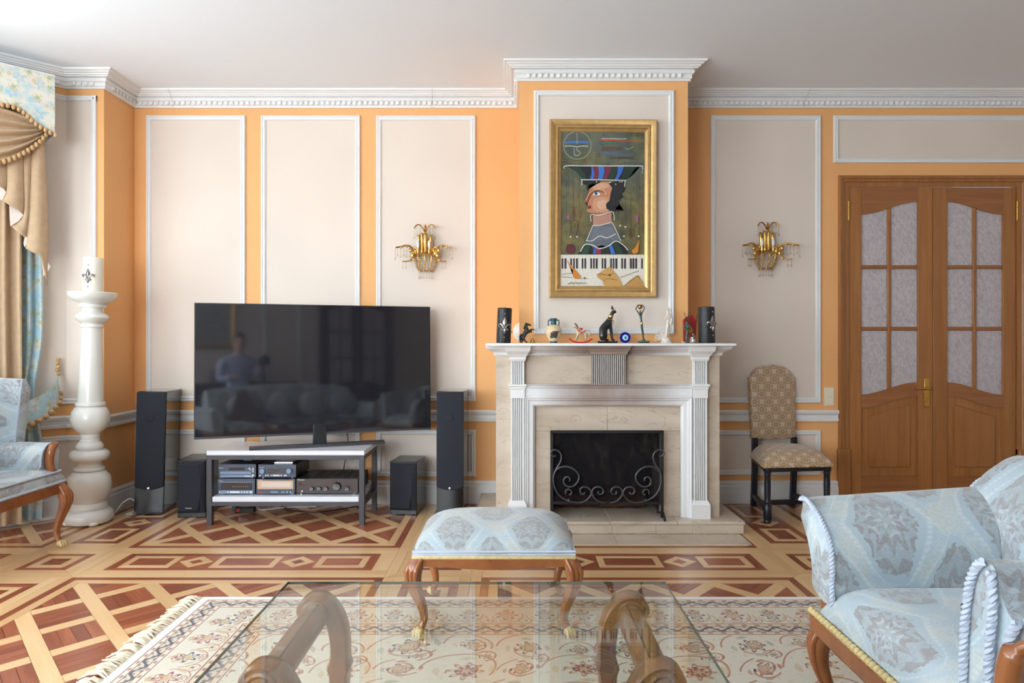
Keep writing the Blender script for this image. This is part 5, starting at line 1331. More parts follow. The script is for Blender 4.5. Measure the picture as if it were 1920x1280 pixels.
sc2 = copy_tree(sc1); sc2.location = (wx(1433), YW-0.004, wz(471))
sc2['label'] = 'gilt crystal wall sconce with two white candle bulbs above the gold upholstered chair'

# light switch
ls = thing('light_switch', 'ivory double light switch beside the oak door', 'light switch', (wx(1554), YW, wz(743)))
MB().box(wx(1544.5), wx(1563.5), YW-0.009, YW, wz(760), wz(726)).build('plate', 'ivory_plastic', ls, bevel=0.003)
for z0, z1 in ((757, 744), (742, 729)): MB().box(wx(1548), wx(1560), YW-0.013, YW-0.009, wz(z0), wz(z1)).build('rocker', 'ivory_plastic', ls, bevel=0.0015)
# ------------------------------------------------------------------ television corner
ts = thing('tv_stand', 'low white and black metal stand under the television', 'tv stand', (-1.355, 4.28, 0))
sx0, sx1, sy0, sy1, tb = -1.826, -0.883, 4.08, 4.475, 0.031
MB().box(sx0, sx1, sy0, sy1, 0.420, 0.447).build('top_board', 'white_board', ts, bevel=0.0015)
MB().box(sx0+0.034, sx1-0.034, sy0+0.003, sy1-0.003, 0.141, 0.172).build('shelf_board', 'white_board', ts, bevel=0.0015)
for x in (sx0, sx1-tb):
    for y in (sy0, sy1-tb): MB().box(x, x+tb, y, y+tb, 0.0, 0.420).build('leg', 'black_metal', ts, bevel=0.001)
for z0, z1 in ((0.394, 0.420), (0.118, 0.141)):
    for y in (sy0, sy1-tb): MB().box(sx0+tb, sx1-tb, y, y+tb, z0, z1).build('rail', 'black_metal', ts)
    for x in (sx0, sx1-tb): MB().box(x, x+tb, sy0+tb, sy1-tb, z0, z1).build('rail', 'black_metal', ts)
TA = math.radians(19.7)
tv = thing('television', 'large black flat screen television turned towards the sofa', 'television', (-1.201, 4.245, 0.4475), TA, local=True)
Wt, z0, z1 = 1.412, 0.0805, 0.8805; tl = math.tan(math.radians(1.5))
def tvp(x, h, z): return (x, -h+(z-0.48)*tl, z)
MB().prism([(-Wt/2, z0), (Wt/2, z0), (Wt/2, z1), (-Wt/2, z1)], -0.03, 0.004, lambda a, b, h: tvp(a, h, b)).build('casing', 'black_plastic', tv, bevel=0.002)
MB().prism([(-Wt/2+0.006, z0+0.012), (Wt/2-0.006, z0+0.012), (Wt/2-0.006, z1-0.006), (-Wt/2+0.006, z1-0.006)], 0.0042, 0.0052, lambda a, b, h: tvp(a, h, b)).build('screen', 'screen_glass', tv)
MB().prism([(-Wt/2, z0-0.002), (Wt/2, z0-0.002), (Wt/2, z0+0.010), (-Wt/2, z0+0.010)], 0.004, 0.007, lambda a, b, h: tvp(a, h, b)).build('bottom_bezel', 'black_metal', tv)
MB().box(-0.5, 0.5, 0.02, 0.06, 0.13, 0.55).build('rear_housing', 'black_plastic', tv, bevel=0.01)
MB().box(-0.035, 0.045, -0.02, 0.03, 0.016, 0.14).build('neck', 'black_plastic', tv, bevel=0.004)
MB().box(-0.405, 0.405, -0.03, 0.03, 0.0005, 0.018).build('base_bar', 'black_metal', tv, bevel=0.002)
# hi-fi units
ES = 4.13/1280
def ex(px): return (px-960)*ES
def ez(py): return CAM_H-(py-640)*ES
EY = 4.13
def unit(nm, label, cat, px0, px1, zb, zt, dep, body='black_plastic'):
    t = thing(nm, label, cat, ((ex(px0)+ex(px1))/2, EY+dep/2, zb))
    MB().box(ex(px0), ex(px1), EY+0.006, EY+dep, zb+0.009, zt).build('case', 'black_plastic', t, bevel=0.0015)
    MB().box(ex(px0), ex(px1), EY, EY+0.006, zb+0.009, zt).build('front_panel', body, t, bevel=0.001)
    for fxx in (px0+8, px1-8):
        for yy in (EY+0.02, EY+dep-0.03): MB().lathe([(0.010, 0), (0.011, 0.009)], 12, (ex(fxx), yy, zb)).build('foot', 'silver', t, smooth=40)
    return t
def bar(t, nm, px0, px1, py0, py1, mat, d=0.003): return MB().box(ex(px0), ex(px1), EY-d, EY+0.001, ez(py1), ez(py0)).build(nm, mat, t, bevel=0.0006)
def knob(t, px, py, r, mat='bluegrey_plastic', d=0.014, mark=None, n=20):
    k = MB().lathe([(r, 0), (r, -d*0.8), (r*0.9, -d), (0, -d)], n, (ex(px), EY, ez(py)), axis='y').build('knob', mat, t, smooth=40)
    if mark is not None:
        a = mark; MB().tube([(ex(px)-r*0.8*math.cos(a), EY-d-0.0004, ez(py)-r*0.8*math.sin(a)), (ex(px)+r*0.8*math.cos(a), EY-d-0.0004, ez(py)+r*0.8*math.sin(a))], r*0.13, 5).build('pointer', 'silver', k)
SH = 0.1722
zB, zA = (SH, SH+0.098), (SH+0.0985, SH+0.186)
B_ = unit('tuner', 'black tuner unit at the lower left of the hi-fi stack', 'hi-fi unit', 407.5, 478, SH, SH+0.098, 0.27, 'bluegrey_plastic')
bar(B_, 'display', 415, 472, 904, 918, 'display_dark'); bar(B_, 'trim_strip', 411, 474, 903, 904.4, 'midblue_plastic'); bar(B_, 'lower_strip', 411, 475, 919, 925, 'midblue_plastic', 0.004)
for a, b in ((432, 450), (411, 413), (427, 429), (453, 455), (458, 460), (463, 465), (469, 473)): bar(B_, 'button', a, b, 920.6, 923.4, 'print_white', 0.006)
for i in range(8): bar(B_, 'display_mark', 436+i*4, 437.6+i*4, 911, 912.2, 'display_gold', 0.0034)
A_ = unit('cd_player', 'black disc player at the upper left of the hi-fi stack', 'hi-fi unit', 409, 480, SH+0.0985, SH+0.186, 0.27, 'bluegrey_plastic')
bar(A_, 'display', 429, 459, 876.5, 881, 'display_dark'); bar(A_, 'disc_tray', 413, 472, 883.5, 888.5, 'midblue_plastic', 0.005); bar(A_, 'lower_strip', 413, 475, 890, 894.5, 'midblue_plastic', 0.004)
for px, py in ((475, 877.6), (475, 880.6), (475, 883.8), (475, 889.4), (475, 891.8), (468, 877.4), (470, 880.2), (461, 892), (465, 892), (469, 892)): bar(A_, 'button', px-1.6, px+1.6, py-0.8, py+0.8, 'print_white', 0.006)
D_ = unit('cassette_deck', 'cassette deck with a wide gold window in the middle of the hi-fi stack', 'hi-fi unit', 480.5, 553.5, SH, SH+0.0965, 0.27, 'bluegrey_plastic')
bar(D_, 'gold_window', 483, 550, 900.5, 916.5, 'display_gold'); bar(D_, 'window_glass', 489.5, 546, 903, 912.5, plain('window_pale', S(205, 188, 180), 0.2), 0.0045); bar(D_, 'lower_strip', 482, 552, 919, 925.4, 'bluegrey_plastic', 0.004)
for a, b, mt in ((484.5, 487, 'red_plastic'), (489, 491.4, 'red_plastic'), (493, 495.5, 'red_plastic'), (508, 522, 'midblue_plastic'), (538, 539.6, 'print_white'), (544, 545.6, 'print_white'), (528, 534, 'midblue_plastic')): bar(D_, 'button', a, b, 920.5, 923.2, mt, 0.006)
C_ = unit('receiver', 'small receiver with two round knobs in the middle of the hi-fi stack', 'hi-fi unit', 484, 555, SH+0.0970, SH+0.184, 0.27, 'bluegrey_plastic')
bar(C_, 'display', 502, 536, 878, 886.5, 'display_dark'); knob(C_, 492.5, 882.5, 0.0165, 'midblue_plastic'); knob(C_, 542.5, 882.5, 0.0165, 'midblue_plastic'); bar(C_, 'lower_strip', 486, 553, 888, 893.4, 'bluegrey_plastic', 0.003)
for a, b in ((487, 489), (498, 500), (502, 504), (508, 510), (512, 525), (527, 529), (533, 538)): bar(C_, 'button', a, b, 889.6, 892, 'print_white', 0.006)
AM = unit('amplifier', 'wide dark brown stereo amplifier at the right of the hi-fi shelf', 'amplifier', 555.5, 671, SH, SH+0.098, 0.30, 'amp_metal')
for px, py, r, mk in ((585.5, 915.4, 0.0125, -1.05), (599, 915.4, 0.0125, -1.05), (611.8, 915.4, 0.0125, -1.05), (631.5, 911.3, 0.0255, -1.0), (651.5, 915.4, 0.0135, -1.05)): knob(AM, px, py, r, 'black_gloss', 0.016, mk)
bar(AM, 'power_button', 560.5, 563, 904.4, 908.6, 'amp_metal', 0.006); MB().ball((ex(565.8), EY, ez(907)), 0.0045, 8, 6).build('standby_light', 'red_plastic', AM, smooth=80); MB().lathe([(0.005, 0), (0.004, -0.006), (0, -0.006)], 10, (ex(567), EY, ez(920)), axis='y').build('headphone_socket', 'silver', AM, smooth=40)
text('brand_lettering', 'Pioneer', 0.0135, 'print_white', AM, (ex(558), EY-0.0008, ez(900.4)))
for i in range(5): MB().box(ex(582)+i*0.06, ex(582)+i*0.06+0.046, EY+0.05, EY+0.25, SH+0.098, SH+0.0988).build('vent_grille', 'black_matt', AM)
for t, px, py in ((A_, 410, 877.6), (B_, 408.6, 901.9), (C_, 486, 877), (D_, 483, 900.3)): text('brand_lettering', 'Technics', 0.0085, 'print_white', t, (ex(px), EY-0.0006, ez(py)))
# game pad and disc case lying on the units
gp = thing('game_controller', 'black game controller lying on the upper left hi-fi unit', 'controller', (ex(457), EY+0.09, SH+0.186))
V_ = [(ex(457), EY+0.09, SH+0.203, 0.018), (ex(446), EY+0.09, SH+0.204, 0.017), (ex(440.5), EY+0.055, SH+0.201, 0.013), (ex(468), EY+0.09, SH+0.204, 0.017), (ex(473.5), EY+0.055, SH+0.201, 0.013)]
skin('body', V_, chain(0, 1, 2)+chain(0, 3, 4), 'black_plastic', gp)
for px in (451, 463): MB().lathe([(0.006, 0), (0.006, 0.008), (0.009, 0.010), (0.007, 0.014), (0, 0.013)], 12, (ex(px), EY+0.078, SH+0.216)).build('thumb_stick', 'black_matt', gp, smooth=50)
MB().box(ex(449), ex(465), EY+0.062, EY+0.070, SH+0.196, SH+0.205).build('light_bar', 'midblue_plastic', gp, bevel=0.003)
dc = thing('disc_case', 'clear silver disc case lying on the small receiver', 'disc case', (ex(532), EY+0.08, SH+0.184))
MB().box(ex(512), ex(547), EY+0.02, EY+0.145, SH+0.1845, SH+0.1955).build('case', 'silver', dc, bevel=0.001)
MB().box(ex(514), ex(545), EY+0.026, EY+0.139, SH+0.1956, SH+0.1962).build('cover_sheet', 'print_white', dc)

# loudspeakers
def tower(label, x, y, rot, lean=0.0):
    t = thing('tower_speaker', label, 'speaker', (x, y, 0), rot, group='pair of tower speakers', local=True)
    if lean: t.rotation_euler = (0, lean, rot)
    w, d, h = 0.086, 0.30, 0.783
    MB().box(-w, w, 0.012, d, 0.022, h).build('cabinet', 'black_gloss', t, bevel=0.006)
    MB().box(-w*0.96, w*0.96, 0.02, d-0.02, 0.002, 0.022).build('plinth', 'black_ash', t, bevel=0.003)
    gz = lambda a: 0.165+0.020*(a/w)**2
    N = 12; xs_ = [-w*0.985+2*w*0.985*i/N for i in range(N+1)]
    MB().loft([[(a, 0.012, gz(a)), (a, -0.006-0.008*(1-(a/w)**2), gz(a)+0.001), (a, -0.006-0.008*(1-(a/w)**2), h-0.006), (a, 0.012, h-0.004)] for a in xs_]).build('grille_cloth', 'speaker_cloth', t, smooth=50)
    MB().loft([[(a, 0.012, 0.024), (a, -0.002-0.006*(1-(a/w)**2), 0.024), (a, -0.002-0.006*(1-(a/w)**2), gz(a)-0.002), (a, 0.012, gz(a)-0.002)] for a in xs_]).build('lower_front', 'black_ash', t, smooth=50)
    MB().lathe([(0.008, 0), (0.007, -0.003), (0, -0.004)], 14, (0, -0.014, 0.175), axis='y').build('badge', 'silver', t, smooth=50)
    for zz, r in ((0.62, 0.026), ): MB().lathe([(r, 0), (r*0.94, -0.002), (r*0.5, -0.001), (0, -0.001)], 20, (0, -0.0140, zz), axis='y').build('tweeter_ring', 'speaker_cloth', t, smooth=60)
    return t
tower('tall black tower speaker at the left, beside the white column', -2.300, 4.318, math.radians(9), math.radians(1.4))
tower('tall black tower speaker at the right, next to the fireplace', -0.392, 4.315, math.radians(-3))
def shelf_speaker(label, x, y, rot, h=0.36, w=0.09, brand=False):
    t = thing('bookshelf_speaker', label, 'speaker', (x, y, 0), rot, group='pair of small floor speakers', local=True)
    d = 0.24
    MB().box(-w, w, 0.0, d, 0.001, h).build('cabinet', 'black_ash', t, bevel=0.003)
    g = [[(-w*0.97, 0.0, 0.03), (w*0.97, 0, 0.03), (w*0.97, 0, h-0.01), (-w*0.97, 0, h-0.01)], [(-w*0.95, -0.004, 0.034), (w*0.95, -0.004, 0.034), (w*0.95, -0.004, h-0.013), (-w*0.95, -0.004, h-0.013)], [(-w*0.82, -0.022, 0.05), (w*0.60, -0.022, 0.05), (w*0.74, -0.022, h*0.42), (w*0.74, -0.022, h*0.62), (w*0.60, -0.022, h-0.034), (-w*0.82, -0.022, h-0.034)]]
    gb_ = [[(-w*0.97, 0, 0.03), (w*0.6, 0, 0.03), (w*0.97, 0, 0.03), (w*0.97, 0, h-0.01), (w*0.6, 0, h-0.01), (-w*0.97, 0, h-0.01)], [(-w*0.95, -0.006, 0.034), (w*0.6, -0.006, 0.034), (w*0.95, -0.006, 0.036), (w*0.95, -0.006, h-0.015), (w*0.6, -0.006, h-0.013), (-w*0.95, -0.006, h-0.013)], [(-w*0.86, -0.022, 0.05), (w*0.50, -0.022, 0.05), (w*0.70, -0.022, h*0.42), (w*0.70, -0.022, h*0.66), (w*0.50, -0.022, h-0.03), (-w*0.86, -0.022, h-0.03)]]
    MB().loft(gb_).build('grille_cloth', 'speaker_cloth', t)
    if brand: text('brand_lettering', 'Technics', 0.0115, 'print_white', t, (-0.032, -0.0232, 0.062))
    return t
shelf_speaker('small black floor speaker at the left end of the television stand', -2.000, 4.262, math.radians(5), 0.362, 0.086, True)
shelf_speaker('small black floor speaker at the right end of the television stand', -0.690, 4.33, math.radians(-6), 0.338, 0.087)

# cables on the floor and wall sockets
def cable(nm, label, pts, r=0.004, mat='cable_white'):
    o = MB().tube(spline(pts, 7), r, 7).build(nm, mat, smooth=80); return tag(o, label, 'cable')
cable('power_cable', 'white cable looping on the floor between column and tower speaker', [(-2.54, 4.20, 0.006), (-2.50, 4.28, 0.02), (-2.47, 4.33, 0.075), (-2.43, 4.36, 0.095), (-2.40, 4.38, 0.03), (-2.44, 4.37, 0.006), (-2.45, 4.33, 0.006), (-2.40, 4.32, 0.006)])
cable('speaker_cable', 'thick white cable hanging between tower and small left speaker', [(-2.122, 4.60, 0.30), (-2.130, 4.56, 0.17), (-2.150, 4.50, 0.09), (-2.145, 4.45, 0.03), (-2.122, 4.44, 0.006), (-2.118, 4.56, 0.006)], 0.0055)
cable('floor_cable', 'grey white cable lying under the television stand', [(-1.80, 4.52, 0.006), (-1.70, 4.50, 0.006), (-1.62, 4.44, 0.006), (-1.50, 4.50, 0.006), (-1.30, 4.53, 0.006)], 0.0045)
cable('floor_cable', 'black cable tangled under the television stand', [(-1.55, 4.56, 0.006), (-1.42, 4.42, 0.006), (-1.25, 4.38, 0.006), (-1.12, 4.46, 0.006), (-1.0, 4.56, 0.006)], 0.004, 'cable_black')
cable('hanging_cable', 'black cable hanging behind the amplifier', [(-1.14, 4.60, 0.20), (-1.12, 4.58, 0.30), (-1.10, 4.585, 0.40), (-1.12, 4.60, 0.50), (-1.20, 4.60, 0.56)], 0.003, 'cable_black')
pb = thing('power_strip', 'white power strip with a red switch under the television stand', 'power strip', (-1.72, 4.40, 0))
MB().box(-1.78, -1.66, 4.38, 4.43, 0.001, 0.032).build('body', 'cable_black', pb, bevel=0.004); MB().box(-1.765, -1.745, 4.374, 4.380, 0.006, 0.028).build('switch', 'red_plastic', pb, bevel=0.002)
for x, lb in ((wx(323), 'white double wall socket beside the left tower speaker'), (wx(352), 'white double wall socket above the small left speaker')):
    so = thing('wall_socket', lb, 'socket', (x, YW, wz(868)))
    MB().box(x-0.04, x+0.04, YW-0.018, YW-0.003, wz(880), wz(858)).build('plate', 'white_plastic', so, bevel=0.003)
    for dx in (-0.02, 0.02): MB().lathe([(0.015, 0), (0.013, -0.003), (0.011, -0.001), (0, -0.001)], 16, (x+dx, YW-0.018, wz(869)), axis='y').build('socket_face', 'white_plastic', so, smooth=40)

# ------------------------------------------------------------------ white turned column with candle
CY, CS = 4.14, 4.14/1280; CXc = (165.8-960)*CS
colm = thing('candle_column', 'tall white turned floor column with a dish for a candle', 'column', (CXc, CY, 0), local=True); colm.rotation_euler = (0, math.radians(1.05), 0)
def cz(py): return CAM_H-(py-640)*CS
def lathe_px(lst): return [(hw_*CS, cz(py)) for py, hw_ in lst]
parts = [('base_ring', [(976, 30), (976, 38), (972, 41), (965, 41.8), (958, 40), (953, 34), (952, 30)]), ('base_collar', [(952, 28), (952, 31), (949, 32), (944, 31.5), (940, 29), (939, 24)]),
    ('lower_ball', [(940, 27), (934, 31), (922, 36), (905, 37.8), (892, 35), (884, 28), (880, 23)]), ('neck_ring', [(881, 22), (880, 26), (877, 26.4), (874, 25), (873, 22), (868, 20.5), (862, 22)]),
    ('torus', [(862, 24), (861, 30), (857, 33), (852, 33.8), (847, 32.5), (843, 28), (842, 22)]), ('ogee', [(842, 21), (838, 23.4), (833, 23), (829, 19.5), (827, 17.5), (824, 17.4), (822, 16), (818, 16.8), (816, 17), (813, 16.2), (811, 15)]),
    ('upper_ball', [(812, 17), (806, 24), (796, 31), (784, 33.2), (772, 31), (764, 26.5), (760, 22)]), ('shaft_ring', [(761, 22), (760, 25), (757, 25.6), (754, 24.6), (753, 21)]),
    ('shaft', [(754, 21.8), (740, 21.3), (690, 19.5), (640, 17.8), (614, 16.6), (613, 15)]), ('capital', [(614, 17), (613, 19.4), (609, 19.5), (607, 18), (604, 21), (600, 26), (595, 28.2), (590, 26.5), (586, 20), (582, 16.8), (578, 16.4), (576, 19)]),
    ('dish', [(577, 19), (576, 23), (572, 23.4), (570, 22), (568, 26), (562, 36), (555, 40.6), (549, 41.8), (548, 41), (549, 39), (553, 34), (555, 0)])]
for nm, pr in parts: MB().lathe(lathe_px(pr), 40).build(nm, 'white_gloss', colm, smooth=40)
for k in range(4): a = PI/4+k*PI/2; MB().ball((0.105*math.cos(a), 0.105*math.sin(a), 0.020), 0.034, 14, 9, rz=0.0195).build('bun_foot', 'white_gloss', colm, smooth=80)
tl_ = math.tan(math.radians(1.05))
candle('pillar_candle', 'ivory white pillar candle with silver fleur-de-lis on the white column', CXc+cz(555)*tl_, CY, 16.8*CS, 71*CS, cz(554), 'candle_white', 0.06, 0.088, 0.018, 0.47)
# ------------------------------------------------------------------ rug
rug = thing('rug', 'cream Persian style rug with floral borders under the glass table', 'rug', (0.43, 1.76, 0.0005), local=True)
MB().box(-RUG_A, RUG_A, -RUG_B, RUG_B, 0.0, 0.009).build('pile', 'persian_wool', rug, bevel=0.003)
rnd = random.Random(3)
for s, nm in ((-1, 'fringe'), (1, 'fringe')):
    fr = MB(); y = -RUG_B
    while y < RUG_B:
        L = 0.060+rnd.random()*0.035; a = rnd.uniform(-0.03, 0.03)
        x0 = s*(RUG_A-0.002)
        fr.tube([(x0, y, 0.006), (x0+s*L*0.35, y+a*0.5, 0.012+rnd.random()*0.010), (x0+s*L*0.7, y+a, 0.010+rnd.random()*0.006), (x0+s*L, y+a*1.6, 0.004)], [0.004, 0.0055, 0.005, 0.0025], 5)
        y += 0.0085+rnd.random()*0.004
    o = fr.build(nm, 'rug_fringe', rug, smooth=80); o['kind'] = 'stuff'

def cushion(x0, x1, y0, y1, z0, h, n=22, e=5.0, p=0.45):
    cx, cy, a, b = (x0+x1)/2, (y0+y1)/2, (x1-x0)/2, (y1-y0)/2
    mp_ = lambda s: (1-(1-abs(s))**1.7)*(1 if s >= 0 else -1)
    def f(i, j):
        u, v = mp_(i*2-1), mp_(j*2-1)
        hh = h*(max(0, (1-abs(u)**e))*max(0, (1-abs(v)**e)))**p
        return (cx+a*u, cy+b*v, z0+hh)
    def uv(i, j):
        u, v = mp_(i*2-1), mp_(j*2-1); q = f(i, j); dz = h-(q[2]-z0)
        return (q[0]+dz*u*abs(u), q[1]+dz*v*abs(v))
    m = MB().grid(f, n, n, uv)
    m.add([(x0, y0, z0), (x1, y0, z0), (x1, y1, z0), (x0, y1, z0)], [(3, 2, 1, 0)], [[(0, 0), (0.1, 0), (0.1, 0.1), (0, 0.1)]])
    return m
def cabriole(parent, pts, rad, side, mat='cherry', toe=(0, -1), claw=True, nm='leg'):
    q = spline(pts, 6); n = len(q)
    rr = []
    for i in range(n):
        t = i/(n-1)*(len(rad)-1); k = min(int(t), len(rad)-2); rr.append(rad[k]+(rad[k+1]-rad[k])*(t-k))
    d = Vector((toe[0], toe[1], 0)).normalized(); sd = Vector((-d.y, d.x, 0))
    m = MB().tube(q, rr, 12)
    for off in (-0.55, 0.0, 0.55):              # three raised flutes on the face of the leg
        m.tube([p+d*(r*0.72)+sd*(r*off) for p, r in zip(q[:int(n*0.86)], rr)], [r*0.36 for r in rr[:int(n*0.86)]], 7)
    leg = m.build(nm, mat, parent, smooth=60)
    if claw:
        e = q[-1]; c = MB().ball((e.x+d.x*0.006, e.y+d.y*0.006, e.z+0.006), 0.020, 10, 7, rz=0.018)
        for off in (-0.6, 0, 0.6):
            b0 = Vector((e.x, e.y, 0))+d*0.012+sd*off*0.020
            c.tube([b0+Vector((0, 0, e.z+0.016)), b0+d*0.010+Vector((0, 0, e.z+0.008)), b0+d*0.014+Vector((0, 0, e.z-0.008))], [0.007, 0.0075, 0.005], 7)
        c.build('claw_foot', 'gilt_cream', leg, smooth=60)
    return leg
RZ = 0.0098                                     # top of the rug
# ------------------------------------------------------------------ stool
st = thing('footstool', 'blue damask footstool on carved cabriole legs behind the glass table', 'stool', (-0.066, 2.71, RZ))
X0s, X1s, Y0s, Y1s = -0.366, 0.234, 2.49, 2.94
cushion(X0s+0.002, X1s-0.002, Y0s, Y1s, 0.318, 0.098, 26, 4.0, 0.5).build('cushion', 'stool_damask', st, smooth=60)
loop = [(X0s+0.004, Y0s+0.004), (X1s-0.004, Y0s+0.004), (X1s-0.004, Y1s-0.004), (X0s+0.004, Y1s-0.004)]
for zz in (0.321, 0.331): MB().tube([(x, y, zz) for x, y in loop], 0.0055, 7, closed=True).build('welt_cord', 'rope_cord', st, smooth=60)
MB().box(X0s-0.001, X1s+0.001, Y0s-0.004, Y1s+0.004, 0.305, 0.318).build('gilt_moulding', 'gilt_cream', st, bevel=0.004)
for (x0, x1, y0, y1) in ((X0s+0.02, X1s-0.02, Y0s, Y0s+0.022), (X0s+0.02, X1s-0.02, Y1s-0.022, Y1s)):
    N = 12; MB().loft([[(x0+(x1-x0)*i/N, y0, 0.272+0.006*math.cos(2*PI*i/N)), (x0+(x1-x0)*i/N, y1, 0.272+0.006*math.cos(2*PI*i/N)), (x0+(x1-x0)*i/N, y1, 0.305), (x0+(x1-x0)*i/N, y0, 0.305)] for i in range(N+1)]).build('apron', 'cherry', st, bevel=0.002)
for x in (X0s, X1s-0.022): MB().box(x, x+0.022, Y0s+0.02, Y1s-0.02, 0.270, 0.305).build('apron', 'cherry', st, bevel=0.002)
for sx_, xc in ((-1, X0s+0.028), (1, X1s-0.028)):
    for sy_, yc in ((-1, Y0s+0.024), (1, Y1s-0.024)):
        o = lambda dx, z: (xc+sx_*dx, yc+sy_*dx*0.7, z)
        cabriole(st, [o(0.0, 0.305), o(0.020, 0.262), o(0.016, 0.20), o(-0.006, 0.13), o(-0.014, 0.08), o(0.002, RZ+0.020)], [0.026, 0.031, 0.024, 0.017, 0.013, 0.014], sx_, toe=(sx_*0.35, sy_))

# ------------------------------------------------------------------ glass coffee table
ct = thing('coffee_table', 'glass topped coffee table on scrolled wooden legs', 'table', (-0.097, 1.45, RZ))
gx0, gx1, gy0, gy1 = -0.606, 0.414, 1.05, 1.849
MB().box(gx0, gx1, gy0, gy1, 0.440, 0.450).build('glass_top', 'table_glass', ct)
for b_ in ((gx0-0.0015, gx0, gy0, gy1), (gx1, gx1+0.0015, gy0, gy1), (gx0, gx1, gy0-0.0015, gy0), (gx0, gx1, gy1, gy1+0.0015)):
    MB().box(b_[0], b_[1], b_[2], b_[3], 0.4425, 0.4495).build('polished_edge', 'glass_edge', ct)
def scroll_leg(xc, s, yc, th=0.058):             # s: +1 right hand support, leg runs inward (-s) and down
    za = 0.400
    pts = [(0.012, za-0.012), (0.026, za-0.004), (0.030, za+0.012), (0.014, za+0.026), (-0.012, za+0.022), (-0.036, za-0.004), (-0.050, za-0.04), (-0.056, za-0.09), (-0.054, za-0.14), (-0.052, 0.20), (-0.040, 0.14), (-0.008, 0.08), (0.030, 0.052), (0.060, RZ+0.030), (0.082, RZ+0.034), (0.080, RZ+0.056)]
    q = spline([(xc+s*a, 0, z) for a, z in pts], 6); n = len(q); secs = []
    for i, p in enumerate(q):
        t = (q[min(i+1, n-1)]-q[max(i-1, 0)]).normalized(); nr = Vector((-t.z, 0, t.x)); w = 0.020 if i < 10 else 0.0225
        kn = 0.007*math.exp(-((p.z-0.262)/0.013)**2) if p.x*s < (xc*s-0.04) else 0
        w += kn; w *= 1.0 if i < n-8 else 0.8
        hy = th/2+kn*0.5
        secs.append([(p+nr*w*a+Vector((0, yc+hy*b, 0)))[:] for a, b in ((1, -0.75), (0.8, -1), (-0.8, -1), (-1, -0.75), (-1, 0.75), (-0.8, 1), (0.8, 1), (1, 0.75))])
    lg = MB().loft(secs).build('leg', 'table_wood', ct, smooth=40)
    for sd in (-1, 1):
        c = (xc+s*0.004, yc+sd*th/2, za+0.004)
        MB().lathe([(0.036, 0), (0.036, sd*0.006), (0.030, sd*0.009), (0.024, sd*0.005), (0.020, sd*0.010), (0.014, sd*0.013), (0.010, sd*0.010), (0.006, sd*0.017), (0, sd*0.018)], 24, c, axis='y').build('rosette', 'table_wood', lg, smooth=45)
for xc, s in ((0.300, 1), (-0.500, -1)):
    scroll_leg(xc, s, 1.770); scroll_leg(xc, s, 1.395)
    MB().lathe([(0.030, 1.42), (0.034, 1.43), (0.034, 1.73), (0.030, 1.745)], 20, (xc, 0, 0.402), axis='y').build('rail', 'table_wood', ct, smooth=40)
    MB().box(xc-s*0.010-0.0015, xc-s*0.010+0.0015, 1.44, 1.73, 0.4335, 0.4352).build('rail_groove', 'black_matt', ct)
    for yy in (1.47, 1.70): MB().lathe([(0.010, 0.436), (0.010, 0.4398)], 14, (xc, yy, 0)).build('pad', 'crystal', ct)
MB().box(-0.47, 0.27, 1.56, 1.60, 0.10, 0.13).build('stretcher', 'table_wood', ct, bevel=0.006)

# ------------------------------------------------------------------ right armchair (faces the table)
ac = thing('armchair', 'pale blue damask armchair with rope piping at the right edge', 'armchair', (1.2, 1.58, RZ))
def armloft(prof0, prof1, x0, x1, n=14, wr=0.0):
    secs = []
    for i in range(n+1):
        k = i/n; e = min(1.0, 0.88+0.12*min(1, (n-i)/1.5))
        cy = sum(p[0] for p in prof0)/len(prof0); cz_ = sum(p[1] for p in prof0)/len(prof0)
        ring_ = []
        for j, ((a, b), (c, d)) in enumerate(zip(prof0, prof1)):
            y, z = a+(c-a)*k, b+(d-b)*k
            w_ = wr*math.sin(j*1.7+k*9)*math.exp(-k*5)
            ring_.append((x0+(x1-x0)*k, cy+(y-cy)*e+w_, cz_+(z-cz_)*e+w_))
        secs.append(ring_)
    return MB().loft(secs)
def smooth_prof(p, n=4): return [(v.x, v.y) for v in spline([(a, b, 0) for a, b in p], n, True)]
fa = [(1.868, 0.38), (1.858, 0.44), (1.855, 0.51), (1.880, 0.565), (1.930, 0.603), (1.985, 0.628), (2.035, 0.634), (2.058, 0.622), (2.045, 0.596), (2.005, 0.555), (1.978, 0.51), (1.962, 0.45), (1.952, 0.38)]
F0 = smooth_prof(fa); F1 = [(y+0.025, z+0.035) for y, z in F0]
armloft(F0, F1, 0.875, 1.50, 14, 0.004).build('arm', 'blue_damask', ac, smooth=60)
MB().rope([(0.870, y, z) for y, z in smooth_prof(fa[:9], 3)[:22]], 0.0075, 0.022).build('rope_piping', 'rope_cord', ac, smooth=60)
cf = smooth_prof([(y+0.012*(1 if y < 1.95 else -1), z-0.012 if z > 0.5 else z) for y, z in fa])
MB().loft([[(0.872, y, z) for y, z in cf], [(0.856, 1.95+(y-1.95)*0.75, 0.50+(z-0.50)*0.8) for y, z in cf]]).build('arm_front', 'blue_damask', ac, smooth=60)
na = [(1.305, 0.38), (1.312, 0.50), (1.306, 0.58), (1.292, 0.65), (1.264, 0.692), (1.236, 0.686), (1.218, 0.640), (1.190, 0.612), (1.150, 0.625), (1.110, 0.600), (1.095, 0.545), (1.115, 0.46), (1.14, 0.38)]
N0 = smooth_prof(na); N1 = [(y-0.01, z+0.03) for y, z in N0]
armloft(N0, N1, 0.875, 1.50, 14, 0.005).build('arm', 'blue_damask', ac, smooth=60)
NS = smooth_prof(na[:8], 4)
MB().rope([(0.868, y, z) for y, z in NS[:18]], 0.0085, 0.024).build('rope_piping', 'rope_cord', ac, smooth=60)
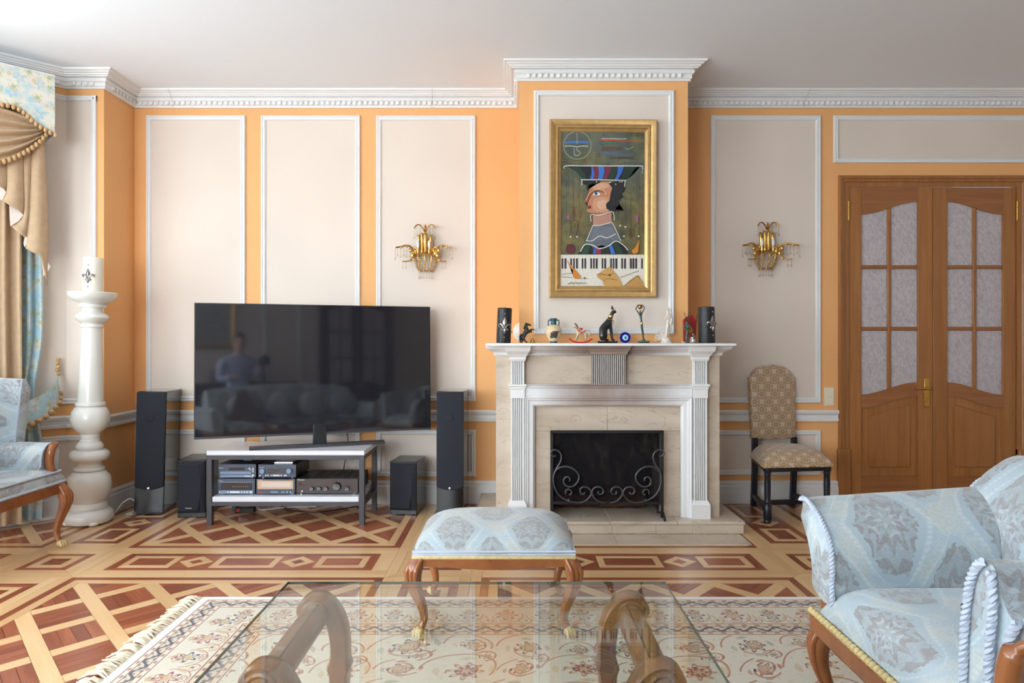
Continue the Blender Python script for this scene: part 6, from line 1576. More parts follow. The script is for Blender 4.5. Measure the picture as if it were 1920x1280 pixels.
MB().rope(spline([(0.866, 1.235, 0.684), (0.862, 1.224, 0.63), (0.862, 1.232, 0.56), (0.862, 1.236, 0.48), (0.862, 1.225, 0.39)], 6), 0.0085, 0.024).build('rope_piping', 'rope_cord', ac, smooth=60)
MB().rope(spline([(0.866, 1.170, 0.62), (0.856, 1.186, 0.56), (0.856, 1.192, 0.48), (0.856, 1.190, 0.39)], 6), 0.0085, 0.024).build('rope_piping', 'rope_cord', ac, smooth=60)
MB().tube(spline([(0.862, 1.125, 0.60), (0.850, 1.150, 0.575), (0.846, 1.162, 0.52), (0.848, 1.158, 0.45), (0.850, 1.165, 0.36)], 6), [0.012]*6+[0.022]*12+[0.017]*7, 10).build('arm_facing', 'cherry', ac, smooth=60)
cushion(0.858, 1.46, 1.255, 1.905, 0.345, 0.105, 24, 6.0, 0.45).build('seat', 'blue_damask', ac, smooth=60)
bpts = [(1.37, 0.38), (1.345, 0.48), (1.35, 0.58), (1.385, 0.67), (1.44, 0.735), (1.505, 0.76), (1.565, 0.735), (1.60, 0.65), (1.61, 0.50), (1.61, 0.38)]
BP = smooth_prof(bpts); secs = []
for i in range(25):
    k = i/24; y = 1.03+(2.115-1.03)*k; e = min(1, 0.80+0.2*math.sin(min(1, min(k, 1-k)/0.10)*PI/2)); lift = 0.05*math.sin(k*PI)
    secs.append([(1.48+(x-1.48)*e, y, 0.38+(z-0.38)*(e+lift)) for x, z in BP])
MB().loft(secs).build('backrest', 'blue_damask', ac, smooth=60)
MB().rope([Vector(p)+Vector((0, 0.006, 0)) for p in secs[-1][:26]], 0.0075, 0.022).build('rope_piping', 'rope_cord', ac, smooth=60)
MB().box(0.846, 0.880, 1.16, 1.945, 0.278, 0.330).build('front_rail', 'cherry', ac, bevel=0.006)
for y in (1.16, 1.92): MB().box(0.88, 1.60, y, y+0.028, 0.285, 0.37).build('side_rail', 'cherry', ac, bevel=0.004)
MB().box(1.575, 1.605, 1.16, 1.948, 0.285, 0.37).build('back_rail', 'cherry', ac, bevel=0.004)
gm = MB().box(0.846, 0.868, 1.16, 1.945, 0.330, 0.336); y = 1.165
while y < 1.945: gm.ball((0.852, y, 0.336), 0.0105, 8, 6, ry=0.0088); y += 0.0185
gm.build('gilt_bead_moulding', 'gilt_cream', ac, smooth=70)
for sx_, xc in ((-1, 0.880), (1, 1.575)):
    for sy_, yc in ((-1, 1.185), (1, 1.920)):
        o = lambda dx, z: (xc+sx_*dx, yc+sy_*dx*0.5, z)
        cabriole(ac, [o(0.0, 0.29), o(0.012, 0.25), o(0.010, 0.19), o(-0.010, 0.12), o(-0.014, 0.07), o(0.004, RZ+0.020)], [0.026, 0.030, 0.023, 0.016, 0.013, 0.014], sx_, toe=(sx_, sy_*0.2))
rm = thing('remote_control', 'black remote control lying on the blue armchair seat', 'remote control', (1.155, 1.70, 0.452))
MB().prism([(-0.018, -0.075), (0.018, -0.075), (0.022, 0.0), (0.018, 0.075), (-0.018, 0.075), (-0.022, 0.0)], 0.4525, 0.468, lambda a, b, h: (1.155+0.9*b+0.3*a, 1.66+0.35*b-0.9*a, h)).build('body', 'black_plastic', rm, bevel=0.004)
for k in range(4): MB().lathe([(0.005, 0.468), (0.004, 0.470), (0, 0.470)], 10, (1.155+0.9*(-0.05+k*0.03), 1.66+0.35*(-0.05+k*0.03), 0)).build('button', 'bluegrey_plastic', rm, smooth=40)

# ------------------------------------------------------------------ left wing chair
wc = thing('wing_chair', 'pale blue damask wing chair with cherry legs by the curtain', 'armchair', (-2.7, 3.38, 0))
cushion(-2.96, -2.405, 3.06, 3.69, 0.345, 0.082, 24, 8.0, 0.35).build('seat', 'blue_damask', wc, smooth=60)
MB().rope([(-2.95, 3.685, 0.352), (-2.412, 3.685, 0.352), (-2.404, 3.66, 0.352), (-2.404, 3.07, 0.352)], 0.0075, 0.022).build('rope_piping', 'rope_cord', wc, smooth=60)
MB().rope([(-2.95, 3.672, 0.408), (-2.43, 3.672, 0.408), (-2.416, 3.655, 0.408), (-2.416, 3.08, 0.408)], 0.0055, 0.020).build('rope_piping', 'rope_cord', wc, smooth=60)
for b_ in ((-2.425, -2.400, 3.06, 3.69), (-2.96, -2.425, 3.665, 3.69), (-2.96, -2.425, 3.06, 3.085), (-2.98, -2.955, 3.06, 3.69)):
    MB().box(b_[0], b_[1], b_[2], b_[3], 0.292, 0.344).build('seat_rail', 'cherry', wc, bevel=0.004)
for y in (3.645, 3.105):
    s = 1 if y > 3.4 else -1
    cabriole(wc, [(-2.418, y, 0.335), (-2.392, y+0.004*s, 0.285), (-2.390, y+0.004*s, 0.235), (-2.420, y, 0.14), (-2.432, y, 0.085), (-2.412, y-0.002, 0.020)], [0.026, 0.032, 0.028, 0.018, 0.014, 0.014], 1, toe=(1, -0.35))
    MB().loft([[(x-w, yy-w, z), (x+w, yy-w, z), (x+w, yy+w, z), (x-w, yy+w, z)] for x, yy, w, z in ((-2.955, y+0.15*0, 0.022, 0.30), (-2.975, y+0.02*s, 0.015, 0.001))]).build('leg', 'cherry', wc, bevel=0.003)
wa = [(3.585, 0.36), (3.580, 0.44), (3.590, 0.505), (3.625, 0.545), (3.675, 0.556), (3.720, 0.540), (3.738, 0.50), (3.728, 0.44), (3.72, 0.36)]
for s in (1, -1):
    W0 = smooth_prof([(y if s == 1 else 6.75-y, z) for y, z in wa]); W1 = [(y, z+0.015) for y, z in W0]
    armloft(W0, W1, -2.478, -2.98, 12, 0.002).build('arm', 'blue_damask', wc, smooth=60)
    ym = lambda y: y if s == 1 else 6.75-y
    MB().tube(spline([(-2.468, ym(3.70), 0.535), (-2.452, ym(3.655), 0.545), (-2.447, ym(3.625), 0.52), (-2.455, ym(3.622), 0.46), (-2.446, ym(3.635), 0.39), (-2.440, ym(3.64), 0.345)], 6), [0.010]*4+[0.021]*20+[0.018]*7, 10).build('arm_facing', 'cherry', wc, smooth=60)
    MB().rope([(-2.474, y, z) for y, z in W0[4:22]], 0.0055, 0.02).build('rope_piping', 'rope_cord', wc, smooth=60)
    # wing: front edge rolled over at the top
    secs = []
    for i in range(15):
        k = i/14; z = 0.50+(0.895-0.50)*k; xf = -2.665+0.045*k+0.02*max(0, k-0.75)*4*0.3; ins = 0.0 if k < 0.86 else (k-0.86)*0.28
        yo = ym(3.690)
        secs.append([(xf-ins, yo+s*(-0.035), z), (xf+0.012-ins, yo, z), (xf-ins, yo+s*0.035, z), (-2.85, yo+s*0.04, z+0.01), (-3.02, yo+s*0.03, z+0.02), (-3.02, yo-s*0.05, z+0.02), (-2.85, yo-s*0.045, z+0.01)])
    MB().loft(secs).build('wing', 'blue_damask', wc, smooth=60)
    MB().rope([(-2.668+0.045*k, ym(3.690)-s*0.036, 0.50+0.395*k) for k in (0, 0.3, 0.6, 0.9, 1.0)], 0.005, 0.02).build('rope_piping', 'rope_cord', wc, smooth=60)
secs = []
for i in range(17):
    k = i/16; y = 3.02+0.71*k; tp = 0.93+0.09*math.sin(k*PI)
    secs.append([(-2.93, y, 0.36), (-2.955, y, 0.55), (-2.99, y, 0.78), (-3.03, y, tp-0.02), (-3.06, y, tp), (-3.10, y, tp-0.03), (-3.10, y, 0.6), (-3.06, y, 0.36)])
MB().loft(secs).build('backrest', 'blue_damask', wc, smooth=60)
cp = thing('cushion', 'grey blue cushion with corded edge on the wing chair', 'cushion', (-2.84, 3.42, 0.44))
MB().ball((-2.845, 3.40, 0.545), 0.055, 18, 14, rz=0.125, ry=0.17).build('cover', 'stool_damask', cp, smooth=80)
MB().rope([(-2.845, 3.40+0.171*math.cos(a), 0.545+0.126*math.sin(a)) for a in [2*PI*i/36 for i in range(37)]], 0.005, 0.02).build('cord', 'rope_cord', cp, smooth=60)

# ------------------------------------------------------------------ side chair
ch = thing('side_chair', 'gold damask side chair with black turned legs beside the door', 'chair', (1.75, 4.36, 0))
FL, FR, BL, BR = Vector((1.553, 4.150, 0)), Vector((1.935, 4.195, 0)), Vector((1.612, 4.535, 0)), Vector((1.885, 4.565, 0))
for p in (FL, FR):
    prof = [(0.021, 0.0), (0.024, 0.006), (0.021, 0.018), (0.0245, 0.024), (0.0245, 0.105), (0.017, 0.115), (0.021, 0.125), (0.0165, 0.135), (0.0185, 0.155), (0.0195, 0.24), (0.0175, 0.285), (0.022, 0.292), (0.018, 0.300), (0.024, 0.308), (0.026, 0.336)]
    MB().lathe(prof, 18, (p.x, p.y, 0)).build('leg', 'chair_black', ch, smooth=40)
for p, lean in ((BL, 0.0), (BR, 0.0)):
    w = 0.017
    MB().loft([[(p.x-w, p.y-w+dy, z), (p.x+w, p.y-w+dy, z), (p.x+w, p.y+w+dy, z), (p.x-w, p.y+w+dy, z)] for dy, z in ((0.025, 0.0), (0.0, 0.25), (0.0, 0.43), (0.0, 0.462))]).build('leg', 'chair_black', ch, bevel=0.002)
def bar_(a, b, z, w=0.013, h=0.014, nm='stretcher'):
    d = (b-a).normalized(); n = Vector((-d.y, d.x, 0))*w
    MB().loft([[(p+n+Vector((0, 0, z-h)))[:], (p-n+Vector((0, 0, z-h)))[:], (p-n+Vector((0, 0, z+h)))[:], (p+n+Vector((0, 0, z+h)))[:]] for p in (a, b)]).build(nm, 'chair_black', ch, bevel=0.002)
bar_(FL, BL+Vector((0, 0.01, 0)), 0.075); bar_(FR, BR+Vector((0, 0.01, 0)), 0.075); bar_((FL+BL)/2, (FR+BR)/2, 0.075)
for a, b in ((FL, FR), (FL, BL), (FR, BR), (BL, BR)): bar_(a, b, 0.322, 0.016, 0.014, 'seat_rail')
mp2 = lambda s: (1-(1-abs(s))**1.6)*(1 if s >= 0 else -1)
c00, c10, c01, c11 = FL+Vector((-0.034, -0.036, 0)), FR+Vector((0.034, -0.032, 0)), BL+Vector((-0.03, 0.0, 0)), BR+Vector((0.03, 0.0, 0))
def seatf(i, j):
    u, v = (mp2(i*2-1)+1)/2, (mp2(j*2-1)+1)/2
    p = (c00*(1-u)+c10*u)*(1-v)+(c01*(1-u)+c11*u)*v
    a, b = abs(u*2-1), abs(v*2-1)
    return (p.x, p.y, 0.336+0.105*(max(0, 1-a**4)*max(0, 1-b**4))**0.42)
def seatuv(i, j): p = seatf(i, j); d = 0.1-(p[2]-0.336); return (p[0], p[1]-d*(1 if j < 0.5 else -1))
MB().grid(seatf, 24, 24, seatuv).build('seat', 'gold_damask', ch, smooth=60)
for k in range(15):
    p = c00.lerp(c10, (k+0.5)/15); MB().ball((p.x, p.y-0.001, 0.341), 0.0072, 8, 5).build('nail_head', 'brass_stud', ch, smooth=80)
for k in range(8):
    p = c00.lerp(c01, (k+0.5)/8); MB().ball((p.x-0.001, p.y, 0.341), 0.0072, 8, 5).build('nail_head', 'brass_stud', ch, smooth=80)
bd = (BR-BL).normalized(); bn = Vector((bd.y, -bd.x, 0))
bw0, bw1 = -0.022, (BR-BL).length+0.010
def outline():
    pts = [(bw0+0.004, 0.452), (bw0-0.002, 0.60), (bw0-0.006, 0.76), (bw0-0.006, 0.862), (bw0+0.012, 0.866)]
    cx = (bw0+bw1)/2; R = (bw1-bw0)/2-0.012
    pts += [(cx-R*math.cos(t), 0.866+0.078*math.sin(t)) for t in [PI*i/14 for i in range(1, 14)]]
    pts += [(bw1-0.012, 0.866), (bw1+0.006, 0.862), (bw1+0.006, 0.76), (bw1+0.002, 0.60), (bw1-0.004, 0.452)]
    return pts
def bkp(a, z, h): p = BL+bd*a+bn*h; return (p.x, p.y+0.02+(z-0.45)*0.075, z)
ol = outline(); cxm = (bw0+bw1)/2
b2 = MB(); n = len(ol)
rings = [[(cxm+(a-cxm)*k, 0.68+(z-0.68)*k, h) for a, z in ol] for k, h in ((1, -0.010), (1, 0.020), (0.93, 0.030), (0.6, 0.036), (0.15, 0.038))]
vs = [bkp(a, z, h) for r_ in rings for a, z, h in r_]; uvv = [(a, z) for r_ in rings for a, z, h in r_]
fs = [(i*n+j, i*n+(j+1) % n, (i+1)*n+(j+1) % n, (i+1)*n+j) for i in range(4) for j in range(n)]+[tuple(range(4*n, 5*n)), tuple(range(n-1, -1, -1))]
b2.add(vs, fs, [[uvv[i] for i in f] for f in fs]); b2.build('backrest', 'gold_damask', ch, smooth=50)
for k in range(16): MB().ball(bkp(bw0-0.006, 0.47+k*0.025, 0.012), 0.005, 7, 5).build('nail_head', 'brass_stud', ch, smooth=80)

# ------------------------------------------------------------------ curtains on the slanted bay
def pleat(name, label, cat, mat, t0, t1, o0, z0, z1, folds, amp, tie=None, group=None, phase=0.0):
    N = folds*8
    def f(i, j):
        z = z1+(z0-z1)*j; w = 1.0; sh_ = 0.0
        if tie:
            zt, k, ctr = tie; g = math.exp(-((z-zt)/0.22)**2); low = 1.0 if z > zt else 0.9
            w = 1-(1-k)*g; sh_ = ctr*g
            if z < zt: w = max(w, 0.75)
        tm = (t0+t1)/2; t = tm+(t0+(t1-t0)*i-tm)*w+sh_
        o = o0+amp*(0.6+0.4*w)*math.sin(i*folds*2*PI+phase+0.4*math.sin(z*3))
        return bay(t, max(o, 0.012), z)
    m = MB().grid(f, N, 30, lambda i, j: (i*(t1-t0)*1.6, j*(z1-z0)))
    o = m.build(name, mat, smooth=80, fix=False); tag(o, label, cat, group); return o
pleat('blue_curtain', 'blue and cream floral curtain gathered by a tieback', 'curtain', 'floral_curtain', 0.135, 0.37, 0.075, 0.03, 2.50, 4, 0.030, tie=(0.78, 0.78, 0.02))
pleat('tan_curtain', 'plain tan inner curtain hanging at the left edge', 'curtain', 'tan_cloth', 0.255, 0.62, 0.125, 0.03, 2.50, 5, 0.026, phase=1.0)
# cascading jabot: overlapping pleats that step down to the right, pale lining showing at the turns
def on_bay(px, py, o):                          # a spot on the sheet hanging o metres off the slanted wall
    k = (px-960)/FPX; t = (4.3*k-0.70711*k*o+2.806-0.70711*o)/(0.70711*(k-1))
    p = BA+BD*t+BN*o
    return Vector((p.x, p.y, CAM_H-(py-640)*p.y/FPX))
jb = thing('jabot', 'tan cascading curtain tail with pale lining and stepped hem', 'curtain', bay(0.2, 0.17, 1.9))
def jz(zx, zy, o): return on_bay(zx*0.336, 110+zy*0.336, o)
def jpleat(left, right, hem, o0, bulge, mat='tan_cloth', nm='pleat', N=10, M=24):
    L = spline([(a, b, 0) for a, b in left], 12); R = spline([(a, b, 0) for a, b in right], 12); H = spline([(a, b, 0) for a, b in hem], 12)
    at = lambda c, k: c[min(len(c)-1, int(round(k*(len(c)-1))))]
    def f(i, j):
        p = at(L, j).lerp(at(R, j), i); h = at(H, i)-(at(L, 1).lerp(at(R, 1), i)); p = p+h*(j**6)
        return jz(p.x, p.y, o0+bulge*math.sin(i*PI)*(0.6+0.4*j))
    g = MB().grid(f, N, M, lambda i, j: (i*0.2, j*1.0)).build(nm, mat, jb, smooth=80, fix=False)
    so_ = g.modifiers.new('thick', 'SOLIDIFY'); so_.thickness = 0.004; so_.offset = 0
jpleat([(175, 395), (174, 650), (160, 900), (142, 1058)], [(244, 395), (260, 700), (272, 1000), (264, 1265)], [(142, 1058), (190, 1085), (228, 1108), (264, 1265)], 0.182, 0.030)
jpleat([(112, 430), (124, 650), (126, 860), (60, 930)], [(186, 400), (178, 650), (166, 900), (146, 1010)], [(60, 930), (95, 965), (130, 990), (146, 1010)], 0.172, 0.022)
jpleat([(34, 480), (40, 640), (36, 740), (14, 790)], [(124, 430), (132, 650), (136, 800), (130, 870)], [(14, 790), (50, 815), (100, 842), (130, 870)], 0.182, 0.024)
jpleat([(-60, 500), (-55, 580), (-60, 640), (-70, 690)], [(46, 470), (46, 620), (42, 700), (32, 744)], [(-70, 690), (-30, 700), (0, 712), (32, 744)], 0.172, 0.022)
for pts in ([(228, 1106), (260, 1128), (283, 1158), (264, 1190), (243, 1214), (236, 1150)], [(140, 985), (156, 1004), (150, 1030), (138, 1052), (131, 1030)], [(52, 815), (104, 846), (131, 872), (104, 906), (58, 934), (54, 880)], [(-30, 702), (2, 706), (35, 744), (12, 792), (-14, 776)]):
    n = len(pts); fr_ = [jz(a, b, 0.186) for a, b in pts]; bk = [p-BN*0.004 for p in fr_]
    MB().add([p[:] for p in fr_+bk], [tuple(range(n)), tuple(range(2*n-1, n-1, -1))]+[(i, (i+1) % n, n+(i+1) % n, n+i) for i in range(n)]).build('lining_turn', 'lining_cloth', jb)
# valance with a curved lower edge and wooden bead trim
va = thing('valance', 'floral pelmet valance with wooden bead trim under the cornice', 'valance', bay(0.25, 0.2, 2.5))
vb = [(0.108, 2.335), (0.150, 2.352), (0.195, 2.375), (0.230, 2.400), (0.262, 2.432), (0.300, 2.450), (0.360, 2.452), (0.45, 2.42), (0.60, 2.39), (0.80, 2.45), (1.00, 2.45), (1.25, 2.39), (1.5, 2.45), (1.8, 2.40), (2.05, 2.34)]
vbs = spline([(t, z, 0) for t, z in vb], 5); n = len(vbs)
m = MB().add([bay(p.x, 0.235, p.y) for p in vbs]+[bay(p.x, 0.235, 2.678) for p in vbs], [(i, i+1, n+i+1, n+i) for i in range(n-1)], [[(vbs[i].x, vbs[i].y), (vbs[i+1].x, vbs[i+1].y), (vbs[i+1].x, 2.67), (vbs[i].x, 2.67)] for i in range(n-1)])
m.add([bay(0.108, 0.235, 2.335), bay(0.108, 0.235, 2.678), bay(0.108, 0.0, 2.678), bay(0.108, 0.0, 2.335)], [(0, 1, 2, 3)], [[(0, 2.33), (0, 2.67), (0.2, 2.67), (0.2, 2.33)]])
m.build('face_cloth', 'floral_cloth', va, smooth=30, fix=False)
MB().prism([(0.108, 0.0), (2.05, 0.0), (2.05, 0.234), (0.108, 0.234)], 2.672, 2.684, lambda a, b, h: bay(a, b, h)).build('top_board', 'white_trim', va)
pts = resample([bay(p.x, 0.243, p.y-0.010) for p in vbs[:40]], 0.027)
for k, p in enumerate(pts[:60]): MB().ball(p, 0.0112, 9, 7, rz=0.016).build('bead', 'bead_wood', va, smooth=80)
# swag below the valance
sw = thing('swag', 'draped tan swag with wooden bead trim below the valance', 'curtain', bay(0.3, 0.2, 2.3))
def swf(i, j):
    t = 0.150+0.70*i; sag = math.sin(i*PI)**0.8
    z = 2.44-0.10*(1-i*0.2)*0-j*(0.045+0.30*sag)-0.06*(1-sag); z = min(z, 2.44)
    return bay(t, 0.205+0.018*math.sin(j*5*2*PI)+0.02*sag, z)
MB().grid(swf, 28, 40, lambda i, j: (i, j)).build('draped_cloth', 'tan_cloth', sw, smooth=80, fix=False)
pts = resample([Vector(swf(i/28, 1.0))+Vector((0, 0, -0.012))+BN*0.012 for i in range(0, 18)], 0.029)
for k, p in enumerate(pts): MB().ball(p, 0.0118, 9, 7, rz=0.017).build('bead', 'bead_wood', sw, smooth=80)
# tieback
tb_ = thing('tieback', 'floral curtain tieback with wooden bead trim', 'tieback', bay(0.2, 0.14, 0.75))
tp_ = spline([(0.052, 0.03, 0.86, 0)[:3], (0.075, 0.10, 0.80), (0.15, 0.155, 0.735), (0.25, 0.17, 0.69), (0.38, 0.17, 0.665)], 6)
n = len(tp_)
MB().add([bay(p.x, p.y, p.z+0.055) for p in tp_]+[bay(p.x-0.008, p.y+0.006, p.z-0.075) for p in tp_], [(i, i+1, n+i+1, n+i) for i in range(n-1)], [[(i*0.02, 0.12), (i*0.02+0.02, 0.12), (i*0.02+0.02, 0), (i*0.02, 0)] for i in range(n-1)]).build('band', 'floral_curtain', tb_, smooth=80, fix=False)
pts = resample([bay(p.x-0.008, p.y+0.012, p.z-0.085) for p in tp_], 0.040)
for p in pts: MB().ball(p, 0.0185, 9, 7).build('bead', 'bead_wood', tb_, smooth=80)
for k in range(5): MB().ball(bay(0.050+0.006*(k % 2), 0.035, 0.90+k*0.022), 0.0125, 9, 7).build('bead', 'bead_wood', tb_, smooth=80)
# ------------------------------------------------------------------ the near end of the room, seen mirrored in the television
so = thing('sofa', 'pale blue three seat sofa with rolled arms facing the television', 'sofa', (0.07, 0.5, RZ))
secs = []
for i in range(31):
    k = i/30; x = -0.78+1.70*k; top = 0.76+0.06*math.sin(k*PI)
    secs.append([(x, 0.40, 0.36), (x, 0.38, 0.55), (x, 0.34, top-0.05), (x, 0.28, top), (x, 0.20, top-0.01), (x, 0.14, top-0.08), (x, 0.13, 0.36)])
MB().loft(secs).build('backrest', 'blue_damask', so, smooth=60)
for k in range(3): cushion(-0.72+k*0.53, -0.20+k*0.53, 0.33, 0.95, 0.33, 0.10, 16, 6, 0.4).build('seat_cushion', 'blue_damask', so, smooth=60)
for s, xc in ((-1, -0.78), (1, 0.92)):
    ring_ = [(0.0, 0.34), (0.0, 0.50), (s*0.02, 0.56), (s*0.08, 0.58), (s*0.13, 0.55), (s*0.12, 0.48), (s*0.10, 0.34)]
    MB().loft([[(xc+a, y, z) for a, z in ring_] for y in (0.15, 0.5, 0.80, 0.92)]).build('arm', 'blue_damask', so, smooth=60)
MB().box(-0.80, 0.94, 0.16, 0.95, 0.27, 0.335).build('base_rail', 'cherry', so, bevel=0.006)
for x in (-0.74, 0.88):
    for y, s in ((0.90, 1), (0.20, -1)): cabriole(so, [(x, y, 0.30), (x, y+0.02*s, 0.24), (x, y+0.012*s, 0.17), (x, y-0.01*s, 0.09), (x, y+0.004*s, RZ+0.020)], [0.03, 0.034, 0.024, 0.015, 0.015], 1, toe=(0, s))
for k, (x, lb) in enumerate(((-0.45, 'leftmost blue cushion leaning on the sofa'), (-0.02, 'second blue cushion from the left on the sofa'), (0.36, 'third blue cushion from the left on the sofa'), (0.74, 'rightmost pale cushion leaning on the sofa'))):
    tag(MB().ball((x, 0.50, 0.575), 0.18, 16, 12, rz=0.145, ry=0.075).build('sofa_cushion', 'blue_damask' if k < 3 else 'stool_damask', smooth=80), lb, 'cushion', 'cushions on the sofa')
th = MB()
rn = random.Random(5)
for j in range(7):
    for i in range(26-j*3):
        x = -0.48+(i-(26-j*3)/2)*0.014; z = 0.40+j*0.05
        th.tube([(x, 0.66-j*0.012, z+0.06), (x+rn.uniform(-.006, .006), 0.675-j*0.012, z+0.02), (x+rn.uniform(-.01, .01), 0.68-j*0.012, z-0.02)], [0.005, 0.006, 0.003], 4)
thr = thing('fringed_throw', 'taupe throw with long fringes draped on the sofa cushion', 'throw', (-0.48, 0.66, 0.43))
th.build('fringe', 'taupe_fringe', thr, smooth=80)['kind'] = 'stuff'
MB().loft([[(-0.48-w, 0.655-dz, z), (-0.48+w, 0.655-dz, z), (-0.48+w, 0.645-dz, z), (-0.48-w, 0.645-dz, z)] for w, dz, z in ((0.17, 0, 0.432), (0.10, 0.04, 0.62), (0.04, 0.09, 0.74))]).build('cloth', 'taupe_fringe', thr, smooth=60)
# sideboard with photographs and a picture over it
sb = thing('sideboard', 'long dark wooden sideboard against the rear wall', 'sideboard', (0.0, YB+0.22, 0))
MB().box(-0.95, 0.95, YB+0.025, YB+0.42, 0.10, 0.80).build('body', 'cabinet_dark', sb, bevel=0.004)
MB().box(-0.98, 0.98, YB+0.024, YB+0.44, 0.80, 0.83).build('top', 'cabinet_dark', sb, bevel=0.006)
for k in range(4):
    dd = MB().box(-0.93+k*0.47, -0.48+k*0.47, YB+0.42, YB+0.435, 0.13, 0.77).build('door', 'cabinet_dark', sb, bevel=0.004)
    MB().ball((-0.52+k*0.47 if k % 2 == 0 else -0.89+k*0.47, YB+0.445, 0.47), 0.013, 10, 7).build('knob', 'brass', dd, smooth=80)
for x in (-0.9, 0.86):
    for y in (YB+0.05, YB+0.37): MB().box(x, x+0.04, y, y+0.04, 0.0, 0.10).build('leg', 'cabinet_dark', sb)
for k, (x, w, h_, lb) in enumerate(((-0.12, 0.09, 0.18, 'small round topped photo frame on the sideboard'), (0.12, 0.10, 0.24, 'tall silver photo frame in the middle of the sideboard'), (0.40, 0.11, 0.25, 'dark photo frame at the right of the sideboard'))):
    ph = thing('photo_frame', lb, 'photo frame', (x, YB+0.25, 0.831))
    MB().box(x-w, x+w, YB+0.24, YB+0.258, 0.831, 0.831+h_).build('frame', ('pewter', 'silver', 'cabinet_dark')[k], ph, bevel=0.003)
    MB().box(x-w+0.018, x+w-0.018, YB+0.2581, YB+0.2595, 0.849, 0.813+h_).build('photograph', 'photo_print', ph)
pf = thing('picture', 'gold framed picture on the rear wall above the sideboard', 'picture', (-0.2, YB+0.02, 1.3))
fprof2 = [(0, 0), (0, 0.03), (0.03, 0.04), (0.06, 0.02), (0.07, 0.01), (0.07, 0)]
c4 = ((-0.65, 1.32, 1, 1), (0.22, 1.32, -1, 1), (0.22, 2.30, -1, -1), (-0.65, 2.30, 1, -1), (-0.65, 1.32, 1, 1))
MB().loft([[(x+a*o, YB+h_, z+b*o) for o, h_ in fprof2] for x, z, a, b in c4], caps=False).build('frame', 'gold_frame', pf, smooth=30)
MB().box(-0.60, 0.17, YB+0.002, YB+0.012, 1.37, 2.25).build('print', 'photo_print', pf)
# photographer kneeling behind the sofa with a camera on a tripod
tr = thing('camera_tripod', 'black camera on a tripod behind the sofa', 'tripod', (0.0, -0.14, 0))
for a in (PI/2, PI/2+2.1, PI/2-2.1): MB().tube([(0.0, -0.14, 0.98), (0.20*math.cos(a), -0.20+0.16*math.sin(a), 0.004)], [0.014, 0.010], 8).build('leg', 'black_metal', tr, smooth=60)
MB().tube([(0, -0.14, 0.90), (0, -0.14, 1.05)], 0.014, 10).build('centre_column', 'black_metal', tr, smooth=60)
MB().box(-0.07, 0.07, -0.18, -0.09, 1.05, 1.15).build('camera_body', 'black_plastic', tr, bevel=0.012)
MB().box(-0.03, 0.03, -0.17, -0.10, 1.15, 1.175).build('viewfinder', 'black_plastic', tr, bevel=0.008)
MB().lathe([(0.035, -0.09), (0.038, -0.05), (0.036, -0.03), (0.0, -0.032)], 20, (0, 0, CAM_H), axis='y').build('lens', 'black_plastic', tr, smooth=40)
pr = thing('person', 'person in a pale shirt kneeling behind a camera tripod', 'person', (-0.16, -0.62, 0))
px, py = -0.17, -0.58
V_ = [(px, py, 0.62, (0.15, 0.11)), (px, py, 0.80, (0.145, 0.105)), (px, py+0.01, 0.98, (0.165, 0.11)), (px, py+0.02, 1.12, (0.15, 0.09)), (px, py+0.03, 1.20, (0.055, 0.055)),
      (px-0.19, py+0.02, 1.10, 0.062), (px-0.235, py+0.06, 0.88, 0.050), (px-0.13, py+0.22, 0.90, 0.040), (px+0.19, py+0.02, 1.10, 0.062), (px+0.235, py+0.08, 0.90, 0.050), (px+0.17, py+0.30, 1.02, 0.040)]
body = skin('body', V_, chain(0, 1, 2, 3, 4)+chain(3, 5, 6, 7)+chain(3, 8, 9, 10), 'shirt', pr)
V_ = [(px, py, 0.60, (0.155, 0.12)), (px-0.10, py+0.02, 0.50, 0.095), (px-0.12, py+0.16, 0.10, 0.07), (px-0.12, py-0.10, 0.075, 0.06), (px-0.12, py-0.30, 0.06, 0.05), (px+0.10, py+0.02, 0.50, 0.095), (px+0.13, py+0.16, 0.10, 0.07), (px+0.13, py-0.10, 0.075, 0.06), (px+0.13, py-0.30, 0.06, 0.05)]
skin('trousers', V_, chain(0, 1, 2, 3, 4)+chain(0, 5, 6, 7, 8), 'trousers', pr)
hd = MB()
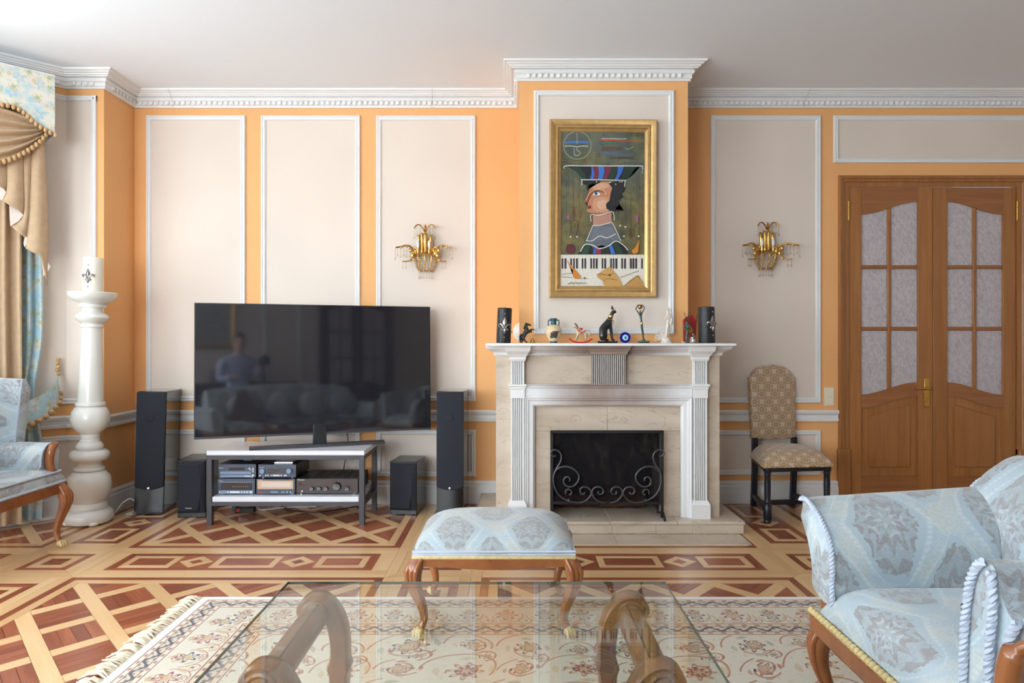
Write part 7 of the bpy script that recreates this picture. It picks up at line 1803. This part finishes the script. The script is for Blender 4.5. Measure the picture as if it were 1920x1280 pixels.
def headf(i, j):
    t = -PI/2+PI*j; a = 2*PI*i; r = 0.078*math.cos(t); zz_ = 0.112*math.sin(t)
    x = r*math.cos(a); y = r*1.18*math.sin(a)
    if y > 0: y += 0.022*math.exp(-((x/0.014)**2))*math.exp(-((zz_+0.010)/0.024)**2); x *= 1-0.22*max(0, -zz_/0.112)
    return (px+x, py+0.06+y, 1.345+zz_)
hd.grid(headf, 28, 20, close_u=True).tube([(px, py+0.035, 1.16), (px, py+0.05, 1.27)], 0.055, 12)
for s in (1, -1): hd.ball((px+s*0.080, py+0.055, 1.345), 0.012, 8, 6, rz=0.030, ry=0.022)
hb = hd.build('head', 'skin_tone', pr, smooth=80)
for s in (1, -1): MB().ball((px+s*0.030, py+0.145, 1.352), 0.010, 10, 7).build('eye', 'print_white', hb, smooth=80)
MB().ball((px, py+0.152, 1.290), 0.022, 10, 6, rz=0.005, ry=0.006).build('mouth', 'red_glass', hb, smooth=80)
MB().grid(lambda i, j: (lambda p: (px+(p[0]-px)*1.07, py+0.055+(p[1]-py-0.06)*1.06, 1.345+(p[2]-1.345)*1.08+0.004))(headf(i, 0.56+0.44*j) if 0.06 > 1 else headf(i, (0.62 if 0.08 < i < 0.42 else 0.42)*(1-j)+j)), 28, 10, close_u=True).build('hair', 'hair', pr, smooth=80)
for hx, hy, hz, s in ((px-0.13, py+0.22, 0.90, -1), (px+0.17, py+0.30, 1.02, 1)):
    palm = MB().ball((hx-s*0.010, hy+0.045, hz+0.006), 0.034, 10, 8, rz=0.018, ry=0.046)
    for k, L in enumerate((0.048, 0.056, 0.052, 0.042)):
        bx_ = hx-s*0.010+(k-1.5)*0.016
        palm.tube([(bx_, hy+0.075, hz+0.006), (bx_, hy+0.078+L*0.5, hz-0.002), (bx_, hy+0.075+L*0.85, hz-0.022)], [0.0085, 0.008, 0.006], 7)
    palm.tube([(hx-s*0.03, hy+0.03, hz), (hx-s*0.055, hy+0.055, hz-0.01), (hx-s*0.058, hy+0.08, hz-0.022)], [0.011, 0.009, 0.007], 7)
    palm.build('hand', 'skin_tone', pr, smooth=80)
